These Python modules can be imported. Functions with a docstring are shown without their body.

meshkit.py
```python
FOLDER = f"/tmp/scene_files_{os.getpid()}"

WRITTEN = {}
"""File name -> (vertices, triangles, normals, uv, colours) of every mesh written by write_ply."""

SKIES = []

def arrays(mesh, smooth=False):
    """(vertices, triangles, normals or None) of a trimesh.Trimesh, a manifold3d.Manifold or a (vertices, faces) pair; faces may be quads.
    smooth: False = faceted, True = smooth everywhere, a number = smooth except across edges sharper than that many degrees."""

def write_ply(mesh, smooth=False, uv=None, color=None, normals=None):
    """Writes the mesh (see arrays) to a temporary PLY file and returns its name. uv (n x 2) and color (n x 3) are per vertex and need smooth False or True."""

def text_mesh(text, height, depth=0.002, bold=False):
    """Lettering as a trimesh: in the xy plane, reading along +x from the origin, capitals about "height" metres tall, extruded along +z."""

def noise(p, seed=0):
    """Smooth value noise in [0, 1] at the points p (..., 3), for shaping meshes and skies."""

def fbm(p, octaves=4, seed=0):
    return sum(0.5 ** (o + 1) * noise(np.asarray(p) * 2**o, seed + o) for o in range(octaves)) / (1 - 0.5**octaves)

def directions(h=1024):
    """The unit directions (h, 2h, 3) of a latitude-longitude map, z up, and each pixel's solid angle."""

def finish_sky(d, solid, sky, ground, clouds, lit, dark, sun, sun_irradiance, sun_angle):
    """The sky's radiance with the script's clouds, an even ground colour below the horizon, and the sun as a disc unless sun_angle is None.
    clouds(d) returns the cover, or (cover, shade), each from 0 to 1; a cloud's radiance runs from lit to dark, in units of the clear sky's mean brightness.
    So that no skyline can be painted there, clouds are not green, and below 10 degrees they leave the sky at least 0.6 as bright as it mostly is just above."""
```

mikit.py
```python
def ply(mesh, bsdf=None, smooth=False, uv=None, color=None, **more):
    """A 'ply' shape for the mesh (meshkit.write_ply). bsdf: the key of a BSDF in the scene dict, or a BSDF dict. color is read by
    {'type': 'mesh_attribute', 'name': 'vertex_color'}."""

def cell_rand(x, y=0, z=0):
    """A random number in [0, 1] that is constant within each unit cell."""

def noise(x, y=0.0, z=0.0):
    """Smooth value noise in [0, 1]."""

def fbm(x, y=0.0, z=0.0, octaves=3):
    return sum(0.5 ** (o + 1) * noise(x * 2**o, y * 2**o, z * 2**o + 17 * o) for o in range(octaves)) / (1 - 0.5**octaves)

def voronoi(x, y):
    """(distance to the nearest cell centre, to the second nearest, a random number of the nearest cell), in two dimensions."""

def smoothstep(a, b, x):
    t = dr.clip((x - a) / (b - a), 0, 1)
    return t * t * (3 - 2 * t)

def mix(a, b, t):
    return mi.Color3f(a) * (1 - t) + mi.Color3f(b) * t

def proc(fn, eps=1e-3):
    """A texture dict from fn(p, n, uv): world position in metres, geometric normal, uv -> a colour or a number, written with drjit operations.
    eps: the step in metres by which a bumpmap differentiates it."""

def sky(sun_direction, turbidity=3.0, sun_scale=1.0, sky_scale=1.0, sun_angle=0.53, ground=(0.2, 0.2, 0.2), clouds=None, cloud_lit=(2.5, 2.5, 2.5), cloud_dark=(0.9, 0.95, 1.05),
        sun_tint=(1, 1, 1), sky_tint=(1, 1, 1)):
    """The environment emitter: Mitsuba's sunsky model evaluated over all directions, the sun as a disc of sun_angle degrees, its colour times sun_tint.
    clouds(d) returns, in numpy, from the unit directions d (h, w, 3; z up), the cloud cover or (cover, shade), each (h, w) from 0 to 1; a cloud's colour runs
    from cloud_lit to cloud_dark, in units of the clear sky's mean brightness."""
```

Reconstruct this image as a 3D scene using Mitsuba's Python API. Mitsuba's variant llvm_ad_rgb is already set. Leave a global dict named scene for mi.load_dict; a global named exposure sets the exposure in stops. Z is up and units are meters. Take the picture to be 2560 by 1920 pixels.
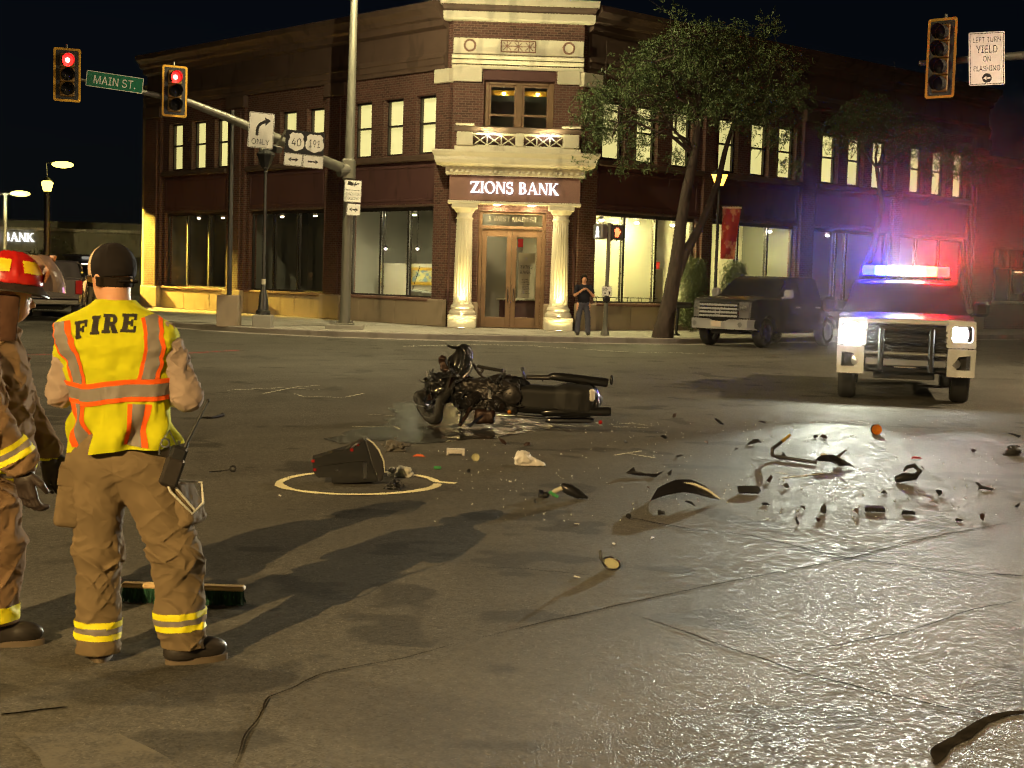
import math, random
import numpy as np, trimesh, shapely
import shapely.geometry as sg
from shapely import affinity
import mitsuba as mi, drjit as dr
import mikit, meshkit
from mikit import proc, noise, fbm, voronoi, cell_rand, smoothstep, mix
from meshkit import text_mesh, noise as nnoise, fbm as nfbm
T = mi.ScalarTransform4f
PI = math.pi
scene, labels = {}, {}

# ------------------------------------------------------------------ camera
FPX, PITCH, ROLL, H = 3684.5, 0.07098, 0.02957, 1.70
cF = np.array([0, math.cos(PITCH), -math.sin(PITCH)])
_u0 = np.array([0, math.sin(PITCH), math.cos(PITCH)])
cR = np.array([math.cos(ROLL), 0, 0]) + math.sin(ROLL) * _u0
cU = np.array([-math.sin(ROLL), 0, 0]) + math.cos(ROLL) * _u0
EYE = np.array([0, 0, H])
scene['camera'] = {'type': 'perspective', 'fov': math.degrees(2 * math.atan(1280 / FPX)), 'fov_axis': 'x', 'near_clip': 0.1, 'far_clip': 2000.0,
                   'to_world': T().look_at(origin=EYE.tolist(), target=(EYE + cF).tolist(), up=cU.tolist())}
# ------------------------------------------------------------------ night sky (a last trace of blue), exposure
exposure = 3.0
LS = 2.0 ** -exposure      # all lights are given for exposure 0 and scaled by this
scene['night_sky'] = {**mikit.sky([0.6, -0.7, 0.12], turbidity=3.0, sun_scale=0.0, sky_scale=0.06 * LS, sky_tint=(0.45, 0.55, 1.0), ground=(0.05, 0.05, 0.05)), 'sampling_weight': 1.5}


def ray(px, py):
    d = cF + cR * (px - 1280) / FPX - cU * (py - 960) / FPX
    return d


def gp(px, py, z=0.0):
    """The point of the horizontal plane at height z seen at a pixel of the 2560 x 1920 photograph."""
    d = ray(px, py)
    return EYE + d * ((z - H) / d[2])


def at(px, py, D):
    """The point at distance D ahead seen at a pixel of the photograph."""
    d = ray(px, py)
    return EYE + d * (D / d[1])


# ------------------------------------------------------------------ the lamps that light the street (their posts stand further down)
def spot(key, pos, target, color, power, cutoff, beam, w):
    scene[key] = {'type': 'spot', 'to_world': T().look_at(origin=list(map(float, pos)), target=list(map(float, target)), up=[0.01, 1, 0.02]),
                  'intensity': {'type': 'rgb', 'value': [float(c * power * LS) for c in color]}, 'cutoff_angle': float(cutoff), 'beam_width': float(beam), 'sampling_weight': float(w)}


def point(key, pos, color, power, w):
    scene[key] = {'type': 'point', 'position': list(map(float, pos)), 'intensity': {'type': 'rgb', 'value': [float(c * power * LS) for c in color]}, 'sampling_weight': float(w)}


V_ = lambda *a: np.array(a, float)
WARM, AMBER, PALE, COOL = (1.0, 0.70, 0.33), (1.0, 0.58, 0.18), (1.0, 0.88, 0.52), (0.93, 1.0, 0.86)

# cobra-head luminaires of the intersection: on the signal masts (the posts stand further down) and on the kerb behind the camera
LUM = {'mast': V_(-4.2, 38.6, 10.6), 'right': V_(17.0, 24.0, 9.6), 'behind': V_(-7.4, -9.2, 8.1), 'left': V_(-21.0, 17.0, 9.6)}
spot('mast_light', LUM['mast'], LUM['mast'] + V_(0.6, 0.9, -3), (1.0, 0.84, 0.42), 310, 84, 62, 7)
spot('right_light', LUM['right'], LUM['right'] + V_(-2.6, -0.7, -3), (1.0, 0.78, 0.46), 900, 72, 50, 9)
spot('behind_light', LUM['behind'], LUM['behind'] + V_(1.0, 2.2, -3), (1.0, 0.67, 0.27), 1600, 64, 34, 16)
spot('left_light', LUM['left'], LUM['left'] + V_(1.2, 0.2, -3), (1.0, 0.76, 0.37), 1050, 72, 50, 6)


# ------------------------------------------------------------------ helpers
def V(*a):
    return np.array(a, float)


def unit(v):
    v = np.asarray(v, float)
    return v / np.linalg.norm(v)


BOXV = np.array([[x, y, z] for x in (-1, 1) for y in (-1, 1) for z in (-1, 1)], float)
BOXF = np.array([[0, 1, 3], [0, 3, 2], [4, 6, 7], [4, 7, 5], [0, 4, 5], [0, 5, 1], [2, 3, 7], [2, 7, 6], [0, 2, 6], [0, 6, 4], [1, 5, 7], [1, 7, 3]])


class MB:
    """Collects vertices and triangles; M is a 4 x 4 frame that the pieces are placed in."""

    def __init__(self, M=None):
        self.v, self.f, self.n, self.M = [], [], 0, M

    def raw(self, v, f):
        v, f = np.asarray(v, float), np.asarray(f, int)
        if f.shape[1] == 4:
            f = np.vstack([f[:, [0, 1, 2]], f[:, [0, 2, 3]]])
        if self.M is not None:
            v = v @ self.M[:3, :3].T + self.M[:3, 3]
            if np.linalg.det(self.M[:3, :3]) < 0:
                f = f[:, ::-1]
        self.v.append(v); self.f.append(f + self.n); self.n += len(v)
        return self

    def mesh(self, m, X=None):
        v, f = np.array(m.vertices), np.array(m.faces)
        if X is not None:
            v = v @ X[:3, :3].T + X[:3, 3]
            f = f if np.linalg.det(X[:3, :3]) > 0 else f[:, ::-1]
        return self.raw(v, f)

    def box(self, x0, x1, y0, y1, z0, z1):
        c = np.array([[x0, x1], [y0, y1], [z0, z1]], float)
        return self.raw(c.mean(1) + BOXV * (c[:, 1] - c[:, 0]) / 2, BOXF)

    def bbox(self, x0, x1, y0, y1, z0, z1, b=0.02):
        """A box with chamfered edges."""
        h = np.array([x1 - x0, y1 - y0, z1 - z0], float) / 2
        c = np.array([x1 + x0, y1 + y0, z1 + z0], float) / 2
        b = min(b, h.min() * 0.9)
        pts = np.vstack([BOXV * (h - np.where(np.arange(3) == k, 0, b)) for k in range(3)])
        m = trimesh.convex.convex_hull(pts)
        return self.raw(m.vertices + c, m.faces)

    def obox(self, c, ax, h, taper=1.0):
        """Box at c; ax rows are its axes, h half sizes; taper scales the +third axis end."""
        ax = np.array([unit(a) for a in ax])
        p = BOXV * np.asarray(h, float)
        p[:, :2] *= np.where(BOXV[:, 2:] > 0, taper, 1.0)
        f = BOXF if np.linalg.det(ax) > 0 else BOXF[:, ::-1]
        return self.raw(np.asarray(c, float) + p @ ax, f)

    def cyl(self, p0, p1, r0, r1=None, n=12, caps=True):
        return self.tube([p0, p1], [r0, r0 if r1 is None else r1], n, caps)

    def tube(self, pts, r, n=8, caps=True):
        p = np.asarray(pts, float)
        r = np.broadcast_to(np.asarray(r, float), (len(p),))
        t = np.gradient(p, axis=0)
        t /= np.linalg.norm(t, axis=1, keepdims=True) + 1e-12
        a = np.cross(t[0], [0, 0, 1.0] if abs(t[0][2]) < 0.9 else [1.0, 0, 0]); a /= np.linalg.norm(a)
        fr = []
        for k in range(len(p)):
            a = a - t[k] * (a @ t[k]); a /= np.linalg.norm(a)
            fr.append((a, np.cross(t[k], a)))
        ang = np.arange(n) * 2 * PI / n
        v = np.concatenate([p[k] + r[k] * (np.cos(ang)[:, None] * fr[k][0] + np.sin(ang)[:, None] * fr[k][1]) for k in range(len(p))])
        f = [[i * n + j, i * n + (j + 1) % n, (i + 1) * n + (j + 1) % n, (i + 1) * n + j] for i in range(len(p) - 1) for j in range(n)]
        f = np.array(f); f = np.vstack([f[:, [0, 1, 2]], f[:, [0, 2, 3]]])
        if caps:
            e = len(v); v = np.vstack([v, p[:1], p[-1:]]); L = (len(p) - 1) * n
            f = np.vstack([f, [[e, (j + 1) % n, j] for j in range(n)], [[e + 1, L + j, L + (j + 1) % n] for j in range(n)]])
        return self.raw(v, f)

    def lathe(self, prof, c=(0, 0, 0), axis=(0, 0, 1), n=20):
        """prof: (radius, height) pairs along axis from c."""
        if prof[0][1] > prof[-1][1]:
            prof = prof[::-1]
        z = unit(axis); x = unit(np.cross(z, [0, 1, 0] if abs(z[1]) < 0.9 else [1, 0, 0])); y = np.cross(z, x)
        ang = np.arange(n) * 2 * PI / n
        ring = np.cos(ang)[:, None] * x + np.sin(ang)[:, None] * y
        v = np.concatenate([np.asarray(c, float) + z * h + ring * max(r, 1e-5) for r, h in prof])
        f = [[i * n + j, i * n + (j + 1) % n, (i + 1) * n + (j + 1) % n, (i + 1) * n + j] for i in range(len(prof) - 1) for j in range(n)]
        return self.raw(v, f)

    def ball(self, c, r, sub=2, scale=(1, 1, 1), X=None):
        m = trimesh.creation.icosphere(sub, 1.0)
        v = m.vertices * np.asarray(scale, float) * r
        if X is not None:
            v = v @ np.asarray(X).T
        return self.raw(v + np.asarray(c, float), m.faces)

    def prism(self, poly, h, X=None):
        """A shapely polygon in the xy plane extruded along +z by h, then moved by X."""
        for g in getattr(poly, 'geoms', [poly]):
            if g.area > 1e-9:
                self.mesh(trimesh.creation.extrude_polygon(g, h, engine='earcut'), X)
        return self

    def torus(self, c, axis, R, r, n=36, m=12, sq=1.0):
        z = unit(axis); x = unit(np.cross(z, [0, 1, 0] if abs(z[1]) < 0.9 else [1, 0, 0])); y = np.cross(z, x)
        v, f = [], []
        for i in range(n):
            a = 2 * PI * i / n; e = math.cos(a) * x + math.sin(a) * y
            for j in range(m):
                b = 2 * PI * j / m
                v.append(np.asarray(c) + e * (R + r * math.cos(b)) + z * r * sq * math.sin(b))
                f.append([i * m + j, ((i + 1) % n) * m + j, ((i + 1) % n) * m + (j + 1) % m, i * m + (j + 1) % m])
        return self.raw(v, f)

    def sweep(self, prof, path, closed=False):
        """A profile (outward t, height z) swept along a horizontal path of (x, y) with mitred corners; outward is to the right of the way."""
        path = np.asarray(path, float); k = len(path); rows = []
        for i in range(k):
            d0 = unit(path[i] - path[i - 1]) if i or closed else unit(path[1] - path[0])
            d1 = unit(path[(i + 1) % k] - path[i]) if i < k - 1 or closed else d0
            n0, n1 = V(d0[1], -d0[0]), V(d1[1], -d1[0])
            m = unit(n0 + n1); m = m / max(m @ n0, 0.3)
            rows.append([[path[i][0] + m[0] * t, path[i][1] + m[1] * t, z] for t, z in prof])
        q = len(prof); v = np.array(rows).reshape(-1, 3)
        f = [[i * q + j, ((i + 1) % k) * q + j, ((i + 1) % k) * q + (j + 1) % q, i * q + (j + 1) % q] for i in range(k if closed else k - 1) for j in range(q)]
        self.raw(v, f)
        if not closed:
            pg = trimesh.creation.triangulate_polygon(sg.Polygon(prof), engine='earcut')
            pv, pf = pg
            for i, fl in ((0, False), (k - 1, True)):
                tri = np.asarray(pf)
                m3 = []
                r0 = np.array(rows[i]); base = np.asarray(prof, float)
                idx = [int(np.argmin(((base - p) ** 2).sum(1))) for p in np.asarray(pv)]
                self.raw(r0[idx], tri[:, ::-1] if fl else tri)
        return self

    def build(self, key, mat, smooth=False, **more):
        put(key, (np.vstack(self.v), np.vstack(self.f)), mat, smooth, **more)
        return key


_used = {}


def name(key):
    """key, or key_001 and so on when it is taken."""
    k = _used.get(key, -1) + 1
    _used[key] = k
    return key if k == 0 else f'{key}_{k:03d}'


def put(key, mesh, mat, smooth=False, **more):
    scene[key] = mikit.ply(mesh, mat, smooth=smooth, **more)


def part(parent, nm):
    return name(f'{parent}__{nm}')


def thing(nm, label, cat, group=None, kind=None):
    k = name(nm)
    tag(k, label, cat, group)
    return k


def tag(k, label=None, cat=None, group=None, kind=None):
    d = labels.setdefault(k, {})
    for a, b in (('label', label), ('category', cat), ('group', group), ('kind', kind)):
        if b:
            d[a] = b


def frame(o, x, y, z):
    M = np.eye(4); M[:3, 0], M[:3, 1], M[:3, 2], M[:3, 3] = x, y, z, o
    return M


def rotz(a, o=(0, 0, 0)):
    c, s = math.cos(a), math.sin(a)
    return frame(o, [c, s, 0], [-s, c, 0], [0, 0, 1])


def rbox(w, h, r=0.05, n=4):
    return sg.box(-w / 2 + r, -h / 2 + r, w / 2 - r, h / 2 - r).buffer(r, quad_segs=n)


def lamp(key, mb, color, power, w=0.02):
    """A glowing surface."""
    mb.build(key, 'lens', emitter={'type': 'area', 'radiance': {'type': 'rgb', 'value': [float(c * power * LS) for c in color]}, 'sampling_weight': float(w)})


# implicit shapes: distances of points p (n, 3)
def s_cap(p, a, b, ra, rb=None):
    a, b = np.asarray(a, float), np.asarray(b, float); rb = ra if rb is None else rb
    d = b - a; t = np.clip(((p - a) @ d) / (d @ d), 0, 1)
    return np.linalg.norm(p - a - t[:, None] * d, axis=1) - (ra + (rb - ra) * t)


def s_ell(p, c, r, R=None):
    q = p - np.asarray(c, float)
    if R is not None:
        q = q @ np.asarray(R)
    r = np.asarray(r, float)
    k0 = np.linalg.norm(q / r, axis=1); k1 = np.linalg.norm(q / r ** 2, axis=1) + 1e-9
    return k0 * (k0 - 1) / k1


def s_box(p, c, h, r=0.02, R=None):
    q = p - np.asarray(c, float)
    if R is not None:
        q = q @ np.asarray(R)
    q = np.abs(q) - (np.asarray(h, float) - r)
    return np.linalg.norm(np.maximum(q, 0), axis=1) + np.minimum(q.max(1), 0) - r


def smin(*d, k=0.04):
    o = d[0]
    for e in d[1:]:
        h = np.clip(0.5 + 0.5 * (e - o) / k, 0, 1)
        o = e * (1 - h) + o * h - k * h * (1 - h)
    return o


def nets(fn, lo, hi, step, proj=2):
    """Surface nets of fn(points) = 0 on a grid, pulled onto the surface."""
    lo, hi = np.asarray(lo, float), np.asarray(hi, float)
    n = np.ceil((hi - lo) / step).astype(int) + 1
    g = np.stack(np.meshgrid(*[lo[k] + step * np.arange(n[k]) for k in range(3)], indexing='ij'), -1)
    F = fn(g.reshape(-1, 3)).reshape(n)
    S = F < 0
    C = [(a, b, c) for a in (0, 1) for b in (0, 1) for c in (0, 1)]
    cnt = sum(S[a:n[0] - 1 + a, b:n[1] - 1 + b, c:n[2] - 1 + c].astype(int) for a, b, c in C)
    cells = np.argwhere((cnt > 0) & (cnt < 8))
    acc, num = np.zeros((len(cells), 3)), np.zeros(len(cells))
    at_ = lambda o: F[cells[:, 0] + o[0], cells[:, 1] + o[1], cells[:, 2] + o[2]]
    for i, o in enumerate(C):
        for q in C[i + 1:]:
            if sum(abs(o[k] - q[k]) for k in range(3)) == 1:
                f0, f1 = at_(o), at_(q); m = (f0 < 0) != (f1 < 0)
                t = np.where(m, f0 / np.where(m, f0 - f1, 1), 0)
                acc += np.where(m[:, None], np.array(o) + t[:, None] * (np.array(q) - np.array(o)), 0); num += m
    v = lo + step * (cells + acc / num[:, None])
    idx = -np.ones(n, int); idx[tuple(cells.T)] = np.arange(len(cells))
    faces = []
    for ax in range(3):
        b, c = (ax + 1) % 3, (ax + 2) % 3
        s0 = [slice(None)] * 3; s1 = [slice(None)] * 3; s0[ax] = slice(0, -1); s1[ax] = slice(1, None)
        e = np.argwhere(S[tuple(s0)] != S[tuple(s1)])
        e = e[(e[:, b] > 0) & (e[:, c] > 0)]
        q = []
        for db, dc in ((1, 1), (0, 1), (0, 0), (1, 0)):
            w = e.copy(); w[:, b] -= db; w[:, c] -= dc; q.append(idx[tuple(w.T)])
        q = np.stack(q, 1); fl = ~S[tuple(e.T)]; q[fl] = q[fl][:, ::-1]
        faces.append(q[(q >= 0).all(1)])
    for _ in range(proj):
        d = fn(v); G = np.stack([(fn(v + 1e-3 * np.eye(3)[k]) - d) / 1e-3 for k in range(3)], 1)
        v = v - np.clip(d / np.maximum((G ** 2).sum(1), 0.2), -step, step)[:, None] * G
    return v, np.vstack(faces)


def xf(v, M):
    return np.asarray(v) @ M[:3, :3].T + M[:3, 3]


# ------------------------------------------------------------------ materials
def rgb(*c):
    return {'type': 'rgb', 'value': [float(x) for x in c]}


def pr(key, col, rough=0.6, metal=0.0, spec=0.5, two=True, bump=None, bscale=0.004, beps=2e-3, **more):
    b = {'type': 'principled', 'base_color': proc(col) if callable(col) else rgb(*col), 'roughness': proc(rough) if callable(rough) else float(rough), 'metallic': float(metal), 'specular': float(spec), **more}
    if bump is not None:
        b = {'type': 'bumpmap', 'nested_texture': proc(bump, beps), 'scale': float(bscale), 'nested_bsdf': b}
    scene[key] = {'type': 'twosided', 'nested': b} if two else b


def horiz(p, n):
    """Length along a wall."""
    return p.x * -n.y + p.y * n.x


def grime(p, s=1.0):
    return fbm(p.x * s, p.y * s, p.z * s, 4)


def asphalt_c(p, n, uv):
    big = fbm(p.x * 0.35, p.y * 0.35, 0.0, 4)
    mid = fbm(p.x * 2.1 + 7, p.y * 2.1, 3.0, 3)
    agg = noise(p.x * 120, p.y * 120, 0.0)
    fine = noise(p.x * 38, p.y * 38, 5.0)
    c = mix((0.062, 0.058, 0.051), (0.102, 0.096, 0.083), big * 0.65 + mid * 0.35)
    c = c * (0.62 + 0.5 * agg + 0.28 * fine)
    stone = smoothstep(0.84, 0.93, noise(p.x * 75 + 9, p.y * 75, 2.0))
    c = mix(c, (0.17, 0.16, 0.14), stone * 0.55)
    tar = smoothstep(0.60, 0.74, fbm(p.x * 0.9 + 31, p.y * 0.45 + 5, 0.0, 3))
    c = c * (1 - 0.14 * tar)
    w, l = p.x * 0.677 - p.y * 0.736, p.x * 0.736 + p.y * 0.677
    c = c * (0.80 + 0.42 * fbm(w * 1.5, l * 0.07, 9.0, 3))                     # tyre polish along the lanes
    drip = smoothstep(0.66, 0.74, fbm(p.x * 1.9 + 40, p.y * 1.9, 6.0, 3))
    c = c * (1 - 0.4 * drip)                                                  # oil drips
    return c


def asphalt_r(p, n, uv):
    worn = smoothstep(0.46, 0.66, fbm(p.x * 30, p.y * 30, 1.0, 3))
    return 0.76 - 0.32 * worn + 0.1 * fbm(p.x * 1.3, p.y * 1.3, 1.0, 3)


def asphalt_b(p, n, uv):
    a, b, c = voronoi(p.x * 105, p.y * 105)
    return 0.55 * (1 - dr.minimum(a, 1.0)) * (0.4 + c) + 0.3 * noise(p.x * 140, p.y * 140, 3.0) 


pr('asphalt', asphalt_c, asphalt_r, spec=0.22, bump=asphalt_b, bscale=0.0058, beps=2e-3)
pr('asphalt_coarse', lambda p, n, uv: asphalt_c(p, n, uv) * (0.95 + 0.25 * noise(p.x * 3.0, p.y * 0.8, 1.0)), lambda p, n, uv: 0.74 - 0.30 * smoothstep(0.48, 0.66, fbm(p.x * 60, p.y * 60, 1.0, 2)), spec=0.32, bump=asphalt_b, bscale=0.0068, beps=2e-3)


def conc(base, var=0.25, s=1.2):
    def fn(p, n, uv):
        g = grime(p, s)
        st = smoothstep(0.55, 0.75, fbm(p.x * 3.1, p.y * 3.1, p.z * 0.8, 3))
        k = (1 - var) + 2 * var * g - 0.25 * st + 0.1 * (noise(p.x * 55, p.y * 55, p.z * 55) - 0.5)
        return mi.Color3f(*base) * k
    return fn


def rough_b(s):
    return lambda p, n, uv: fbm(p.x * s, p.y * s, p.z * s, 2)


pr('concrete', conc((0.26, 0.245, 0.215)), 0.8, bump=rough_b(45), bscale=0.003)
pr('kerb_stone', conc((0.22, 0.20, 0.18)), 0.8, bump=rough_b(40), bscale=0.003)
pr('base_stone', conc((0.30, 0.235, 0.17), 0.2, 0.9), 0.75, bump=rough_b(50), bscale=0.002)
pr('cream_stone', conc((0.56, 0.52, 0.42), 0.12, 1.5), 0.65)
pr('stucco', conc((0.42, 0.33, 0.2), 0.12, 0.8), 0.85, bump=rough_b(60), bscale=0.003)
pr('far_wall', conc((0.30, 0.285, 0.22), 0.12, 0.4), 0.85)


def brick_c(p, n, uv):
    u, w = horiz(p, n) / 0.215, p.z / 0.075
    row = dr.floor(w); u = u + 0.5 * (row - 2 * dr.floor(row / 2))
    fu, fw = u - dr.floor(u), w - row
    mortar = dr.maximum(1 - smoothstep(0.03, 0.08, dr.minimum(fu, 1 - fu)), 1 - smoothstep(0.08, 0.2, dr.minimum(fw, 1 - fw)))
    r = cell_rand(dr.floor(u), row, 4)
    c = mix((0.066, 0.025, 0.021), (0.118, 0.046, 0.036), r) * (0.72 + 0.5 * fbm(p.x * 0.8, p.y * 0.8, p.z * 0.5, 3))
    return mix(c, (0.15, 0.11, 0.09), mortar * 0.8)


def brick_b(p, n, uv):
    u, w = horiz(p, n) / 0.215, p.z / 0.075
    row = dr.floor(w); u = u + 0.5 * (row - 2 * dr.floor(row / 2))
    fu, fw = u - dr.floor(u), w - row
    return dr.minimum(smoothstep(0.03, 0.09, dr.minimum(fu, 1 - fu)), smoothstep(0.08, 0.22, dr.minimum(fw, 1 - fw)))


pr('brick', brick_c, 0.8, bump=brick_b, bscale=0.006)
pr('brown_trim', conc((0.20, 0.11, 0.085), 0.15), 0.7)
pr('panel_brown', conc((0.085, 0.036, 0.036), 0.15, 0.7), 0.75)
pr('cornice_brown', conc((0.095, 0.060, 0.047), 0.2), 0.7)
pr('frieze_brown', conc((0.24, 0.13, 0.11), 0.12), 0.7)
pr('dark_frame', (0.035, 0.03, 0.028), 0.45)
pr('bronze_frame', (0.20, 0.115, 0.07), 0.45)
pr('wood_frame', conc((0.17, 0.10, 0.055), 0.15, 3.0), 0.5)
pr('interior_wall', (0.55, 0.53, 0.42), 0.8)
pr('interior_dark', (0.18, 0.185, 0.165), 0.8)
pr('interior_floor', (0.16, 0.12, 0.09), 0.5)
pr('interior_grey', (0.30, 0.30, 0.27), 0.8)
pr('red_plastic', (0.6, 0.02, 0.02), 0.4)
pr('gold_frame', (0.65, 0.42, 0.06), 0.35, metal=0.5)
pr('print_pale', lambda p, n, uv: mix((0.55, 0.5, 0.2), (0.2, 0.28, 0.3), smoothstep(0.45, 0.6, fbm(p.x * 5, p.y * 5, p.z * 9, 3))), 0.6)
scene['glass'] = {'type': 'thindielectric', 'int_ior': 1.52}
scene['lens'] = {'type': 'diffuse', 'reflectance': rgb(0.5, 0.5, 0.5)}


def galv(p, n, uv):
    v = fbm(p.x * 7, p.y * 7, p.z * 1.2, 4)
    return mix((0.13, 0.125, 0.105), (0.2, 0.195, 0.165), v)


pr('galvanised', galv, lambda p, n, uv: 0.32 + 0.25 * fbm(p.x * 5, p.y * 5, p.z * 1.5, 3), metal=0.35)
pr('black_iron', conc((0.022, 0.022, 0.022), 0.2, 4.0), 0.38, spec=0.6)
pr('signal_yellow', conc((0.62, 0.33, 0.02), 0.12, 6.0), 0.5)
pr('signal_housing', conc((0.16, 0.085, 0.015), 0.2, 6.0), 0.5)
pr('signal_black', (0.02, 0.02, 0.02), 0.5)
pr('sign_white', conc((0.74, 0.73, 0.70), 0.06, 5.0), 0.4)
pr('sign_black', (0.015, 0.015, 0.017), 0.4)
pr('sign_green', conc((0.008, 0.16, 0.09), 0.1, 5.0), 0.35)
pr('sign_back', (0.28, 0.28, 0.27), 0.4, metal=0.7)
pr('banner_red', lambda p, n, uv: mix((0.42, 0.03, 0.02), (0.62, 0.24, 0.12), smoothstep(0.5, 0.66, fbm(p.x * 6 + 3, p.y * 6, p.z * 4, 3))), 0.8)
pr('banner_pale', (0.75, 0.55, 0.35), 0.8)


def bark_c(p, n, uv):
    v = fbm(p.x * 16, p.y * 16, p.z * 3.5, 4)
    return mix((0.03, 0.022, 0.018), (0.085, 0.06, 0.047), v)


pr('bark', bark_c, 0.85, bump=lambda p, n, uv: fbm(p.x * 26, p.y * 26, p.z * 6, 3), bscale=0.02, beps=4e-3)


def leaf(key, a, b):
    scene[key] = {'type': 'twosided', 'nested': {'type': 'principled', 'base_color': proc(lambda p, n, uv: mix(a, b, noise(p.x * 3.1, p.y * 3.1, p.z * 3.1))), 'roughness': 0.5, 'specular': 0.4}}


leaf('leaf_green', (0.055, 0.09, 0.034), (0.12, 0.165, 0.062))
leaf('leaf_dark', (0.03, 0.05, 0.02), (0.07, 0.10, 0.035))
leaf('leaf_shrub', (0.06, 0.085, 0.035), (0.13, 0.15, 0.06))
leaf('leaf_olive', (0.05, 0.07, 0.02), (0.10, 0.125, 0.04))
# vehicles
pr('paint_dark', (0.010, 0.009, 0.011), 0.3, spec=0.6, clearcoat=1.0, clearcoat_gloss=0.92)
pr('paint_white', conc((0.72, 0.72, 0.72), 0.04, 3.0), 0.3, clearcoat=1.0, clearcoat_gloss=0.9)
pr('paint_grey', conc((0.055, 0.045, 0.05), 0.08), 0.3, clearcoat=1.0, clearcoat_gloss=0.9)
pr('chrome', (0.75, 0.75, 0.77), 0.12, metal=1.0)
pr('dark_chrome', (0.35, 0.35, 0.37), 0.18, metal=1.0)
pr('tyre', conc((0.022, 0.021, 0.02), 0.25, 9.0), 0.75)
pr('bright_trim', (0.55, 0.55, 0.57), 0.3, metal=0.55)
pr('black_plastic', (0.016, 0.016, 0.017), 0.55, spec=0.35)
pr('tinted_glass', (0.012, 0.012, 0.014), 0.06, spec=0.8)
pr('headlamp_glass', (0.35, 0.35, 0.37), 0.1, metal=0.6)
pr('red_lens', (0.35, 0.01, 0.01), 0.15)
pr('amber_lens', (0.6, 0.2, 0.02), 0.15)
pr('plate', (0.6, 0.5, 0.4), 0.5)
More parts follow.
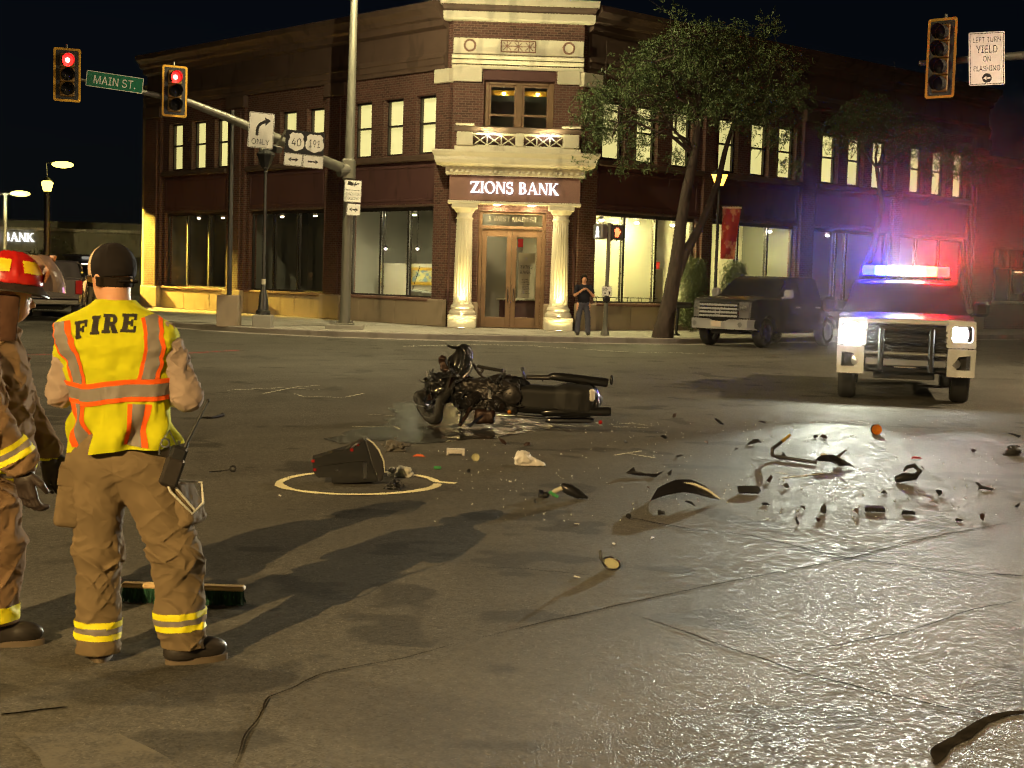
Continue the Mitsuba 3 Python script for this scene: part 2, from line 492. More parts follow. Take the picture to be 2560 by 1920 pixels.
# motorcycle and wreckage
pr('gloss_black', (0.012, 0.012, 0.013), 0.14, spec=0.6, clearcoat=1.0, clearcoat_gloss=0.95)
pr('engine_metal', conc((0.045, 0.04, 0.04), 0.4, 14.0), 0.38, metal=0.4)
pr('burnt_metal', conc((0.05, 0.028, 0.022), 0.35, 11.0), 0.45, metal=0.5)
pr('bag_white', lambda p, n, uv: mix((0.62, 0.58, 0.55), (0.72, 0.7, 0.66), noise(p.x * 9, p.y * 9, p.z * 9)), 0.35)
pr('cloth_pale', conc((0.55, 0.53, 0.45), 0.15, 12.0), 0.9)
pr('cloth_grey', conc((0.12, 0.11, 0.10), 0.25, 14.0), 0.9)
pr('orange_plastic', (0.75, 0.16, 0.06), 0.4)
pr('green_plastic', (0.03, 0.22, 0.06), 0.4)
pr('clear_plastic', (0.5, 0.48, 0.3), 0.1)
pr('broken_glass', (0.75, 0.78, 0.72), 0.05, spec=0.9)
pr('oil', lambda p, n, uv: mix((0.006, 0.005, 0.004), (0.016, 0.013, 0.01), noise(p.x * 4, p.y * 4)), lambda p, n, uv: 0.10 + 0.42 * smoothstep(0.42, 0.56, fbm(p.x * 11, p.y * 8, 2.0, 4)), spec=0.18,
   bump=lambda p, n, uv: fbm(p.x * 38, p.y * 24, 0.0, 2), bscale=0.0024, beps=3e-3)


def paint_on(col, cover, s=9.0):
    """Worn paint on asphalt: the road shows where it has gone."""
    def fn(p, n, uv):
        k = fbm(p.x * s, p.y * s, 0.0, 4) * 0.75 + 0.25 * noise(p.x * 90, p.y * 90)
        if cover > 0.5:
            k = 0.5 * k + 0.5 * fbm(p.x * 1.7, p.y * 1.7, 4.0, 3)
        w = smoothstep(cover - 0.14, cover + 0.1, k)
        return mix(asphalt_c(p, n, uv), mi.Color3f(*col), w)
    return fn


for key, col, cover in (('spray_yellow', (0.74, 0.68, 0.44), 0.29), ('chalk_white', (0.56, 0.54, 0.46), 0.42), ('worn_white', (0.128, 0.117, 0.095), 0.53), ('worn_red', (0.35, 0.05, 0.05), 0.42)):
    pr(key, paint_on(col, cover), 0.85, spec=0.2, bump=asphalt_b, bscale=0.007, beps=3e-3)
pr('crack_tar', lambda p, n, uv: mi.Color3f(0.022, 0.019, 0.016) * (0.6 + 0.8 * noise(p.x * 30, p.y * 30)), 1.0, spec=0.0)


# clothing
def cloth(key, base, var=0.2, s=10.0, rough=0.9, weave=420.0, bs=0.0006, **more):
    pr(key, lambda p, n, uv: mi.Color3f(*base) * (1 - var + 2 * var * fbm(p.x * s, p.y * s, p.z * s, 3)), rough, spec=0.25, bump=lambda p, n, uv: 0.12 * noise(p.x * weave, p.y * weave, p.z * weave) + fbm(p.x * 30, p.y * 30, p.z * 24, 3), bscale=0.007, beps=2e-3, **more)


cloth('turnout_tan', (0.168, 0.121, 0.066), 0.28, 7.0)
cloth('turnout_brown', (0.20, 0.125, 0.066), 0.3, 7.0)
cloth('vest_yellow', (0.53, 0.52, 0.008), 0.1, 9.0)
cloth('vest_orange', (0.85, 0.12, 0.012), 0.08, 9.0)
cloth('tape_silver', (0.22, 0.19, 0.165), 0.1, 20.0, 0.55)
cloth('band_yellow', (0.80, 0.72, 0.02), 0.1, 20.0, 0.6)
cloth('shirt_grey', (0.33, 0.25, 0.20), 0.12, 9.0)
cloth('hood_brown', (0.075, 0.036, 0.022), 0.3, 12.0)
cloth('cap_black', (0.011, 0.008, 0.008), 0.15, 20.0)
cloth('cap_tan', (0.55, 0.4, 0.28), 0.1, 20.0)
cloth('navy_cloth', (0.018, 0.018, 0.026), 0.15, 9.0)
cloth('denim', (0.075, 0.075, 0.10), 0.25, 9.0)
cloth('khaki_cloth', (0.22, 0.18, 0.12), 0.15, 9.0)
pr('vest_print', (0.02, 0.015, 0.01), 0.8)
pr('skin', lambda p, n, uv: mix((0.58, 0.29, 0.17), (0.64, 0.34, 0.21), noise(p.x * 14, p.y * 14, p.z * 14)), 0.5, spec=0.35)
pr('hair', (0.02, 0.014, 0.01), 0.95, spec=0.1)
pr('boot_leather', conc((0.03, 0.025, 0.022), 0.3, 16.0), 0.42)
pr('boot_sole', (0.12, 0.09, 0.06), 0.8)
pr('glove_leather', conc((0.035, 0.024, 0.02), 0.3, 16.0), 0.6)
pr('helmet_red', conc((0.50, 0.012, 0.008), 0.15, 9.0), 0.3, clearcoat=0.7)
pr('helmet_yellow', (0.85, 0.6, 0.02), 0.4)
pr('visor_film', (0.35, 0.24, 0.19), 0.15, spec=0.8)
scene['visor'] = {'type': 'blendbsdf', 'weight': 0.55, 'a': {'type': 'thindielectric', 'int_ior': 1.5}, 'b': {'type': 'ref', 'id': 'visor_film'}}
pr('leather_brown', (0.25, 0.10, 0.04), 0.6)
pr('broom_wood', lambda p, n, uv: mix((0.50, 0.34, 0.16), (0.62, 0.45, 0.24), noise(p.x * 6, p.y * 40, p.z * 40)), 0.55)
pr('bristle', lambda p, n, uv: mix((0.01, 0.035, 0.02), (0.03, 0.10, 0.06), noise(p.x * 160, p.y * 60, p.z * 3)), 0.5)


# ------------------------------------------------------------------ the ground
A, B, TH = V(-2.0824, 46.3004), V(1.8221, 46.3714), 0.7442
dL, dR = V(-math.sin(TH), math.cos(TH)), V(math.cos(TH), math.sin(TH))
nL, nR = -dR, V(math.sin(TH), -math.cos(TH))
dC = unit(B - A); nC = V(dC[1], -dC[0])


def wallframe(o, d, n):
    return frame([o[0], o[1], 0], [d[0], d[1], 0], [n[0], n[1], 0], [0, 0, 1])


ML, MR, MC = wallframe(A, dL, nL), wallframe(B, dR, nR), wallframe((A + B) / 2, dC, nC)
ground = MB()
xs = np.array([-400, -120, -60, -40, -24, -14, -7, 0, 7, 14, 24, 40, 60, 120, 400.]); ys = np.array([-200, -40, -14, -6, 0, 5, 10, 15, 20, 28, 40, 60, 90, 160, 700.])
gv = np.array([[x, y, 0.0] for x in xs for y in ys]); m_ = len(ys)
ground.raw(gv, [[i * m_ + j, (i + 1) * m_ + j, (i + 1) * m_ + j + 1, i * m_ + j + 1] for i in range(len(xs) - 1) for j in range(m_ - 1)])
ground.build('road', 'asphalt')
tag('road', 'dark worn asphalt of the intersection with glittering stones', kind='structure')

curb = [A + dL * 70 + nL * 7.6, A + dL * 20 + nL * 7.5, *[gp(x, y)[:2] for x, y in ((463, 821), (640, 833), (834, 842), (1060, 849), (1290, 853), (1480, 857), (1700, 860))], B + dR * 9 + nR * 4.6, B + dR * 90 + nR * 4.6]
curb = np.array(curb)
inner = sg.LineString(curb).buffer(0.16, single_sided=True, join_style='mitre')
walk_poly = sg.Polygon([*curb, B + dR * 90 - nR * 30, A + dL * 70 - nL * 30]).difference(inner).buffer(-0.004)
MB().prism(walk_poly, 0.30, frame([0, 0, -0.154], [1, 0, 0], [0, 1, 0], [0, 0, 1])).build('sidewalk', 'concrete')
tag('sidewalk', 'pale concrete sidewalk round the corner bank building', kind='structure')
kerb = MB()
kerb.sweep([(0.0, -0.1), (0.02, 0.14), (-0.03, 0.158), (-0.16, 0.158), (-0.16, -0.1)][::-1], curb)
kerb.build('kerb', 'kerb_stone', 30)
tag('kerb', 'worn concrete kerb of the corner sidewalk', kind='structure')
gut = MB(); gut.sweep([(0.5, 0.004), (0.02, 0.006), (0.02, -0.05), (0.5, -0.05)], curb); gut.build('gutter', 'kerb_stone')
tag('gutter', 'concrete gutter strip along the kerb', kind='structure')
step = MB(MC); step.bbox(-1.75, 1.15, 1.9, 5.35, 0.1, 0.163, 0.01); step.build('entrance_ramp', 'concrete')
tag('entrance_ramp', 'concrete ramp of the sidewalk in front of the bank door', kind='structure')

# ------------------------------------------------------------------ the corner bank building
BANK = thing('bank_building', 'two storey dark brick corner building with a lit columned entrance', 'building')
ZW0, ZW1, ZS0, ZS1, ZTOP, WT = 5.60, 7.44, 1.02, 3.93, 10.2, 0.34
XW = frame([0, -WT, 0], [1, 0, 0], [0, 0, 1], [0, 1, 0])


def wbox(M, nm, mat, *b, bevel=None, parent=BANK):
    m = MB(M); (m.box(*b) if bevel is None else m.bbox(*b, bevel)); return m.build(part(parent, nm), mat)


def wall(M, s0, s1, holes, z0=0.15, z1=ZTOP - 0.02):
    poly = sg.box(s0, z0, s1, z1).difference(shapely.union_all([sg.box(*h) for h in holes]))
    MB(M).prism(poly, WT, XW).build(part(BANK, 'brick_wall'), 'brick')


LIT, DIM = V(0.90, 0.80, 0.29), V(0.17, 0.155, 0.075)
rng = np.random.default_rng(11)


def sash_window(M, sc, far=1, lit=1.0, w=1.04, z0=ZW0, z1=ZW1):
    """A two-sash window with a glowing blind behind its far part and a glowing panel as the room."""
    k = part(BANK, 'window')
    m = MB(M); a, b = sc - w / 2, sc + w / 2; t0, t1 = -0.27, -0.19
    for x in ((a, a + 0.06), (b - 0.06, b)):
        m.box(*x, t0, t1, z0, z1)
    m.box(a + 0.06, b - 0.06, t0, t1, z0, z0 + 0.07); m.box(a + 0.06, b - 0.06, t0, t1, z1 - 0.06, z1)
    zm = z0 + 0.53 * (z1 - z0)
    m.box(a + 0.06, b - 0.06, t0 - 0.02, t1 + 0.012, zm - 0.03, zm + 0.03)
    m.build(k, 'dark_frame')
    for z in ((z0 + 0.07, zm - 0.03), (zm + 0.03, z1 - 0.06)):
        g = MB(M); g.raw([[a + 0.06, -0.235, z[0]], [b - 0.06, -0.235, z[0]], [b - 0.06, -0.235, z[1]], [a + 0.06, -0.235, z[1]]], [[0, 1, 2, 3]]); g.build(part(k, 'pane'), 'glass')
    f = 0.9 + 0.2 * rng.random()
    sp = a + (0.1 if far > 0 else 0.34) + 0.14 * rng.random(); zb_ = z0 - 0.05 + (0.0 if rng.random() < 0.7 else 0.28 * rng.random())
    bl = MB(M); bl.raw([[sp, -0.36, zb_], [b + 0.05, -0.36, zb_], [b + 0.05, -0.36, z1 - 0.05], [sp, -0.36, z1 - 0.05]], [[0, 3, 2, 1]]); lamp(part(k, 'blind'), bl, LIT * f * lit, 1.0, 0.012)
    bl = MB(M); bl.raw([[a - 0.3, -0.75, z0 - 0.3], [b + 0.5, -0.75, z0 - 0.3], [b + 0.5, -0.75, z1 + 0.2], [a - 0.3, -0.75, z1 + 0.2]], [[0, 3, 2, 1]]); lamp(part(k, 'curtain'), bl, DIM * f * lit * (1.0 if far > 0 else 0.5), 1.0, 0.004)  # glowing panel stands in for the dim lit room


def storefront(M, s0, s1, mull, room):
    """Large display window: frame, panes, mullions, and the room behind."""
    k = part(BANK, 'display_window')
    m = MB(M); t0, t1 = -0.24, -0.15
    m.box(s0, s1, t0, t1, ZS0, ZS0 + 0.06); m.box(s0, s1, t0, t1, ZS1 - 0.12, ZS1); m.box(s0, s0 + 0.07, t0, t1, ZS0 + 0.06, ZS1 - 0.12); m.box(s1 - 0.07, s1, t0, t1, ZS0 + 0.06, ZS1 - 0.12)
    m.build(k, 'dark_frame')
    e = [s0, *mull, s1]
    for x in mull:
        q = MB(M); q.box(x - 0.045, x + 0.045, t0 - 0.03, t1 + 0.02, ZS0 + 0.06, ZS1 - 0.12); q.build(part(k, 'mullion'), 'dark_frame')
        q = MB(M); q.box(x - 0.05, x - 0.046, t1 - 0.02, t1 + 0.018, ZS0 + 0.06, ZS1 - 0.12); q.build(part(k, 'bead'), 'chrome')
    for a, b in zip(e[:-1], e[1:]):
        g = MB(M); g.raw([[a, -0.2, ZS0], [b, -0.2, ZS0], [b, -0.2, ZS1], [a, -0.2, ZS1]], [[0, 1, 2, 3]]); g.build(part(k, 'pane'), 'glass')
    r = part(BANK, 'room'); q = MB(M); D = room.get('depth', 3.2)
    q.box(s0 - 0.5, s1 + 0.5, -D - 0.1, -D, 0.2, 4.4); q.build(r, room.get('back', 'interior_grey'))
    q = MB(M); q.box(s0 - 0.6, s0 - 0.5, -D, -0.36, 0.2, 4.4); q.box(s1 + 0.5, s1 + 0.6, -D, -0.36, 0.2, 4.4); q.build(part(r, 'side_wall'), room.get('side', 'interior_grey'))
    q = MB(M); q.box(s0 - 0.5, s1 + 0.5, -D, -0.36, 0.2, 0.3); q.build(part(r, 'floor'), 'interior_floor')
    q = MB(M); q.box(s0 - 0.5, s1 + 0.5, -D, -0.36, 4.1, 4.2); q.build(part(r, 'ceiling'), room.get('ceil', 'interior_wall'))
    for (s, t, z, power) in room.get('bulbs', ()):
        q = MB(M); q.cyl([s, t, 4.12], [s, t, z + 0.02], 0.07, 0.07, 10); q.build(part(r, 'spotlight'), 'sign_white')
        q = MB(M); q.lathe([(0.075, 0.0), (0.06, -0.035), (0.0, -0.05)], (s, t, z + 0.015), n=10)
        scene_m = q; lamp(part(r, 'bulb'), scene_m, V(1.0, 0.90, 0.36) if power > 10 else V(1.0, 0.90, 0.50), power / 0.0154, 2.4 if power > 10 else 0.6 if power > 2.5 else 0.15)
    return k, r


# left front: bays and windows (s runs from the corner to the left end)
LWIN = [1.33, 3.02, 4.70, 7.41, 9.10, 10.75, 13.53, 15.22, 16.95]
LBAY = [(0.72, 5.35), (6.75, 11.55), (13.1, 17.75)]
wall(ML, 0.0, 19.2, [(s - 0.52, ZW0, s + 0.52, ZW1) for s in LWIN] + [(a, ZS0, b, ZS1) for a, b in LBAY])
for s in LWIN:
    sash_window(ML, s)
storefront(ML, 0.72, 5.35, (2.25, 3.72), dict(depth=3.4, bulbs=[(1.0, -0.75, 3.72, 4), (2.7, -0.75, 3.72, 3), (4.4, -0.75, 3.72, 1.5)]))
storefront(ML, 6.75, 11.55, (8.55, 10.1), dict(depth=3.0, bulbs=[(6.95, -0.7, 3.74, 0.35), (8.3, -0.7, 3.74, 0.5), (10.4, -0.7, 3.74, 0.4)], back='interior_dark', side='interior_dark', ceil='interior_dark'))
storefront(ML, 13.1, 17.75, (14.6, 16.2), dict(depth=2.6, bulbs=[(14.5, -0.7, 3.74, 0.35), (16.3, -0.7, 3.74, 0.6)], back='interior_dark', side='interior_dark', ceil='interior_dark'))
# right front
RWIN = [1.62, 3.2, 4.95, 7.35, 9.1, 10.68, 13.3, 14.95, 16.55, 19.2, 20.8, 22.4]
RBAY = [(0.92, 5.85), (6.6, 11.4), (12.4, 17.4), (18.1, 23.1)]
wall(MR, 0.0, 24.4, [(s - 0.52, ZW0, s + 0.52, ZW1) for s in RWIN] + [(a, ZS0, b, ZS1) for a, b in RBAY])
for s in RWIN:
    sash_window(MR, s, -1, 0.92)
R1 = storefront(MR, 0.92, 5.85, (2.39, 3.94), dict(depth=3.2, back='interior_wall', side='interior_wall', bulbs=[(2.0, -0.8, 3.7, 60), (3.7, -0.8, 3.7, 50), (5.5, -0.8, 3.7, 3)]))[1]
storefront(MR, 6.6, 11.4, (8.22, 9.9), dict(depth=2.8, back='interior_wall', side='interior_wall', bulbs=[(7.2, -0.7, 3.72, 4), (9.0, -0.9, 3.72, 22), (11.0, -0.9, 3.72, 22)]))
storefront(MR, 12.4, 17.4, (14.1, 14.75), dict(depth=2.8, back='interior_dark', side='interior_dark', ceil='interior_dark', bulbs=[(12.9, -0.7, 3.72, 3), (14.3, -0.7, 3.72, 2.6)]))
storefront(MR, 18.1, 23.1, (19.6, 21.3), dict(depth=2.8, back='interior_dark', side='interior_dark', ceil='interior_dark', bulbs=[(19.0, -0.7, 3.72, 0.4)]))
# the bright partition and the tables behind the first right window
q = MB(MR); q.box(1.0, 5.28, -1.42, -1.34, 0.3, 4.1); q.build(part(R1, 'partition'), 'interior_wall')
q = MB(MR)
for s in np.arange(1.5, 4.7, 0.55):
    q.box(s, s + 0.5, -1.2, -0.7, 1.18, 1.2)
    for e in (0.04, 0.44):
        q.cyl([s + e, -1.0, 0.3], [s + e, -1.0, 1.18], 0.012, 0.012, 5)
q.build(part(R1, 'rail_table'), 'black_iron')
q = MB(MR); q.box(5.4, 6.3, -2.4, -2.36, 2.75, 2.95); q.box(5.4, 6.3, -2.4, -2.36, 2.45, 2.6); q.build(part(R1, 'shelf'), 'interior_dark')
q = MB(MR); q.box(5.6, 5.8, -1.6, -1.59, 2.2, 2.45); q.build(part(R1, 'exit_sign'), 'red_plastic')
# inside the left window next to the door: low pale wall, framed print, chair
r = f'{BANK}__room'
q = MB(ML); q.box(1.75, 4.85, -1.06, -1.0, 0.3, 2.12); q.build(part(r, 'low_partition'), 'interior_wall')
q = MB(ML); q.box(1.85, 3.1, -0.985, -0.96, 1.42, 2.0); q.build(part(r, 'picture_frame'), 'gold_frame')
q = MB(ML); q.box(1.95, 3.0, -0.958, -0.95, 1.52, 1.9); q.build(part(r, 'picture'), 'print_pale')
q = MB(ML); q.bbox(1.45, 1.95, -0.9, -0.5, 0.95, 1.22, 0.05); q.bbox(2.05, 2.6, -0.9, -0.5, 0.95, 1.25, 0.05); q.build(part(r, 'chair_back'), 'interior_dark')
for i, (s, p) in enumerate(((2.2, 16), (3.9, 16))):
    q = MB(ML); q.lathe([(0.05, 0), (0.0, -0.04)], (s, -0.5, 2.6), n=10); lamp(part(r, 'desk_lamp'), q, V(1.0, .92, .52), p / 0.0079, 1.0)
    q = MB(ML); q.cyl([s, -0.5, 4.1], [s, -0.5, 2.6], 0.012, 0.012, 5); q.lathe([(0.02, 0.1), (0.1, -0.02), (0.095, -0.02), (0.0, 0.06)], (s, -0.5, 2.62), n=12); q.build(part(r, 'lamp_shade'), 'dark_frame')
q = MB(ML); q.cyl([2.75, -0.7, 1.05], [2.3, -0.7, 2.05], 0.012, 0.012, 6); q.build(part(r, 'easel_pole'), 'black_iron')

# stone base slabs, sills, spandrel panels, pilasters
for M, bays, end in ((ML, LBAY, 19.25), (MR, RBAY, 24.4)):
    s = 0.72
    while s < end - 0.4:
        b = min(s + 1.92, end)
        wbox(M, 'base_slab', 'base_stone', s + 0.008, b - 0.008, 0.0, 0.07, 0.15, ZS0 - 0.09, bevel=0.012); s = b
    for a, b in bays:
        wbox(M, 'sill', 'brown_trim', a - 0.1, b + 0.1, -0.16, 0.12, ZS0 - 0.086, ZS0 + 0.004, bevel=0.015)
        wbox(M, 'ledge', 'cornice_brown', a - 0.05, b + 0.12, 0.0, 0.16, 5.36, 5.56, bevel=0.03)
        wbox(M, 'head_trim', 'cornice_brown', a - 0.02, b + 0.02, -0.14, 0.035, ZS1 - 0.004, ZS1 + 0.07, bevel=0.01)
        q = MB(M)
        for (u0, u1, w0, w1) in ((a + 0.06, b - 0.06, 4.1, 4.18), (a + 0.06, b - 0.06, 5.16, 5.24), (a + 0.06, a + 0.14, 4.18, 5.16), (b - 0.14, b - 0.06, 4.18, 5.16)):
            q.bbox(u0, u1, 0.0, 0.04, w0, w1, 0.01)
        q.build(part(BANK, 'panel_moulding'), 'panel_brown')
        q = MB(M); q.box(a + 0.02, b - 0.02, 0.0, 0.012, 4.03, 5.34); q.build(part(BANK, 'spandrel_panel'), 'panel_brown')
PIL = [(ML, 0.02, 0.68), (ML, 5.5, 6.6), (ML, 11.75, 12.9), (ML, 17.95, 19.2), (MR, 0.02, 0.8), (MR, 5.98, 6.5), (MR, 11.5, 12.3), (MR, 17.5, 18.0), (MR, 23.25, 24.4)]
for M, a, b in PIL:
    q = MB(M); q.box(a, b, 0.0, 0.13, 1.0, 7.72)
    if b - a > 0.9:
        q.box(a + 0.22, b - 0.22, 0.13, 0.19, 1.0, 7.6)
    q.build(part(BANK, 'pilaster'), 'brick')
    wbox(M, 'plinth', 'base_stone', a - 0.05, b + 0.05, 0.072, 0.27, 0.15, 1.0, bevel=0.03)
    wbox(M, 'pilaster_cap', 'cream_stone' if a == 0.02 else 'cornice_brown', a - 0.04, b + 0.04, 0.0, 0.22, 7.722, 8.16, bevel=0.02)
# cornices: stepped mouldings along both fronts, butting on the corner piece
CORN = [(0, 8.17), (0.10, 8.17), (0.12, 8.3), (0.16, 8.33), (0.17, 8.5), (0.22, 8.53), (0.05, 8.72), (0.05, 9.42), (0.24, 9.5), (0.26, 9.68), (0.38, 9.74), (0.42, 9.86), (0.5, 9.94), (0.6, 10.02), (0.62, 10.2), (0, 10.24)]
for d, n, o, end, s0 in ((dL, nL, A, 19.2, 0.3), (dR, nR, B, 24.4, 0.3)):
    q = MB(); p = [o + d * s0, o + d * end]
    q.sweep([(t, z) for t, z in CORN], p if d is dR else p[::-1]); q.build(part(BANK, 'cornice'), 'cornice_brown')
q = MB(); pl = sg.Polygon([A, A + dL * 19.2, A + dL * 19.2 + dR * 30, B + dR * 24.4, B]); q.prism(pl.buffer(-0.36), 0.1, frame([0, 0, 9.6], [1, 0, 0], [0, 1, 0], [0, 0, 1])); q.build(part(BANK, 'roof'), 'interior_dark')
# end walls
e0, e1 = A + dL * 19.2, A + dL * 19.2 + dR * 25
wbox(wallframe(e0, dR, dL), 'end_wall', 'brick', 0.36, 25, -WT, 0, 0.15, 10.0)
e2 = B + dR * 24.4
wbox(wallframe(e2, dL, dR), 'end_wall', 'brick', 0.36, 25, -WT, 0, 0.15, 10.0)
# tan annex wall beyond the left end
wbox(ML, 'annex_wall', 'stucco', 19.26, 20.25, -1.2, -0.35, 0.15, 9.2)

# ---- the chamfered entrance (frame MC: s right, t towards the street)
wc = 1.952
poly = sg.box(-wc, 0.15, wc, 9.05).difference(shapely.union_all([sg.box(-1.06, 0.0, 1.06, 3.8), sg.box(-1.0, 6.3, 1.18, 7.98)]))
MB(MC).prism(poly, WT, XW).build(part(BANK, 'brick_wall'), 'brick')
wbox(MC, 'lintel', 'panel_brown', -1.02, 1.2, -0.10, 0.02, 7.84, 8.2, bevel=0.02)
for a, b in ((-1.98, -1.08), (1.26, 1.96)):
    wbox(MC, 'pier_cap', 'cream_stone', a, b, 0.0, 0.1, 7.77, 8.18, bevel=0.015)
# upper window: frame, two sashes with bulbs behind
k = part(BANK, 'balcony_window'); q = MB(MC); t0, t1 = -0.26, -0.13
for a, b in ((-1.0, -0.84), (1.02, 1.18), (0.0, 0.2)):
    q.bbox(a, b, t0, t1, 6.3, 7.84, 0.015)
q.bbox(-0.84, 1.02, t0, t1 + 0.01, 7.72, 7.86, 0.015)
q.build(k, 'wood_frame')
for a, b in ((-0.84, 0.0), (0.2, 1.02)):
    q = MB(MC); q.box(a, a + 0.06, -0.23, -0.16, 6.3, 7.72); q.box(b - 0.06, b, -0.23, -0.16, 6.3, 7.72); q.box(a + 0.06, b - 0.06, -0.23, -0.16, 7.66, 7.72); q.box(a + 0.06, b - 0.06, -0.24, -0.15, 6.76, 6.83); q.build(part(k, 'sash'), 'wood_frame')
    g = MB(MC); g.raw([[a, -0.2, 6.3], [b, -0.2, 6.3], [b, -0.2, 7.7], [a, -0.2, 7.7]], [[0, 1, 2, 3]]); g.build(part(k, 'pane'), 'glass')
r = part(BANK, 'upper_room'); q = MB(MC); q.box(-1.6, 1.7, -3.1, -3.0, 5.8, 8.2); q.build(r, 'interior_dark')
q = MB(MC); q.box(-1.6, 1.7, -3.0, -0.36, 8.1, 8.2); q.build(part(r, 'ceiling'), 'interior_dark')
q = MB(MC); q.box(-1.7, -1.6, -3.0, -0.36, 5.8, 8.2); q.box(1.7, 1.8, -3.0, -0.36, 5.8, 8.2); q.build(part(r, 'side_wall'), 'interior_dark')
for s in (-0.38, 0.68):
    q = MB(MC); q.lathe([(0.055, 0), (0.04, -0.06), (0, -0.08)], (s, -0.7, 7.56), n=10); lamp(part(r, 'bulb'), q, V(1, .78, .35), 60, 0.1)
    q = MB(MC); q.box(s - 0.4, s + 0.4, -1.0, -0.94, 7.5, 7.66); q.build(part(r, 'valance'), 'gold_frame')
q = MB(MC); q.box(-0.33, -0.08, -0.44, -0.4, 6.34, 6.44); lamp(part(r, 'alarm_light'), q, V(1, 0.0, 0.03), 1.2, 0.01)
# entablature over the door
q = MB(MC)
q.bbox(-2.0, 2.06, -0.05, 0.55, 4.08, 4.86, 0.02); q.build(part(BANK, 'frieze'), 'frieze_brown')
ent = [(-0.2, 4.86), (0.10, 4.86), (0.12, 4.93), (0.12, 5.1), (0.2, 5.14), (0.42, 5.2), (0.46, 5.3), (0.46, 5.4), (0.5, 5.44), (0.55, 5.54), (0.55, 5.585), (-0.2, 5.585)]
P = lambda s, t: (MC @ V(s, t, 0, 1))[:2]
ring = [P(-2.0, -0.1), P(-2.0, 0.55), P(2.06, 0.55), P(2.06, -0.1)]
q = MB(); q.sweep(ent, ring); q.build(part(BANK, 'entrance_cornice'), 'cream_stone')
q = MB(MC); q.box(-2.0, 2.06, 0.0, 0.5, 4.87, 5.58); q.build(part(BANK, 'cornice_core'), 'cream_stone')
for s in np.arange(-1.98, 2.05, 0.168):
    wbox(MC, 'dentil', 'cream_stone', s, s + 0.095, 0.672, 0.74, 4.94, 5.07)
for a, b, t in ((-2.0, -1.05, 0.62), (1.1, 2.06, 0.62)):
    wbox(MC, 'abacus_band', 'cream_stone', a - 0.03, b + 0.03, -0.02, t + 0.03, 3.99, 4.078, bevel=0.015)
wbox(MC, 'soffit', 'cream_stone', -1.015, 1.065, -0.02, 0.58, 4.0, 4.075, bevel=0.015)
for s in (-0.5, 0.56):
    q = MB(MC); q.lathe([(0.09, 0), (0.085, -0.03), (0, -0.035)], (s, 0.34, 3.995), n=14); lamp(part(BANK, 'soffit_light'), q, V(1, .8, .4), 430, 2.5)
# fluted columns
for s in (-1.50, 1.50):
    k = part(BANK, 'column'); t = 0.28; q = MB(MC)
    n = 160; ang = np.arange(n) * 2 * PI / n; rows = []
    for z in np.linspace(0.92, 3.52, 14):
        u = (z - 0.92) / 2.6; R = 0.285 - 0.045 * u ** 1.6
        rr = R - 0.024 * np.abs(np.sin(ang * 10)) ** 0.7 * (1 if 0 < u < 1 else 0.0)
        rows.append(np.stack([s + rr * np.cos(ang), t + rr * np.sin(ang), np.full(n, z)], 1))
    f = [[i * n + j, i * n + (j + 1) % n, (i + 1) * n + (j + 1) % n, (i + 1) * n + j] for i in range(13) for j in range(n)]
    q.raw(np.vstack(rows), f); q.build(k, 'cream_stone')
    q = MB(MC); q.lathe([(0.26, 3.515), (0.275, 3.52), (0.275, 3.56), (0.24, 3.58), (0.24, 3.7), (0.27, 3.72), (0.33, 3.8), (0.35, 3.84)], (s, t, 0), n=32); q.bbox(s - 0.4, s + 0.4, t - 0.36, t + 0.36, 3.84, 3.99, 0.02); q.build(part(k, 'capital'), 'cream_stone', 30)
    q = MB(MC); q.lathe([(0.285, 0.94), (0.30, 0.92), (0.30, 0.88), (0.34, 0.84), (0.37, 0.78), (0.35, 0.73), (0.36, 0.70), (0.41, 0.66), (0.42, 0.60), (0.40, 0.55)], (s, t, 0), n=32); q.build(part(k, 'column_base'), 'cream_stone', 30)
    q = MB(MC); q.bbox(s - 0.44, s + 0.44, t - 0.36, t + 0.5, 0.15, 0.42, 0.015); q.bbox(s - 0.45, s + 0.45, t - 0.36, t + 0.51, 0.424, 0.55, 0.02); q.build(part(k, 'pedestal'), 'cream_stone')
    q = MB(MC); q.cyl([s, t + 0.44, 0.545], [s, t + 0.44, 0.575], 0.06, 0.06, 12); q.build(part(k, 'uplight_case'), 'dark_frame')
    q = MB(MC); q.lathe([(0.05, 0), (0, 0.008)], (s, t + 0.44, 0.577), n=12); lamp(part(k, 'uplight'), q, V(1, .82, .38), 15, 0.05)
    spot(f'{k}__uplight_beam', (MC @ V(s, t + 0.44, 0.6, 1))[:3], (MC @ V(s, t + 0.05, 3.6, 1))[:3], V(1, .76, .24), 44, 40, 10, 4.0)
    q = MB(MC); q.cyl([s, t + 0.85, 0.15], [s, t + 0.85, 0.168], 0.12, 0.12, 16); q.build(part(k, 'ground_light_case'), 'dark_frame')
    q = MB(MC); q.lathe([(0.10, 0), (0, 0.006)], (s, t + 0.85, 0.17), n=14); lamp(part(k, 'ground_light'), q, V(1, .86, .42), 20, 0.05)
    spot(f'{k}__ground_beam', (MC @ V(s, t + 0.85, 0.19, 1))[:3], (MC @ V(s, t + 0.15, 2.6, 1))[:3], V(1, .78, .26), 13, 60, 12, 2.0)
for s in (-1.12, 1.14):
    wbox(MC, 'door_plinth', 'base_stone', s - 0.1, s + 0.1, 0.0, 0.16, 0.15, 0.95, bevel=0.03)
# dark strips put in for the shade beyond the columns
for a, b in ((-1.99, -1.93), (1.93, 1.99)):
    wbox(MC, 'corner_pipe', 'panel_brown', a, b, 0.0, 0.08, 0.95, 4.05)
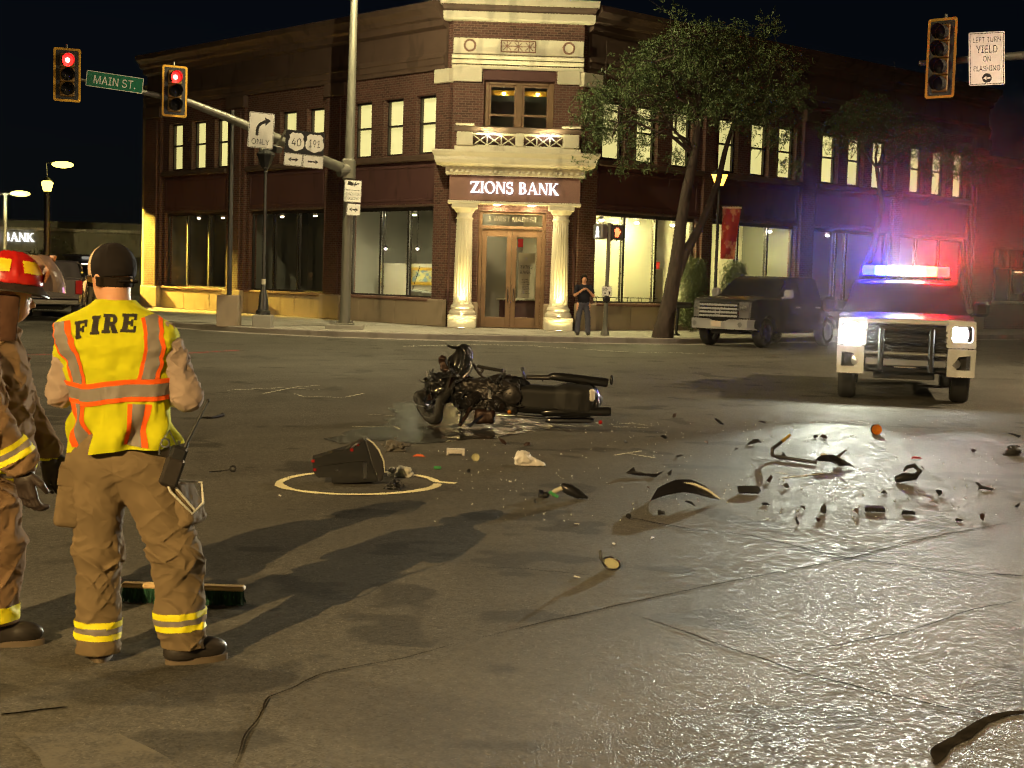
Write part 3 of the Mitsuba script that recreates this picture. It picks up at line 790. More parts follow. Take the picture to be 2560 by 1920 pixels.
# door: frame, transom, two leaves
dk = part(BANK, 'door'); q = MB(MC)
for a, b, z0, z1 in ((-1.06, -0.94, 0.15, 3.8), (0.94, 1.06, 0.15, 3.8), (-0.94, 0.94, 3.72, 3.8), (-0.94, 0.94, 3.26, 3.36)):
    q.bbox(a, b, -0.26, -0.1, z0, z1, 0.012)
q.build(dk, 'wood_frame')
q = MB(MC); q.raw([[-0.94, -0.19, 3.36], [0.94, -0.19, 3.36], [0.94, -0.19, 3.72], [-0.94, -0.19, 3.72]], [[0, 1, 2, 3]]); q.build(part(dk, 'transom_pane'), 'glass')
for s0, s1, hs in ((-0.935, -0.005, -0.09), (0.005, 0.935, 0.09)):
    q = MB(MC)
    for a, b, z0, z1 in ((s0, s0 + 0.15, 0.17, 3.25), (s1 - 0.15, s1, 0.17, 3.25), (s0 + 0.15, s1 - 0.15, 0.17, 0.5), (s0 + 0.15, s1 - 0.15, 3.02, 3.25)):
        q.bbox(a, b, -0.22, -0.16, z0, z1, 0.008)
    q.build(part(dk, 'door_leaf'), 'wood_frame')
    q = MB(MC); q.raw([[s0 + 0.14, -0.19, 0.49], [s1 - 0.14, -0.19, 0.49], [s1 - 0.14, -0.19, 3.03], [s0 + 0.14, -0.19, 3.03]], [[0, 1, 2, 3]]); q.build(part(dk, 'door_pane'), 'glass')
    q = MB(MC); q.tube([[hs, -0.16, 1.0], [hs, -0.09, 1.02], [hs, -0.09, 1.38], [hs, -0.16, 1.4]], 0.016, 8); q.build(part(dk, 'handle'), 'chrome', 40)
# lobby behind the door
r = part(BANK, 'lobby'); q = MB(MC); q.box(-1.6, 1.6, -4.1, -4.0, 0.15, 4.0); q.build(r, 'interior_grey')
q = MB(MC); q.box(-1.7, -1.6, -4.0, -0.36, 0.15, 4.0); q.box(1.6, 1.7, -4.0, -0.36, 0.15, 4.0); q.build(part(r, 'side_wall'), 'interior_grey')
q = MB(MC); q.box(-1.6, 1.6, -4.0, -0.36, 3.82, 3.92); q.build(part(r, 'ceiling'), 'interior_wall')
q = MB(MC); q.box(-1.6, 1.6, -4.0, -0.36, 0.1, 0.16); q.build(part(r, 'floor'), 'interior_floor')
q = MB(MC); q.bbox(-0.9, 0.9, -2.2, -1.6, 0.16, 1.02, 0.02); q.build(part(r, 'counter'), 'panel_brown')
q = MB(MC); q.bbox(-1.0, 1.0, -2.3, -1.5, 1.02, 1.07, 0.01); q.build(part(r, 'counter_top'), 'interior_wall')
q = MB(MC); q.box(0.24, 0.78, -1.03, -1.0, 1.1, 2.55); q.build(part(r, 'notice_board'), 'interior_wall')
q = MB(MC); q.box(-0.8, 0.9, -2.6, -2.5, 2.72, 2.84); q.build(part(r, 'beam'), 'cream_stone')
q = MB(MC); q.box(0.2, 0.36, -0.62, -0.6, 2.72, 2.98); q.build(part(r, 'exit_sign'), 'red_plastic')
for s in (-0.55, 0.55):
    q = MB(MC); q.lathe([(0.08, 0), (0, -0.03)], (s, -0.95, 3.81), n=10); lamp(part(r, 'ceiling_light'), q, V(1, .86, .45), 110, 0.8)
# upper part: frieze block, ornament, top cornice
wbox(MC, 'frieze_block', 'cream_stone', -1.99, 2.05, -WT, 0.14, 8.62, 9.1, bevel=0.015)
for i, (z0, z1, t) in enumerate(((8.17, 8.285, 0.10), (8.32, 8.435, 0.16), (8.47, 8.58, 0.22))):
    wbox(MC, 'fascia', 'cream_stone', -2.03 - 0.0 * i, 2.07, -0.1, t, z0, z1, bevel=0.012)
for s in (-1.48, 1.58):
    q = MB(MC); q.torus((s, 0.15, 8.87), (0, 1, 0), 0.165, 0.03, 28, 8); q.build(part(BANK, 'ring_ornament'), 'brown_trim', 40)  # brown colour stands in for the shade round the ring relief
q = MB(MC); o0, o1, z0, z1 = -0.53, 0.56, 8.69, 9.06
for a, b, c, d in ((o0, o1, z0, z0 + 0.035), (o0, o1, z1 - 0.035, z1), (o0, o0 + 0.035, z0 + 0.035, z1 - 0.035), (o1 - 0.035, o1, z0 + 0.035, z1 - 0.035)):
    q.bbox(a, b, 0.14, 0.185, c, d, 0.008)
for i in range(3):
    cx = o0 + 0.2 + i * 0.345; cz = (z0 + z1) / 2
    for a in range(4):
        q.obox((cx, 0.155, cz), [(math.cos(a * PI / 4), 0, math.sin(a * PI / 4)), (0, 1, 0), (-math.sin(a * PI / 4), 0, math.cos(a * PI / 4))], (0.165, 0.012, 0.011))
q.build(part(BANK, 'lattice_ornament'), 'brown_trim')  # brown stands in for the shadow lines of the star relief
wbox(MC, 'attic_band', 'brick', -2.0, 2.06, -WT, 0.06, 9.104, 9.62)
q = MB(); ringt = [P(-2.04, -0.6), P(-2.04, 0.0), P(2.1, 0.0), P(2.1, -0.6)]
q.sweep([(0.02, 9.62), (0.25, 9.64), (0.28, 9.7), (0.28, 9.88), (0.22, 9.89), (0.22, 9.9), (0.02, 9.9)], ringt); q.build(part(BANK, 'top_cornice'), 'cream_stone')
q = MB(); q.sweep([(0.02, 9.902), (0.24, 9.902), (0.3, 9.98), (0.33, 10.09), (0.02, 10.09)], ringt); q.build(part(BANK, 'top_cornice'), 'cornice_brown')
q = MB(); q.sweep([(0.0, 10.092), (0.38, 10.092), (0.40, 10.29), (0.0, 10.30)], ringt); q.build(part(BANK, 'top_cornice'), 'cream_stone')
q = MB(MC); q.box(-2.02, 2.08, -0.6, 0.0, 9.63, 10.28); q.build(part(BANK, 'cornice_core'), 'cornice_brown')
# balcony: base, piers, rail, crossed bars
k = part(BANK, 'balcony'); q = MB(MC); q.bbox(-1.86, 2.02, -0.02, 0.78, 5.588, 5.74, 0.02); q.build(k, 'cream_stone')
q = MB(MC); q.bbox(-1.9, 2.05, 0.5, 0.80, 6.16, 6.34, 0.02); q.build(part(k, 'rail'), 'cornice_brown')
for a, b in ((-1.8, -1.3), (0.0, 0.26), (1.46, 1.96)):
    q = MB(MC); q.bbox(a, b, 0.46, 0.84 if b - a > 0.4 else 0.8, 5.742, 6.157, 0.02); q.build(part(k, 'pier'), 'cream_stone')
    if b - a > 0.4:
        q = MB(MC); q.bbox(a - 0.04, b + 0.04, 0.44, 0.87, 6.342, 6.41, 0.015); q.build(part(k, 'pier_cap'), 'cream_stone')
for a, b in ((-1.3, 0.0), (0.26, 1.46)):
    q = MB(MC); q.bbox(a, b, 0.56, 0.72, 6.09, 6.155, 0.01); q.bbox(a, b, 0.56, 0.72, 5.743, 5.78, 0.01); q.build(part(k, 'baluster_rail'), 'cream_stone')
    w = (b - a) / 3
    for i in range(3):
        c = a + w * (i + 0.5)
        for sg_ in (1, -1):
            L = math.hypot(w, 0.31) / 2
            q = MB(MC); q.obox((c, 0.64 + 0.004 * sg_, 5.935), [(w, 0, sg_ * 0.31), (0, 1, 0), (-sg_ * 0.31, 0, w)], (L * 0.96, 0.02, 0.016)); q.build(part(k, 'crossbar'), 'cream_stone')
        if i:
            q = MB(MC); q.box(a + w * i - 0.018, a + w * i + 0.018, 0.61, 0.67, 5.78, 6.09); q.build(part(k, 'upright'), 'cream_stone')
for s in (-0.8, 1.0):
    q = MB(MC); q.bbox(s - 0.12, s + 0.12, 0.36, 0.48, 5.745, 5.9, 0.02); q.build(part(k, 'floodlight'), 'dark_frame')
    spot(f'{k}__floodlight_beam' + ('' if s < 0 else '_001'), (MC @ V(s, 0.95, 5.9, 1))[:3], (MC @ V(s * 0.7, 0.18, 9.3, 1))[:3], V(1, .9, .42), 27, 75, 25, 2.0)  # unseen floodlights, added to brighten the frieze and brick above the balcony


# ------------------------------------------------------------------ serif capitals for the bank's signs: strokes with slab ends (widths in units of the height)
def serif(ch):
    b = sg.box; U = shapely.union_all
    P_ = sg.Polygon
    S, t, k = 0.19, 0.085, 0.05
    stem = lambda x: [b(x, 0, x + S, 1), b(x - k, 0, x + S + k, 0.055), b(x - k, 0.945, x + S + k, 1)]
    if ch == 'Z':
        return U([b(0, 0.9, 0.74, 1), b(0, 0, 0.76, 0.1), P_([(0.5, 0.95), (0.74, 0.95), (0.26, 0.05), (0.0, 0.05)]), P_([(0, 1), (0.1, 1), (0.04, 0.72), (0, 0.72)]), P_([(0.76, 0), (0.66, 0), (0.72, 0.3), (0.76, 0.3)])]), 0.8
    if ch == 'I':
        return U(stem(k)), S + 2 * k + 0.03
    if ch == 'O':
        e = sg.Point(0, 0).buffer(1, 48)
        return affinity.translate(affinity.scale(e, 0.46, 0.52), 0.46, 0.5).difference(affinity.translate(affinity.rotate(affinity.scale(e, 0.27, 0.44), 12), 0.46, 0.5)), 0.94
    if ch == 'N':
        return U([b(0.06, 0, 0.06 + t, 1), b(0, 0, 0.21, 0.055), b(0.66, 0, 0.66 + t, 1), b(0.58, 0.945, 0.83, 1), P_([(0.0, 1), (0.24, 1), (0.745, 0), (0.62, 0)])]), 0.84
    if ch == 'S':
        y = np.linspace(0, 1, 40)
        th = np.linspace(0.15 * PI, 1.5 * PI, 24); up = np.stack([0.29 + 0.22 * np.cos(th), 0.74 + 0.22 * np.sin(th)], 1)
        th2 = np.linspace(0.5 * PI, -0.85 * PI, 24); lo = np.stack([0.29 + 0.25 * np.cos(th2), 0.27 + 0.25 * np.sin(th2)], 1)
        ln = sg.LineString([*up, *lo]).buffer(0.072)
        return U([ln, P_([(0.44, 0.72), (0.55, 0.68), (0.55, 1.0), (0.5, 1.0)]), P_([(0.0, 0.3), (0.1, 0.28), (0.06, 0.0), (0.0, 0.0)])]), 0.6
    if ch == 'B':
        up = affinity.translate(affinity.scale(sg.Point(0, 0).buffer(1, 32), 0.27, 0.255), 0.32, 0.745); dn = affinity.translate(affinity.scale(sg.Point(0, 0).buffer(1, 32), 0.31, 0.275), 0.34, 0.275)
        up = U([up, b(0.1, 0.49, 0.32, 1.0)]); dn = U([dn, b(0.1, 0, 0.34, 0.55)])
        hu = U([affinity.translate(affinity.scale(sg.Point(0, 0).buffer(1, 32), 0.1, 0.17), 0.32, 0.745), b(0.2, 0.575, 0.32, 0.915)]); hd = U([affinity.translate(affinity.scale(sg.Point(0, 0).buffer(1, 32), 0.12, 0.185), 0.34, 0.275), b(0.2, 0.09, 0.34, 0.46)])
        return U([U([up, dn]).difference(U([hu, hd])), *stem(k)]), 0.7
    if ch == 'A':
        return U([P_([(0.36, 1.02), (0.48, 1.02), (0.86, 0.03), (0.66, 0.03)]), P_([(0.36, 1.02), (0.44, 0.98), (0.155, 0.03), (0.07, 0.03)]), b(0.2, 0.3, 0.66, 0.375), b(0, 0, 0.24, 0.055), b(0.58, 0, 0.92, 0.055)]), 0.9
    if ch == 'K':
        return U([*stem(k), P_([(0.22, 0.46), (0.6, 1), (0.7, 1), (0.32, 0.44)]), P_([(0.26, 0.55), (0.4, 0.62), (0.86, 0.0), (0.6, 0.0)]), b(0.52, 0.945, 0.8, 1), b(0.55, 0, 0.9, 0.05)]), 0.88
    return None, 0.35


def serif_word(word, width):
    out, x = [], 0.0
    for ch in word:
        g, w = serif(ch)
        if g is not None:
            out.append(affinity.translate(g, x, 0))
        x += w + (0.045 if g is not None else 0.1)
    s = width / x
    return [affinity.scale(g, s, s, origin=(0, 0)) for g in out], s


SW = V(0.93, 0.95, 1.0)
k = thing('bank_name_sign', 'glowing white serif letters reading ZIONS BANK above the columned door', 'sign')
ls, hgt = serif_word('ZIONS BANK', 2.74)
for g in ls:
    q = MB(MC); q.prism(g, 0.05, frame([-1.335, 0.555, 4.32], [1, 0, 0], [0, 0, 1], [0, 1, 0])); lamp(part(k, 'letter'), q, SW, 2.2, 0.02)
k = thing('address_lettering', 'gold lettering 3 WEST MAIN ST on the transom over the bank door', 'lettering')
q = MB(MC); m = text_mesh('3 WEST MAIN ST', 0.15, 0.006); w = m.bounds[1][0]
q.mesh(m, frame([-0.78, -0.187, 3.5], [1.56 / w, 0, 0], [0, 0, 1], [0, 1, 0])); q.build(k, 'cream_stone')
k = thing('door_notice', 'black lettering and small print on the pale board inside the door', 'notice')
q = MB(MC)
for i, wd in enumerate(('ZIONS', 'BANK')):
    for g in serif_word(wd, 0.40 if i == 0 else 0.36)[0]:
        q.prism(g, 0.004, frame([0.3, -0.998, 2.05 - 0.17 * i], [1, 0, 0], [0, 0, 1], [0, 1, 0]))
rr = np.random.default_rng(3)
for i in range(9):
    q.box(0.36, 0.36 + 0.2 + 0.13 * rr.random(), -0.998, -0.994, 1.70 - 0.055 * i, 1.712 - 0.055 * i)
q.build(k, 'sign_black')


# ------------------------------------------------------------------ signs: plate with border and legend; frame F: x right, y up, z towards the viewer
def signframe(c, yaw, tilt=0.0):
    """yaw: turned to the viewer's right (radians); tilt: rolled clockwise."""
    x = V(math.cos(yaw), math.sin(yaw), 0); z = V(math.sin(yaw), -math.cos(yaw), 0); y = V(0, 0, 1)
    x, y = x * math.cos(tilt) - y * math.sin(tilt), x * math.sin(tilt) + y * math.cos(tilt)
    return frame(c, x, y, z)


def plate(k, F, w, h, face, r=0.035, border=None, bw=0.012, inset=0.012):
    q = MB(F); q.prism(rbox(w, h, r), 0.004, frame([0, 0, -0.004], [1, 0, 0], [0, 1, 0], [0, 0, 1])); q.build(k, 'sign_back')
    q = MB(F); q.prism(rbox(w - 0.004, h - 0.004, r), 0.003, np.eye(4)); q.build(part(k, 'face'), face)
    if border:
        q = MB(F); q.prism(rbox(w - 2 * inset, h - 2 * inset, r * 0.8).difference(rbox(w - 2 * inset - 2 * bw, h - 2 * inset - 2 * bw, r * 0.6)), 0.002, frame([0, 0, 0.0035], [1, 0, 0], [0, 1, 0], [0, 0, 1])); q.build(part(k, 'border'), border)


def legend(k, F, polys, mat, z=0.0035, nm='symbol'):
    q = MB(F); q.prism(shapely.union_all(polys) if isinstance(polys, list) else polys, 0.002, frame([0, 0, z], [1, 0, 0], [0, 1, 0], [0, 0, 1])); q.build(part(k, nm), mat)


def words(k, F, text, cx, y, h, mat, width=None, bold=True, z=0.0035, nm='lettering'):
    m = text_mesh(text, h, 0.002, bold); w = m.bounds[1][0] - m.bounds[0][0]; s = 1.0 if width is None else width / w
    q = MB(F); q.mesh(m, frame([cx - s * w / 2 - s * m.bounds[0][0], y, z], [s, 0, 0], [0, 1, 0], [0, 0, 1])); q.build(part(k, nm), mat)


def arrow(l, t=0.035, hl=0.09, hw=0.085, both=False):
    g = [sg.box(-l / 2 + (hl if both else 0), -t / 2, l / 2 - hl * 0.8, t / 2), sg.Polygon([(l / 2, 0), (l / 2 - hl, hw / 2 + 0.01), (l / 2 - hl * 0.75, 0), (l / 2 - hl, -hw / 2 - 0.01)])]
    if both:
        g.append(affinity.scale(g[1], -1, 1, origin=(0, 0)))
    return shapely.union_all(g)


# the signal mast on the corner: pole with a base, curved arm, luminaire arm above the frame
MAST = gp(862, 822, 0.15); mx, my = MAST[:2]
k = thing('signal_mast', 'tall galvanised mast arm pole on the sidewalk corner carrying the two red signals', 'signal mast')
q = MB(); q.tube([[mx, my, 0.28], [mx + 0.03, my, 5], [mx + 0.08, my, 11.0]], [0.155, 0.135, 0.085], 20); q.build(k, 'galvanised', True)
q = MB(); q.bbox(mx - 0.5, mx + 0.5, my - 0.5, my + 0.5, 0.12, 0.27, 0.02); q.build(part(k, 'footing'), 'concrete')
q = MB(); q.bbox(mx - 0.26, mx + 0.26, my - 0.26, my + 0.26, 0.272, 0.31, 0.01)
for a in (-1, 1):
    for b in (-1, 1):
        q.cyl([mx + a * 0.2, my + b * 0.2, 0.31], [mx + a * 0.2, my + b * 0.2, 0.38], 0.025, 0.025, 6)
q.build(part(k, 'base_plate'), 'galvanised')
SIG2, SIG1 = at(437, 228, 38.5), at(168, 187, 37.0)
arm_pts = np.array([[mx - 0.1, my - 0.1, 4.66], at(800, 398, 41.2), at(690, 345, 40.2), at(560, 290, 39.4), at(470, 255, 38.9), at(300, 218, 37.9), at(150, 190, 37.2)])
q = MB(); q.tube(arm_pts, [0.15, 0.145, 0.13, 0.11, 0.095, 0.05, 0.03], 16); q.build(part(k, 'arm'), 'galvanised', True)
q = MB(); q.cyl([mx - 0.25, my - 0.18, 4.62], [mx + 0.1, my + 0.02, 4.66], 0.2, 0.2, 16); q.bbox(mx - 0.17, mx + 0.2, my - 0.2, my + 0.18, 4.35, 4.95, 0.05); q.build(part(k, 'arm_clamp'), 'galvanised')
def luminaire(k, pole, L):
    pole, L = np.asarray(pole), np.asarray(L)
    q = MB(); q.tube([pole, pole + (L - pole) * [0.4, 0.4, 1.05], L + V(0, 0, 0.1)], [0.05, 0.045, 0.04], 8); q.build(part(k, 'lamp_arm'), 'galvanised', True)
    d = unit((L - pole) * [1, 1, 0])
    q = MB(); q.obox(L + d * 0.2 + V(0, 0, 0.12), [d, np.cross([0, 0, 1], d), [0, 0, 1]], (0.36, 0.16, 0.07), 0.75); q.build(part(k, 'lamp_head'), 'sign_back')
    q = MB(); q.lathe([(0.0, -0.02), (0.13, 0.03)], L + d * 0.2, n=14); lamp(part(k, 'lamp_glass'), q, V(1, 0.75, 0.4), 12, 0.01)
luminaire(k, [mx + 0.08, my, 10.6], LUM['mast'] + V(0, 0, 0.3))


def signal(k, c, yaw, n, lit, tilt=0.0):
    """A vertical signal head of n lamps with a backplate; lit: index from the top of the red one, or None."""
    F = signframe(c, yaw, tilt); hh = n * 0.355 + 0.25; ww = 0.66
    q = MB(F); q.prism(rbox(ww, hh, 0.06).difference(rbox(0.35, hh - 0.24, 0.02)), 0.004, frame([0, 0, -0.02], [1, 0, 0], [0, 1, 0], [0, 0, 1])); q.build(k, 'signal_black')
    q = MB(F); q.prism(rbox(ww, hh, 0.06).difference(rbox(ww - 0.11, hh - 0.11, 0.04)), 0.003, frame([0, 0, -0.014], [1, 0, 0], [0, 1, 0], [0, 0, 1])); q.build(part(k, 'backplate_border'), 'signal_yellow')
    for i in range(n):
        y = (n / 2 - 0.5 - i) * 0.355
        q = MB(F); q.bbox(-0.175, 0.175, y - 0.173, y + 0.173, -0.2, 0.012, 0.02); q.build(part(k, 'housing'), 'signal_housing')
        q = MB(F)
        a = np.linspace(-0.28 * PI, 1.28 * PI, 26); R = 0.158
        for r_, fl in ((R, 0), (R - 0.006, 1)):
            v = np.concatenate([np.stack([r_ * np.cos(a), y + r_ * np.sin(a), np.full(26, 0.012)], 1), np.stack([r_ * np.cos(a), y + r_ * np.sin(a), 0.13 + 0.14 * (0.5 + 0.5 * np.sin(a))], 1)])
            q.raw(v, [[j, j + 1, j + 27, j + 26] for j in range(25)])
        q.build(part(k, 'visor_hood'), 'signal_black', 40)
        q = MB(F); q.lathe([(0.0, 0.055), (0.08, 0.046), (0.148, 0.014)], (0, y, 0), n=20)
        if lit == i:
            lamp(part(k, 'red_lamp'), q, V(1.0, 0.004, 0.004), 8, 0.4)
            q = MB(F); q.lathe([(0.0, 0.0602), (0.06, 0.0555)], (0, y, 0), n=16); lamp(part(k, 'lamp_core'), q, V(1.0, 0.5, 0.4), 6, 0.05)
        else:
            q.build(part(k, 'lamp_lens'), 'tinted_glass', 40)
    q = MB(F); q.cyl([0, hh / 2 - 0.15, -0.1], [0, hh / 2 + 0.1, -0.16], 0.03, 0.03, 8); q.cyl([0, 0, -0.2], [0, 0, -0.36], 0.05, 0.05, 8); q.build(part(k, 'bracket'), 'galvanised')
    return k


signal(thing('traffic_signal', 'red traffic signal at the far left end of the mast arm', 'traffic light', 'red signals on the mast arm'), SIG1, 0.42, 3, 0)
signal(thing('traffic_signal', 'red traffic signal right of the green street sign', 'traffic light', 'red signals on the mast arm'), SIG2, 0.5, 3, 0)
RS = at(2352, 145, 31.5)
signal(thing('traffic_signal', 'unlit four lamp signal head with yellow border at the top right', 'traffic light'), RS, -0.72, 4, None)
k = thing('mast_arm_pole', 'grey mast arm entering from the right behind the yield sign', 'signal mast')
q = MB(); q.tube([at(2300, 158, 31.9), at(2560, 138, 33), at(3300, 85, 36)], [0.06, 0.09, 0.14], 12); q.build(k, 'galvanised', True)
pb = at(3300, 85, 36)
q = MB(); q.tube([[pb[0], pb[1], 0], [pb[0], pb[1], 10]], [0.17, 0.1], 14); q.build(part(k, 'pole'), 'galvanised', True)
luminaire(k, [pb[0], pb[1], 9.3], LUM['right'] + V(0, 0, 0.3))
# hanging street sign
k = thing('street_name_sign', 'green street name sign reading MAIN ST. hanging between the red signals', 'street sign')
F = signframe(at(287, 205, 37.6), 0.30, 0.085); plate(k, F, 1.40, 0.40, 'sign_green', 0.03, 'sign_white', 0.014, 0.006)
words(k, F, 'MAIN ST.', 0.0, -0.105, 0.2, 'sign_white', 1.02, False)
# right turn only
k = thing('turn_sign', 'white sign with bent right arrow and the word ONLY on the mast arm', 'traffic sign')
F = signframe(at(653, 326, 38.7), 0.28, 0.05); plate(k, F, 0.66, 0.92, 'sign_white', 0.04, 'sign_black', 0.012)
th = np.linspace(PI, 0.62 * PI, 14); bend = sg.LineString([(-0.1, -0.14), (-0.1, -0.02), *[(0.12 + 0.22 * math.cos(a), 0.0 + 0.22 * math.sin(a)) for a in th], (0.1, 0.245)]).buffer(0.036, cap_style='flat')
legend(k, F, [bend, sg.Polygon([(0.08, 0.34), (0.24, 0.27), (0.1, 0.13)])], 'sign_black')
words(k, F, 'ONLY', 0.0, -0.36, 0.135, 'sign_black', 0.46, False)
# route shields and arrows
k = thing('route_sign', 'black route panel with white shields 40 and 191 above two arrow plates', 'traffic sign')
F = signframe(at(762, 357, 39.0), 0.26, 0.05); plate(k, F, 1.02, 0.60, 'sign_black', 0.01)
for cx, wd, t in ((-0.22, 0.40, '40'), (0.26, 0.47, '191')):
    h2, w2 = 0.235, wd / 2
    sh = sg.Polygon([(cx + w2 * x, h2 * y) for x, y in ((-0.52, 1.0), (-0.25, 0.9), (0, 0.98), (0.25, 0.9), (0.52, 1.0), (0.88, 0.7), (0.80, 0.4), (0.98, 0.05), (1.0, -0.35), (0.8, -0.68), (0.35, -0.84), (0, -1.0), (-0.35, -0.84), (-0.8, -0.68), (-1.0, -0.35), (-0.98, 0.05), (-0.80, 0.4), (-0.88, 0.7))]).buffer(0.015).buffer(-0.005)
    legend(k, F, sh, 'sign_white', nm='shield')
    words(k, F, t, cx, -0.105, 0.2, 'sign_black', wd * 0.62, False, 0.006)
for i, (cx, w_, both, y) in enumerate(((-0.27, 0.48, True, -0.465), (0.25, 0.54, False, -0.475))):
    kk = thing('arrow_sign', ('white plate with a two headed arrow under the 40 shield' if both else 'white plate with a right arrow under the 191 shield'), 'traffic sign')
    F2 = F @ frame([cx, y, 0], [1, 0, 0], [0, 1, 0], [0, 0, 1]); plate(kk, F2, w_, 0.33, 'sign_white', 0.02, 'sign_black', 0.008, 0.008)
    legend(kk, F2, arrow(0.27 if both else 0.28, 0.04, 0.085, 0.1, both), 'sign_black')
# signs on the mast pole
k = thing('tour_sign', 'white sign with a dinosaur emblem and DINOSAUR DIAMOND lettering on the mast pole', 'traffic sign')
F = signframe(at(882, 478, 41.7), 0.12, 0.03); plate(k, F, 0.48, 0.62, 'sign_white', 0.02, 'sign_black', 0.008, 0.006)
dino = shapely.union_all([affinity.rotate(sg.box(-0.15, 0.16, 0.0, 0.26), -14), sg.LineString([(-0.02, 0.2), (0.08, 0.19), (0.16, 0.22)]).buffer(0.016), sg.LineString([(0.08, 0.26), (0.04, 0.14)]).buffer(0.012)])
legend(k, F, dino, 'sign_black')
for t, y, h in (('DINOSAUR', -0.12, 0.075), ('DIAMOND', -0.24, 0.075)):
    words(k, F, t, 0.0, y, h, 'sign_black', 0.38, False)
legend(k, F, [sg.box(-0.2, 0.02, 0.2, 0.035)], 'sign_black', nm='rule')
k = thing('arrow_sign', 'small white plate with a two headed arrow low on the mast pole', 'traffic sign')
F = signframe(at(884, 524, 41.7), 0.12, 0.03); plate(k, F, 0.38, 0.33, 'sign_white', 0.02, 'sign_black', 0.008, 0.006); legend(k, F, arrow(0.26, 0.045, 0.09, 0.1, True), 'sign_black')
# left turn sign
k = thing('yield_sign', 'white sign reading LEFT TURN YIELD ON FLASHING with an arrow disc at top right', 'traffic sign')
F = signframe(at(2467, 146, 31.7), -0.16, -0.055); plate(k, F, 0.74, 1.12, 'sign_white', 0.03, 'sign_black', 0.014, 0.022)
for t, y, h, w_ in (('LEFT TURN', 0.34, 0.11, 0.56), ('YIELD', 0.12, 0.155, 0.43), ('ON', -0.06, 0.11, 0.15), ('FLASHING', -0.26, 0.11, 0.54)):
    words(k, F, t, 0.0, y, h, 'sign_black', w_, False)
legend(k, F, affinity.translate(sg.Point(0, 0).buffer(0.1, 24), 0.0, -0.41), 'sign_black', nm='disc')
legend(k, F, affinity.translate(affinity.scale(arrow(0.15, 0.025, 0.07, 0.08), -1, 1, origin=(0, 0)), 0.0, -0.41), 'sign_white', 0.0056, 'arrow')
# camera on the arm
k = thing('detection_camera', 'small grey camera hanging under the mast arm below the ONLY sign', 'camera')
c = at(690, 372, 39.3); q = MB(); q.tube([c + V(0.25, 0, 0.5), c + V(0.1, 0, 0.2), c + V(0.02, 0, 0.1)], 0.03, 8); q.build(k, 'galvanised')
q = MB(); q.obox(c, [V(0.6, -0.8, -0.25), V(0.8, 0.6, 0), np.cross(unit(V(0.6, -0.8, -0.25)), V(0.8, 0.6, 0))], (0.2, 0.08, 0.08)); q.build(part(k, 'camera_body'), 'sign_back')


# ------------------------------------------------------------------ lamp posts
def lantern_post(k, p, h, lit=None, power=0):
    p = np.asarray(p, float); x, y, z = p
    q = MB(); q.lathe([(0.2, z), (0.2, z + 0.1), (0.15, z + 0.14), (0.13, z + 0.45), (0.07, z + 0.75), (0.052, z + 0.95), (0.042, h - 0.4), (0.06, h - 0.36), (0.04, h - 0.3), (0.09, h - 0.25), (0.09, h - 0.22)], (x, y, 0), n=16); q.build(k, 'black_iron', 30)
    g = MB(); g.lathe([(0.12, h - 0.219), (0.25, h + 0.12), (0.24, h + 0.13)], (x, y, 0), n=8)
    if lit is None:
        g.build(part(k, 'lantern_glass'), 'tinted_glass')
    else:
        lamp(part(k, 'lantern_glass'), g, lit, power, 0.3)
        spot(f'{k}__lantern_light', (x, y, h - 0.32), (x + 0.1, y - 0.1, 0), V(1, .52, .12), 480, 86, 60, 4)
    q = MB(); q.lathe([(0.26, h + 0.12), (0.26, h + 0.15), (0.13, h + 0.26), (0.05, h + 0.3), (0.03, h + 0.36), (0.02, h + 0.46), (0.0, h + 0.52)], (x, y, 0), n=8); q.build(part(k, 'lantern_cap'), 'black_iron')
    q = MB()
    for a in range(4):
        u = V(math.cos(a * PI / 2), math.sin(a * PI / 2), 0); q.tube([p * [1, 1, 0] + u * 0.093 + V(0, 0, h - 0.22), p * [1, 1, 0] + u * 0.235 + V(0, 0, h + 0.13)], 0.008, 5)
    q.build(part(k, 'lantern_rib'), 'black_iron')


p = gp(657, 818, 0.15)
k = thing('lamp_post', 'unlit black lantern post on a square concrete footing left of the mast', 'lamp post')
lantern_post(k, V(p[0], p[1], 0.5), at(657, 398, p[1])[2])
q = MB(); q.bbox(p[0] - 0.26, p[0] + 0.26, p[1] - 0.26, p[1] + 0.26, 0.12, 0.5, 0.015); q.build(part(k, 'footing'), 'concrete')
q = MB(); q.cyl([p[0], p[1], 1.35], [p[0], p[1], 1.5], 0.062, 0.062, 12); q.build(part(k, 'tag'), 'cream_stone')
LP2 = B + dR * 2.83 + nR * 3.4
k = thing('lamp_post', 'black lantern post with glowing orange lantern and red banner beside the tree', 'lamp post')
lantern_post(k, V(LP2[0], LP2[1], 0.15), 4.98, V(1, .42, .03), 9)
q = MB(); q.cyl([LP2[0], LP2[1], 4.15], [LP2[0] + 0.72, LP2[1] - 0.1, 4.15], 0.016, 0.016, 8); q.build(part(k, 'banner_rod'), 'black_iron')
k = thing('street_banner', 'long red banner hanging from the lit lantern post', 'banner')
bx = at(1800, 505, LP2[1])[0]
u = np.linspace(0, 1, 13); w = np.linspace(0, 1, 25); vv = []
for b_ in w:
    for a_ in u:
        wd = 0.56 * (1 - 0.22 * b_); vv.append([LP2[0] + 0.13 + wd * a_ - 0.02 * b_, LP2[1] - 0.06 + 0.07 * math.sin(a_ * 5 + b_ * 4) * b_, 4.12 - 1.6 * b_])
vv = np.array(vv); ff = [[i * 13 + j, i * 13 + j + 1, (i + 1) * 13 + j + 1, (i + 1) * 13 + j] for i in range(24) for j in range(12)]
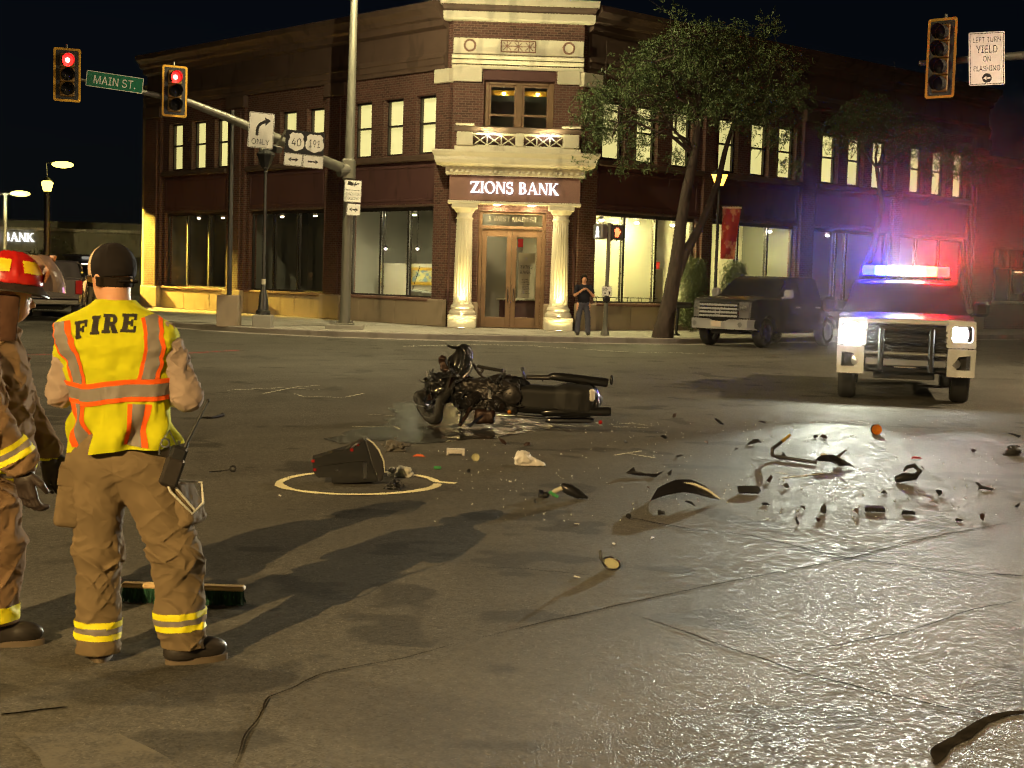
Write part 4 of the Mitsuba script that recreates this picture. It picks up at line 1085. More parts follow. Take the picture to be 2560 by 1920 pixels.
put(k, (np.vstack([vv, vv + V(0, 0.004, 0)]), np.vstack([ff, np.array(ff)[:, ::-1] + len(vv)])), 'banner_red')
q = MB(); q.box(LP2[0] + 0.12, LP2[0] + 0.71, LP2[1] - 0.1, LP2[1] - 0.066, 4.07, 4.13); q.build(part(k, 'hem'), 'banner_pale')
# flag pole on a concrete pedestal left of the lantern post
p = gp(572, 814, 0.15)
k = thing('flag_pole', 'thin dark pole rising from a square concrete pedestal near the left shop window', 'pole')
q = MB(); q.tube([[p[0], p[1], 1.0], [p[0], p[1], 6.2]], [0.07, 0.06], 12); q.build(k, 'black_iron', True)
q = MB(); q.bbox(p[0] - 0.3, p[0] + 0.3, p[1] - 0.3, p[1] + 0.3, 0.12, 1.02, 0.02); q.build(part(k, 'pedestal'), 'base_stone')
# lamps at the far left
pA = V(-20.3, 64.0)
k = thing('lamp_post', 'tall dark post with a lit lantern and a lit side lamp above it, far left', 'lamp post')
q = MB(); q.tube([[pA[0], pA[1], 0.1], [pA[0], pA[1], 4.9]], [0.15, 0.13], 12); q.build(k, 'black_iron', True)
q = MB(); q.lathe([(0.0, 4.84), (0.17, 4.9), (0.26, 5.26), (0.17, 5.34)], (*pA, 0), n=14); lamp(part(k, 'lantern'), q, V(1, .78, .14), 4, 0.2)
q = MB(); q.lathe([(0.22, 5.35), (0.1, 5.48), (0.0, 5.52)], (*pA, 0), n=14); q.build(part(k, 'lantern_cap'), 'black_iron')
q = MB(); q.tube([[pA[0], pA[1], 5.4], [pA[0] - 0.05, pA[1], 6.1], [pA[0] + 0.3, pA[1], 6.15]], 0.03, 8); q.build(part(k, 'side_arm'), 'sign_back')
q = MB(); q.ball((pA[0] + 0.66, pA[1], 6.05), 0.25, 2, (1.9, 1.2, 0.6)); lamp(part(k, 'side_lamp'), q, V(1, .84, .14), 4, 0.2)
spot('left_wall_light', (pA[0] + 0.3, pA[1] - 0.2, 4.95), (-15.9, 61.3, 1.9), V(1, .62, .08), 6500, 24, 20, 4)
pB = V(-25.9, 75.0)
k = thing('lamp_post', 'white double armed parking lot lamp at the far left edge', 'lamp post')
q = MB(); q.tube([[pB[0], pB[1], 0.1], [pB[0], pB[1], 5.3]], [0.1, 0.08], 10); q.tube([[pB[0] - 0.9, pB[1], 5.35], [pB[0], pB[1], 5.2], [pB[0] + 0.6, pB[1], 5.3]], 0.04, 8); q.build(k, 'cream_stone')
for dx in (-0.95, 0.75):
    q = MB(); q.ball((pB[0] + dx, pB[1], 5.28), 0.28, 2, (1.8, 1.2, 0.55)); lamp(part(k, 'lamp_glass'), q, V(1, .86, .16), 4, 0.1)
point('parking_light', (pB[0], pB[1] - 1, 5.0), V(1, .84, .38), 45, 1.5)

# ------------------------------------------------------------------ pedestrian signal on the right of the door
p = gp(1512, 838, 0.15); px_, py_ = p[:2]; topz = at(1521, 557, py_)[2]
k = thing('pedestrian_signal', 'thin pole with an orange hand signal and a white walking figure signal', 'pedestrian signal')
q = MB(); q.tube([[px_, py_, 0.15], [px_ + 0.01, py_, 1.4], [px_ + 0.03, py_, topz]], [0.07, 0.055, 0.055], 12); q.build(k, 'galvanised', True)
q = MB(); q.lathe([(0.13, 0.15), (0.13, 0.22), (0.09, 0.3), (0.07, 0.42)], (px_, py_, 0), n=14); q.build(part(k, 'base'), 'galvanised', 30)
for i, (cx, cy) in enumerate(((1543, 581), (1493, 579))):
    c = at(cx, cy, py_ - 0.02); F = signframe(c, 0.0 if i == 0 else -0.95, 0.0)
    q = MB(F); q.bbox(-0.21, 0.21, -0.21, 0.21, -0.24, 0.0, 0.03)
    for sx in (-0.15, 0, 0.15):
        for sy in (-0.22, 0.22):
            q.ball((sx, sy, -0.1), 0.022, 1)
    q.build(part(k, 'signal_box'), 'signal_black' if i == 0 else 'sign_back')
    if i == 0:
        hand = [sg.box(-0.055, -0.13, 0.045, 0.0), sg.Polygon([(0.03, -0.03), (0.03, -0.1), (0.105, 0.02), (0.085, 0.045)])]
        hand += [sg.LineString([(x0, -0.01), (x1, y1)]).buffer(0.0125) for x0, x1, y1 in ((-0.042, -0.062, 0.075), (-0.015, -0.022, 0.115), (0.012, 0.014, 0.115), (0.036, 0.046, 0.085))]
        q = MB(F); q.prism(shapely.union_all(hand).buffer(0.008), 0.01, frame([0, 0, 0.004], [1, 0, 0], [0, 1, 0], [0, 0, 1])); lamp(part(k, 'hand_symbol'), q, V(1, .07, .006), 3.5, 0.05)
    else:
        man = shapely.union_all([sg.Point(0.0, 0.12).buffer(0.035), sg.LineString([(0, 0.08), (-0.01, -0.02)]).buffer(0.035), sg.LineString([(0, -0.02), (0.06, -0.15)]).buffer(0.022), sg.LineString([(-0.01, -0.02), (-0.07, -0.15)]).buffer(0.022), sg.LineString([(0, 0.06), (0.07, -0.01)]).buffer(0.016), sg.LineString([(0, 0.06), (-0.07, 0.0)]).buffer(0.016)])
        q = MB(F); q.prism(man, 0.01, frame([0.02, 0, 0.004], [1, 0, 0], [0, 1, 0], [0, 0, 1])); lamp(part(k, 'walking_symbol'), q, V(.9, .95, 1), 2.2, 0.03)
    q = MB(); q.cyl(c + V(0, 0.1, 0), [px_ + 0.03, py_, c[2]], 0.03, 0.03, 8); q.build(part(k, 'bracket'), 'signal_black')
c = at(1517, 728, py_ - 0.09); F = signframe(c, 0.0)
kk = thing('button_sign', 'small grey push button sign on the pedestrian signal pole', 'sign'); plate(kk, F, 0.29, 0.28, 'sign_white', 0.03, 'sign_black', 0.006, 0.006)
legend(kk, F, [sg.box(-0.11, 0.06, 0.0, 0.075), sg.box(-0.11, 0.03, 0.02, 0.042), sg.box(-0.11, 0.0, -0.01, 0.012), sg.Point(-0.05, -0.06).buffer(0.025), sg.box(0.05, -0.1, 0.1, 0.0)], 'sign_black')
c = at(1516, 748, py_ - 0.1); q = MB(); q.lathe([(0.0, 0.0), (0.1, 0.01), (0.11, 0.06), (0.06, 0.1)], c, (0, -1, 0), 14); kk = thing('push_button', 'round black push button unit under the small sign on the pedestrian pole', 'button'); q.build(kk, 'signal_black', 30)

# ------------------------------------------------------------------ trees and shrubs
def leaves(n, blobs, size, seed, droop=0.3, clump=0, twig=None):
    """Narrow leaflets in sprays round the points of the blobs (centre, radii)."""
    r = np.random.default_rng(seed)
    w = np.array([b[1][0] * b[1][1] * b[1][2] for b in blobs]) ** 0.8; w /= w.sum()
    which = r.choice(len(blobs), n, p=w)
    C = np.array([b[0] for b in blobs])[which]; Rr = np.array([b[1] for b in blobs])[which]
    d = r.normal(size=(n, 3)); d /= np.linalg.norm(d, axis=1, keepdims=True)
    c = C + d * Rr * (r.random((n, 1)) ** 0.45)
    keep = nfbm(c * 1.7 + seed, 3) > 0.45
    c = c[keep]
    if clump:                                            # sprays: leaves gather round twig ends
        c = c[: len(c) // clump]; twigs = c.copy(); c = np.repeat(c, clump, 0) + r.normal(size=(len(c) * clump, 3)) * [0.17, 0.17, 0.11] + V(0, 0, -0.06)
    else:
        twigs = None
    n = len(c)
    out_v, m = [], 7
    ax = r.normal(size=(n, 3)); ax[:, 2] -= droop; ax /= np.linalg.norm(ax, axis=1, keepdims=True)
    side = np.cross(ax, r.normal(size=(n, 3))); side /= np.linalg.norm(side, axis=1, keepdims=True)
    L = size * (0.7 + 0.7 * r.random((n, 1)))
    for j in range(m):                                   # a compound leaf: m leaflets along a stalk
        t = (j // 2 + 0.6) / (m / 2); sgn = 1 if j % 2 else -1
        base = c + ax * L * t; dv = ax * 0.55 + side * sgn * 0.85 + r.normal(size=(n, 3)) * 0.25; dv /= np.linalg.norm(dv, axis=1, keepdims=True)
        wv = np.cross(dv, r.normal(size=(n, 3))); wv /= np.linalg.norm(wv, axis=1, keepdims=True)
        l = L * 0.5
        out_v.append(np.stack([base, base + dv * l * 0.5 + wv * l * 0.17, base + dv * l, base + dv * l * 0.5 - wv * l * 0.17], 1))
    if twig is not None:
        for e in twigs[:: 2]:
            a = twig[np.argmin(((twig - e) ** 2).sum(1))]; a = a + (e - a) * max(0.0, 1 - 0.9 / (np.linalg.norm(e - a) + 1e-6))
            TWQ.tube([a, (a + e) / 2 + r.normal(size=3) * 0.05, e], [0.012, 0.008, 0.004], 4, False)
    v = np.concatenate(out_v).reshape(-1, 3); k4 = np.arange(len(v) // 4)[:, None] * 4
    return v, np.vstack([k4 + [0, 1, 2], k4 + [0, 2, 3]])


def limbs(start, ends, r0, seed, q):
    r = np.random.default_rng(seed)
    for e, rr in ends:
        s = np.asarray(start, float); e = np.asarray(e, float); t = np.linspace(0, 1, 7)[:, None]
        p = s + (e - s) * t + r.normal(size=(7, 3)) * 0.1 * np.sin(t * PI) * np.linalg.norm(e - s) * 0.5
        p[:, 2] += 0.12 * np.linalg.norm(e - s) * np.sin(t[:, 0] * PI)
        q.tube(p, np.linspace(rr, 0.012, 7), 7)
        for _ in range(4):
            b = p[r.integers(2, 6)]; q.tube([b, b + r.normal(size=3) * 0.5 + V(0, 0, 0.2), b + r.normal(size=3) * 0.9 + V(0, 0, 0.3)], [rr * 0.35, rr * 0.2, 0.006], 5)


tp = gp(1655, 844, 0.15); D0 = tp[1]
TP = lambda x, y, dd=0.0: at(x, y, D0 + dd)
k = thing('street_tree', 'tall leafy street tree with a forked trunk standing at the kerb', 'tree')
q = MB()
tr = np.array([TP(1655, 850), TP(1664, 800), TP(1680, 720), TP(1694, 640), TP(1702, 560), TP(1716, 480), TP(1735, 390), TP(1748, 300)])
q.tube(tr, [0.33, 0.25, 0.215, 0.20, 0.165, 0.15, 0.14, 0.11], 14)
br = np.array([TP(1692, 690), TP(1712, 635), TP(1748, 570, 0.2), TP(1775, 510, 0.3), TP(1795, 455, 0.5), TP(1812, 380, 0.6), TP(1836, 300, 0.8)])
q.tube(br, [0.16, 0.14, 0.12, 0.1, 0.09, 0.075, 0.05], 10)
limbs(tr[-1], [(TP(1600, 150, -1), 0.07), (TP(1760, 60), 0.08), (TP(1690, 120, 1.5), 0.06), (TP(1850, 110, 1), 0.06)], 0.1, 4, q)
limbs(tr[-2], [(TP(1520, 300, -1), 0.06), (TP(1620, 260, 1), 0.05), (TP(1560, 230, -0.5), 0.05), (TP(1490, 270, 0.5), 0.04)], 0.1, 5, q)
limbs(br[-1], [(TP(1930, 200, 1), 0.04), (TP(1960, 300, -0.5), 0.03), (TP(1880, 160, 0), 0.04)], 0.06, 6, q)
q.build(part(k, 'trunk'), 'bark', True)
bl = [((1745, 150), (1.9, 1.9, 1.5)), ((1650, 200), (1.5, 1.6, 1.2)), ((1860, 190), (1.5, 1.6, 1.3)), ((1770, 70), (1.3, 1.3, 0.75)), ((1700, 90), (1.1, 1.2, 0.6)), ((1880, 110), (1.0, 1.1, 0.8)), ((1570, 240), (1.2, 1.3, 0.8)), ((1520, 250), (0.9, 1.0, 0.6)), ((1500, 320), (0.7, 0.9, 0.45)), ((1560, 330), (0.9, 1.0, 0.5)), ((1610, 370), (0.7, 0.9, 0.45)), ((1940, 260), (1.1, 1.2, 0.8)), ((1760, 260), (1.6, 1.6, 0.8)), ((1640, 120), (0.7, 0.9, 0.55)), ((1600, 120), (0.45, 0.5, 0.3)), ((1570, 395), (0.6, 0.6, 0.3)), ((1960, 340), (0.6, 0.7, 0.4)), ((1850, 290), (1.0, 1.2, 0.6))]
bl += [((1470, 290), (0.5, 0.6, 0.3)), ((1480, 380), (0.5, 0.6, 0.35)), ((1545, 150), (0.5, 0.6, 0.35)), ((1985, 180), (0.6, 0.7, 0.4)), ((1990, 400), (0.5, 0.6, 0.3)), ((1690, 30), (0.5, 0.6, 0.3)), ((1830, 30), (0.5, 0.6, 0.3)), ((1900, 60), (0.5, 0.6, 0.3)), ((1700, 380), (0.6, 0.7, 0.25))]
TWQ = MB(); sk = np.vstack([tr[4:], br[3:], *[np.linspace(tr[-1], TP(x, y, 0.2), 9) for (x, y), _ in bl]])
lv = leaves(8600, [(TP(x, y, 0.2), r) for (x, y), r in bl], 0.17, 21, 0.5, 11, sk)
TWQ.build(part(k, 'twigs'), 'bark'); tag(f'{k}__twigs', kind='stuff')
put(part(k, 'crown'), lv, 'leaf_green')
# second tree, farther along the street
t2 = B + dR * 10.5 + nR * 3.2; D2 = t2[1]; T2 = lambda x, y, dd=0.0: at(x, y, D2 + dd)
x2 = 1280 + t2[0] / t2[1] * FPX + 8
k = thing('street_tree', 'slimmer street tree behind the pickup, partly hidden by its glare', 'tree')
q = MB(); tr = np.array([V(*t2, 0.1), T2(x2 + 6, 740), T2(x2 + 45, 640), T2(x2 + 75, 520), T2(x2 + 60, 420)]); q.tube(tr, [0.17, 0.14, 0.12, 0.1, 0.07], 10)
limbs(tr[-1], [(T2(x2 - 60, 330), 0.05), (T2(x2 + 140, 330, 1), 0.05), (T2(x2 + 40, 300, 1), 0.05), (T2(x2 + 240, 380), 0.04)], 0.06, 8, q)
q.build(part(k, 'trunk'), 'bark', True)
put(part(k, 'crown'), leaves(3000, [(T2(x2 + a, b), r) for a, b, r in ((0, 330, (1.2, 1.2, .8)), (130, 350, (1.3, 1.3, .9)), (240, 400, (1.1, 1.2, .8)), (60, 280, (1.2, 1.2, .8)), (320, 430, (.9, 1, .6)))], 0.16, 33), 'leaf_dark')
for i, (s, h, w_, lab) in enumerate(((4.65, 2.62, 0.5, 'tall trimmed shrub left of the lit lantern post'), (6.75, 2.55, 0.45, 'tall trimmed shrub right of the lit lantern post, behind the pickup hood'))):
    c = B + dR * s + nR * 0.95; k = thing('shrub', lab, 'shrub')
    q = MB(); q.tube([[*c, 0.1], [*c, 1.2]], [0.06, 0.04], 7); q.build(part(k, 'stem'), 'bark')
    put(part(k, 'crown'), leaves(5200, [(V(*c, 0.3 + (h - 0.3) * f), (w_, w_ * 0.9, 0.42)) for f in (0.15, 0.38, 0.62, 0.82)], 0.09, 50 + i, 0.0), 'leaf_shrub')
k = thing('tree', 'dark bushy tree in front of the far bank at the left', 'tree')
c = at(105, 700, 72); q = MB(); q.tube([[c[0], c[1], 0], [c[0], c[1], 2.4]], [0.14, 0.08], 8); q.build(part(k, 'trunk'), 'bark')
put(part(k, 'crown'), leaves(1300, [(at(x, y, 72), r) for x, y, r in ((100, 640, (.8, .8, .6)), (145, 625, (.7, .8, .7)), (150, 670, (.8, .9, .7)), (60, 650, (.9, .9, .5)), (15, 660, (.9, .9, .5)), (175, 690, (.6, .7, .6)), (110, 690, (.9, .9, .6)))], 0.13, 71), 'leaf_olive')

# ash bin by the tree
p = gp(1690, 838, 0.15)
k = thing('litter_post', 'black post with a wide flat rounded top right of the tree trunk', 'litter bin')
q = MB(); q.cyl([p[0], p[1], 0.15], [p[0] + 0.04, p[1], 1.0], 0.045, 0.045, 10); q.lathe([(0.12, 0.15), (0.11, 0.19), (0.04, 0.22)], (p[0], p[1], 0), n=12); q.build(k, 'black_iron')
q = MB(); q.bbox(p[0] - 0.36, p[0] + 0.46, p[1] - 0.2, p[1] + 0.2, 0.98, 1.16, 0.07); q.build(part(k, 'top_box'), 'black_iron')

# ------------------------------------------------------------------ far bank at the left, neighbour shop at the right
k = thing('far_bank', 'low pale flat roofed bank building across the lot at the far left', 'building')
FB = at(150, 700, 84); MF = frame([FB[0], FB[1], 0], [1, 0.05, 0], [0.05, -1, 0], [0, 0, 1])
hz = lambda x, y: at(x, y, 84)
zt, zb = hz(200, 575)[2], hz(200, 640)[2]
q = MB(MF); q.bbox(-8, 9, -10, 0, zb, zt - 0.12, 0.04); q.build(part(k, 'fascia'), 'far_wall')
q = MB(MF); q.bbox(-8.1, 9.1, -10.1, 0.1, zt - 0.116, zt + 0.06, 0.03); q.build(part(k, 'coping'), 'cream_stone')
q = MB(MF); q.bbox(-6, 8, -8, -3, zt, zt + 0.55, 0.03); q.build(part(k, 'parapet'), 'far_wall')
q = MB(MF); q.box(-8, 9, -9, -1.5, 0, zb); q.build(part(k, 'wall'), 'far_wall')
for x in (-6.5, 2.55, 8.4):
    q = MB(MF); q.bbox(x - 0.3, x + 0.3, -0.9, -0.2, 0, zb, 0.03); q.build(part(k, 'pillar'), 'far_wall')
wx0, wx1 = hz(194, 660)[0] - FB[0], hz(231, 660)[0] - FB[0]
q = MB(MF); q.box(wx0, wx1, -1.5, -1.45, hz(200, 682)[2], hz(200, 630)[2]); lamp(part(k, 'lit_window'), q, LIT, 0.85, 0.01)
q = MB(MF); q.box(wx0, wx1, -1.446, -1.43, hz(200, 651)[2] - 0.015, hz(200, 651)[2] + 0.015); q.box(wx0 - 0.1, wx0, -1.5, -1.4, 0.9, zb); q.box(wx1, wx1 + 0.1, -1.5, -1.4, 0.9, zb); q.build(part(k, 'window_frame'), 'dark_frame')
k = thing('far_bank_sign', 'glowing white serif bank name letters on the low far building', 'sign')
ls, hh = serif_word('ZIONS BANK', 3.75); tx = hz(88, 600)[0] - FB[0] - 3.75
for g in ls:
    q = MB(MF); q.prism(g, 0.06, frame([tx, 0.02, hz(60, 604)[2]], [1, 0, 0], [0, 0, 1], [0, 1, 0])); lamp(part(k, 'letter'), q, SW, 2.2, 0.004)
k = thing('shop', 'pinkish brick shop with a display window and barred sign panel at the right edge', 'building')
MS = wallframe(B + dR * 24.9, dR, nR)
q = MB(MS); q.box(0, 22, -8, -0.3, 0.1, 7.2); q.build(part(k, 'wall'), 'brick')
q = MB(MS); q.bbox(0, 22, -8, -0.2, 7.2, 7.6, 0.05); q.build(part(k, 'coping'), 'brown_trim')
spx = lambda x: (lambda a: (a * (B + dR * 24.9)[1] - (B + dR * 24.9)[0]) / (dR[0] - a * dR[1]))((x - 1280 - 8) / FPX)
s0, s1 = spx(2495), spx(2640)
dS = (B + dR * (24.9 + s0))[1]; z = lambda y: at(2495, y, dS)[2]
q = MB(MS); q.bbox(s0 - 0.1, s1 + 0.1, -0.3, 0.1, z(759), z(752), 0.03); q.build(part(k, 'sill'), 'cream_stone')
q = MB(MS); q.box(s0, s1, -0.3, -0.28, z(752), z(670)); q.build(part(k, 'window'), 'tinted_glass')
for i in range(5):
    s = s0 + (s1 - s0) * i / 4
    q = MB(MS); q.box(s - 0.04, s + 0.04, -0.28, -0.2, z(752), z(670)); q.build(part(k, 'window_post'), 'brown_trim')
q = MB(MS); q.box(s0 - 0.1, s1, -0.28, -0.16, z(672), z(668)); q.build(part(k, 'window_head'), 'brown_trim')
for i in range(22):
    s = s0 + 0.25 * i
    if s < s1:
        q = MB(MS); q.box(s, s + 0.06, -0.3, -0.1, z(666), z(622)); q.build(part(k, 'sign_bar'), 'brown_trim')
for i in range(2):
    s = s0 + (s1 - s0) * (0.36 + 0.25 * i)
    kk = thing('dress_form', ('headless display figure' if i == 0 else 'second headless display figure') + (' in a pale tie behind the shop window at right edge' if i == 0 else ' farther right in the shop window'), 'mannequin')
    q = MB(MS); q.lathe([(0.02, z(748)), (0.02, z(735)), (0.2, z(732)), (0.26, z(715)), (0.28, z(695)), (0.3, z(688)), (0.1, z(682)), (0.07, z(679))], (s, -0.12, 0), n=14); q.build(kk, 'interior_dark', 40)
    q = MB(MS); q.box(s - 0.25, s + 0.25, -0.2, -0.1, z(680), z(676)); lamp(part(kk, 'spot_lamp'), q, V(1, .65, .3), 1.2, 0.004)
    q = MB(MS); q.prism(sg.Polygon([(s - 0.05, z(684)), (s + 0.05, z(684)), (s + 0.1, z(722)), (s, z(730)), (s - 0.1, z(722))]), 0.02, frame([0, 0.17, 0], [1, 0, 0], [0, 0, 1], [0, 1, 0])); q.build(part(kk, 'tie'), 'cream_stone')

# the lamp post behind the camera, which throws the long shadows, and the one across the street at the left
for i, (kx, lab) in enumerate((('behind', 'street lamp on the kerb behind the onlooker'), ('left', 'street lamp across the road on the left'))):
    L = LUM[kx]; k = thing('street_lamp', lab, 'street lamp')
    b = L[:2] + (V(-1.6, -1.2) if i == 0 else V(-2.0, 0.5))
    q = MB(); q.tube([[b[0], b[1], 0], [b[0], b[1], L[2] + 0.2]], [0.12, 0.08], 12); q.build(k, 'galvanised', True)
    luminaire(k, [b[0], b[1], L[2] + 0.1], L + V(0, 0, 0.3))


# ------------------------------------------------------------------ vehicles (frame: x forward, y left, z up; the origin is under the middle of the front bumper)
def deformed(poly, hw, fn, size=0.14, t=None):
    """A side outline (x, z) extruded across the car and shaped by fn(points); t: a thin skin on both sides instead."""
    ms = []
    for y0, d in ([(-hw, 2 * hw)] if t is None else [(-hw - t / 2, t), (hw - t / 2, t)]):
        for g in getattr(poly, 'geoms', [poly]):
            m = trimesh.creation.extrude_polygon(g, d, engine='earcut')
            v = np.array(m.vertices)[:, [0, 2, 1]]; v[:, 1] += y0
            v, f = trimesh.remesh.subdivide_to_size(v, np.array(m.faces)[:, ::-1], size, max_iter=12)
            ms.append(trimesh.Trimesh(v, f, process=True))
    m = trimesh.util.concatenate(ms) if len(ms) > 1 else ms[0]
    return fn(np.array(m.vertices)), np.array(m.faces)


def wheel(k, M, x, y, r, side, rim='chrome', nm='wheel'):
    w = part(k, nm); w_ = 0.27
    q = MB(M); q.lathe([(r * 0.62, -w_ / 2), (r * 0.9, -w_ / 2), (r * 0.98, -w_ * 0.36), (r, -w_ * 0.2), (r, w_ * 0.2), (r * 0.98, w_ * 0.36), (r * 0.9, w_ / 2), (r * 0.62, w_ / 2)], (x, y, r), (0, 1, 0), 32); q.build(w, 'tyre', 40)
    q = MB(M); o = side * w_ * 0.30
    q.lathe([(r * 0.64, -w_ / 2), (r * 0.64, w_ / 2), (r * 0.58, w_ / 2 - 0.01), (r * 0.56, w_ * 0.1)], (x, y, r), (0, side, 0), 28)
    for a in range(6):
        c, s = math.cos(a * PI / 3), math.sin(a * PI / 3)
        q.obox((x + c * r * 0.32, y + o, r + s * r * 0.32), [(c, 0, s), (0, side, 0), (-s, 0, c)], (r * 0.28, 0.03, r * 0.085))
    q.lathe([(0.0, 0.04), (r * 0.15, 0.03), (r * 0.16, 0)], (x, y + o, r), (0, side, 0), 14)
    q.build(part(w, 'rim'), rim, 30)
    q = MB(M); q.lathe([(r * 0.55, 0.0), (0.0, 0.001)], (x, y - side * 0.02, r), (0, side, 0), 20); q.build(part(w, 'brake_disc'), 'black_plastic')


def pickup(k, M, paint, L=6.1, W=2.03, zr=1.97, zh=1.36, zb=1.36, chrome='dark_chrome', wr=0.41, xw=(-1.0, -4.72), grille='dark_chrome', bed=True, glass='tinted_glass'):
    hw = W / 2

    def shape(v):
        v = v.copy(); x, y, z = v.T
        f = 1 - 0.13 * np.clip((x + 0.55) / 0.55, 0, 1) ** 2 - 0.05 * np.clip((-L + 0.5 - x) / 0.5, 0, 1) ** 2
        f = f * (1 - 0.03 * np.clip((0.75 - z) / 0.35, 0, 1) ** 1.5 - 0.03 * np.clip((z - 1.05) / 0.35, 0, 1) ** 2)
        up = np.clip((z - zb) / (zr - zb), 0, 1)
        f = f * (1 - 0.17 * up)
        v[:, 0] = x - 0.16 * np.clip(np.abs(y) / hw, 0, 1) ** 3 * np.clip((x + 0.6) / 0.6, 0, 1)
        v[:, 1] = y * f
        v[:, 2] = z + 0.03 * (1 - (y / hw) ** 2) * np.clip((z - 1.2) / 0.15, 0, 1)
        return v
    arch = lambda xc: sg.Point(xc, wr).buffer(wr + 0.075, 24)
    body = sg.Polygon([(-0.05, 0.62), (-0.02, 0.9), (-0.06, zh - 0.14), (-0.16, zh - 0.05), (-0.6, zh + 0.0), (-1.5, zb + 0.03), (-2.2, zb), (-L + 0.03, zb), (-L, zb - 0.05), (-L, 0.72), (-L + 0.1, 0.6), (-L + 0.3, 0.5), (-0.5, 0.45)])
    body = body.difference(shapely.union_all([arch(x) for x in xw]))
    if bed:
        body = body.difference(sg.box(-L + 0.12, zb - 0.02, -4.25, zb + 0.2))
    put(part(k, 'body'), deformed(body, hw, shape), paint, 32)
    cab = sg.Polygon([(-1.42, zb - 0.05), (-2.28, zr - 0.06), (-2.55, zr), (-3.9, zr), (-4.08, zr - 0.05), (-4.22, zb - 0.05)] if bed else [(-1.42, zb - 0.05), (-2.28, zr - 0.06), (-2.55, zr), (-L + 0.75, zr), (-L + 0.5, zr - 0.06), (-L + 0.2, zb - 0.05)])
    put(part(k, 'cab'), deformed(cab, hw * 0.985, shape), paint, 32)
    g0, g1 = zb + 0.04, zr - 0.1
    sx = lambda z: -1.42 - (z - zb + 0.05) / (zr - 0.01 - zb) * 0.86
    wins = [sg.Polygon([(sx(g0) - 0.16, g0), (sx(g1) - 0.10, g1), (-2.78, g1), (-2.84, g0)]), sg.Polygon([(-2.95, g0), (-2.9, g1), (-3.86, g1), (-3.98, g0)])]
    if not bed:
        wins.append(sg.Polygon([(-4.1, g0), (-4.02, g1), (-L + 0.95, g1), (-L + 0.55, g0)]))
    for w in wins:
        v, f = deformed(w.buffer(0.02).buffer(-0.01), hw * 0.985 + 0.004, shape, 0.2, 0.012)
        for s in (-1, 1):
            m = trimesh.Trimesh(v, f, process=False); m.update_faces(m.triangles_center[:, 1] * s > 0); m.remove_unreferenced_vertices()
            put(part(k, 'side_window'), m, glass, 32)
    # windscreen: a sheet just proud of the cab's front slope
    n = 13; rows = []
    for z in np.linspace(zb + 0.03, zr - 0.1, 5):
        y = np.linspace(-hw * 0.93, hw * 0.93, n); rows.append(np.stack([np.full(n, sx(z) + 0.012), y, np.full(n, z)], 1))
    v = shape(np.vstack(rows)); v[:, 0] += 0.012
    put(part(k, 'windscreen'), (v, [[i * n + j, i * n + j + 1, (i + 1) * n + j + 1, (i + 1) * n + j] for i in range(4) for j in range(n - 1)]), glass, True)
    for x in xw:
        for s in (-1, 1):
            wheel(k, M, x, s * (hw - 0.17), wr, s)
    # door lines, handles, mirrors
    q = MB()
    for x0 in (-1.62, -2.88, -4.18):
        v = shape(np.array([[x0, s * hw, z] for s in (-1, 1) for z in np.linspace(0.58, zb - 0.01, 6)]))
        for s in (0, 6):
            q.tube(v[s:s + 6], 0.006, 5)
    q.build(part(k, 'door_gap'), 'black_plastic')
    for x0 in (-2.68, -3.92):
        for s in (-1, 1):
            p = shape(np.array([[x0, s * hw, 1.13]]))[0]; q = MB(); q.bbox(p[0] - 0.11, p[0] + 0.11, p[1] - 0.02, p[1] + 0.028 * s + 0.02, 1.11, 1.15, 0.01); q.build(part(k, 'door_handle'), chrome)
    for s in (-1, 1):
        q = MB(); q.bbox(-1.92, -1.72, s * (hw + 0.16) - 0.12, s * (hw + 0.16) + 0.12, zb + 0.02, zb + 0.27, 0.05); q.tube([[-1.8, s * hw * 0.9, zb], [-1.82, s * (hw + 0.1), zb + 0.08]], 0.03, 6); q.build(part(k, 'mirror'), chrome if paint != 'paint_white' else paint)
    # front: grille, lamps, bumper
    q = MB(); q.bbox(-0.16, 0.035, -0.62, 0.62, 0.78, zh - 0.1, 0.03); q.build(part(k, 'grille'), 'black_plastic')
    for i, z in enumerate(np.linspace(0.86, zh - 0.2, 4)):
        q = MB(); q.bbox(-0.1, 0.06, -0.6, 0.6, z - 0.028, z + 0.028, 0.012); q.build(part(k, 'grille_bar'), grille)
    q = MB(); q.torus((0.055, 0, 0.97 + (zh - 1.36) / 2), (1, 0, 0), 0.085, 0.014, 20, 6, 1); q.build(part(k, 'badge'), grille, 40)
    for s in (-1, 1):
        v = shape(np.array([[x, s * y, z] for x in (-0.3, 0.03) for y in (0.64, hw - 0.01) for z in (0.82, zh - 0.11)]))
        q = MB(); q.mesh(trimesh.convex.convex_hull(v)); q.build(part(k, 'headlight'), 'headlamp_glass')
        for y_ in (0.72, 0.88):
            p = shape(np.array([[0.02, s * y_, 1.1]]))[0]; q = MB(); q.lathe([(0.06, 0.0), (0.075, 0.04), (0.05, 0.045), (0.0, 0.02)], p, (1, 0, 0), 14); q.build(part(k, 'headlight_reflector'), 'chrome', 40)
    v = shape(np.array([[x, y, z] for x in (-0.35, 0.12) for y in (-hw, hw) for z in (0.5, 0.78)])); q = MB(); c = trimesh.convex.convex_hull(v)
    q.mesh(c); q.build(part(k, 'bumper'), chrome if paint != 'paint_white' else 'black_plastic')
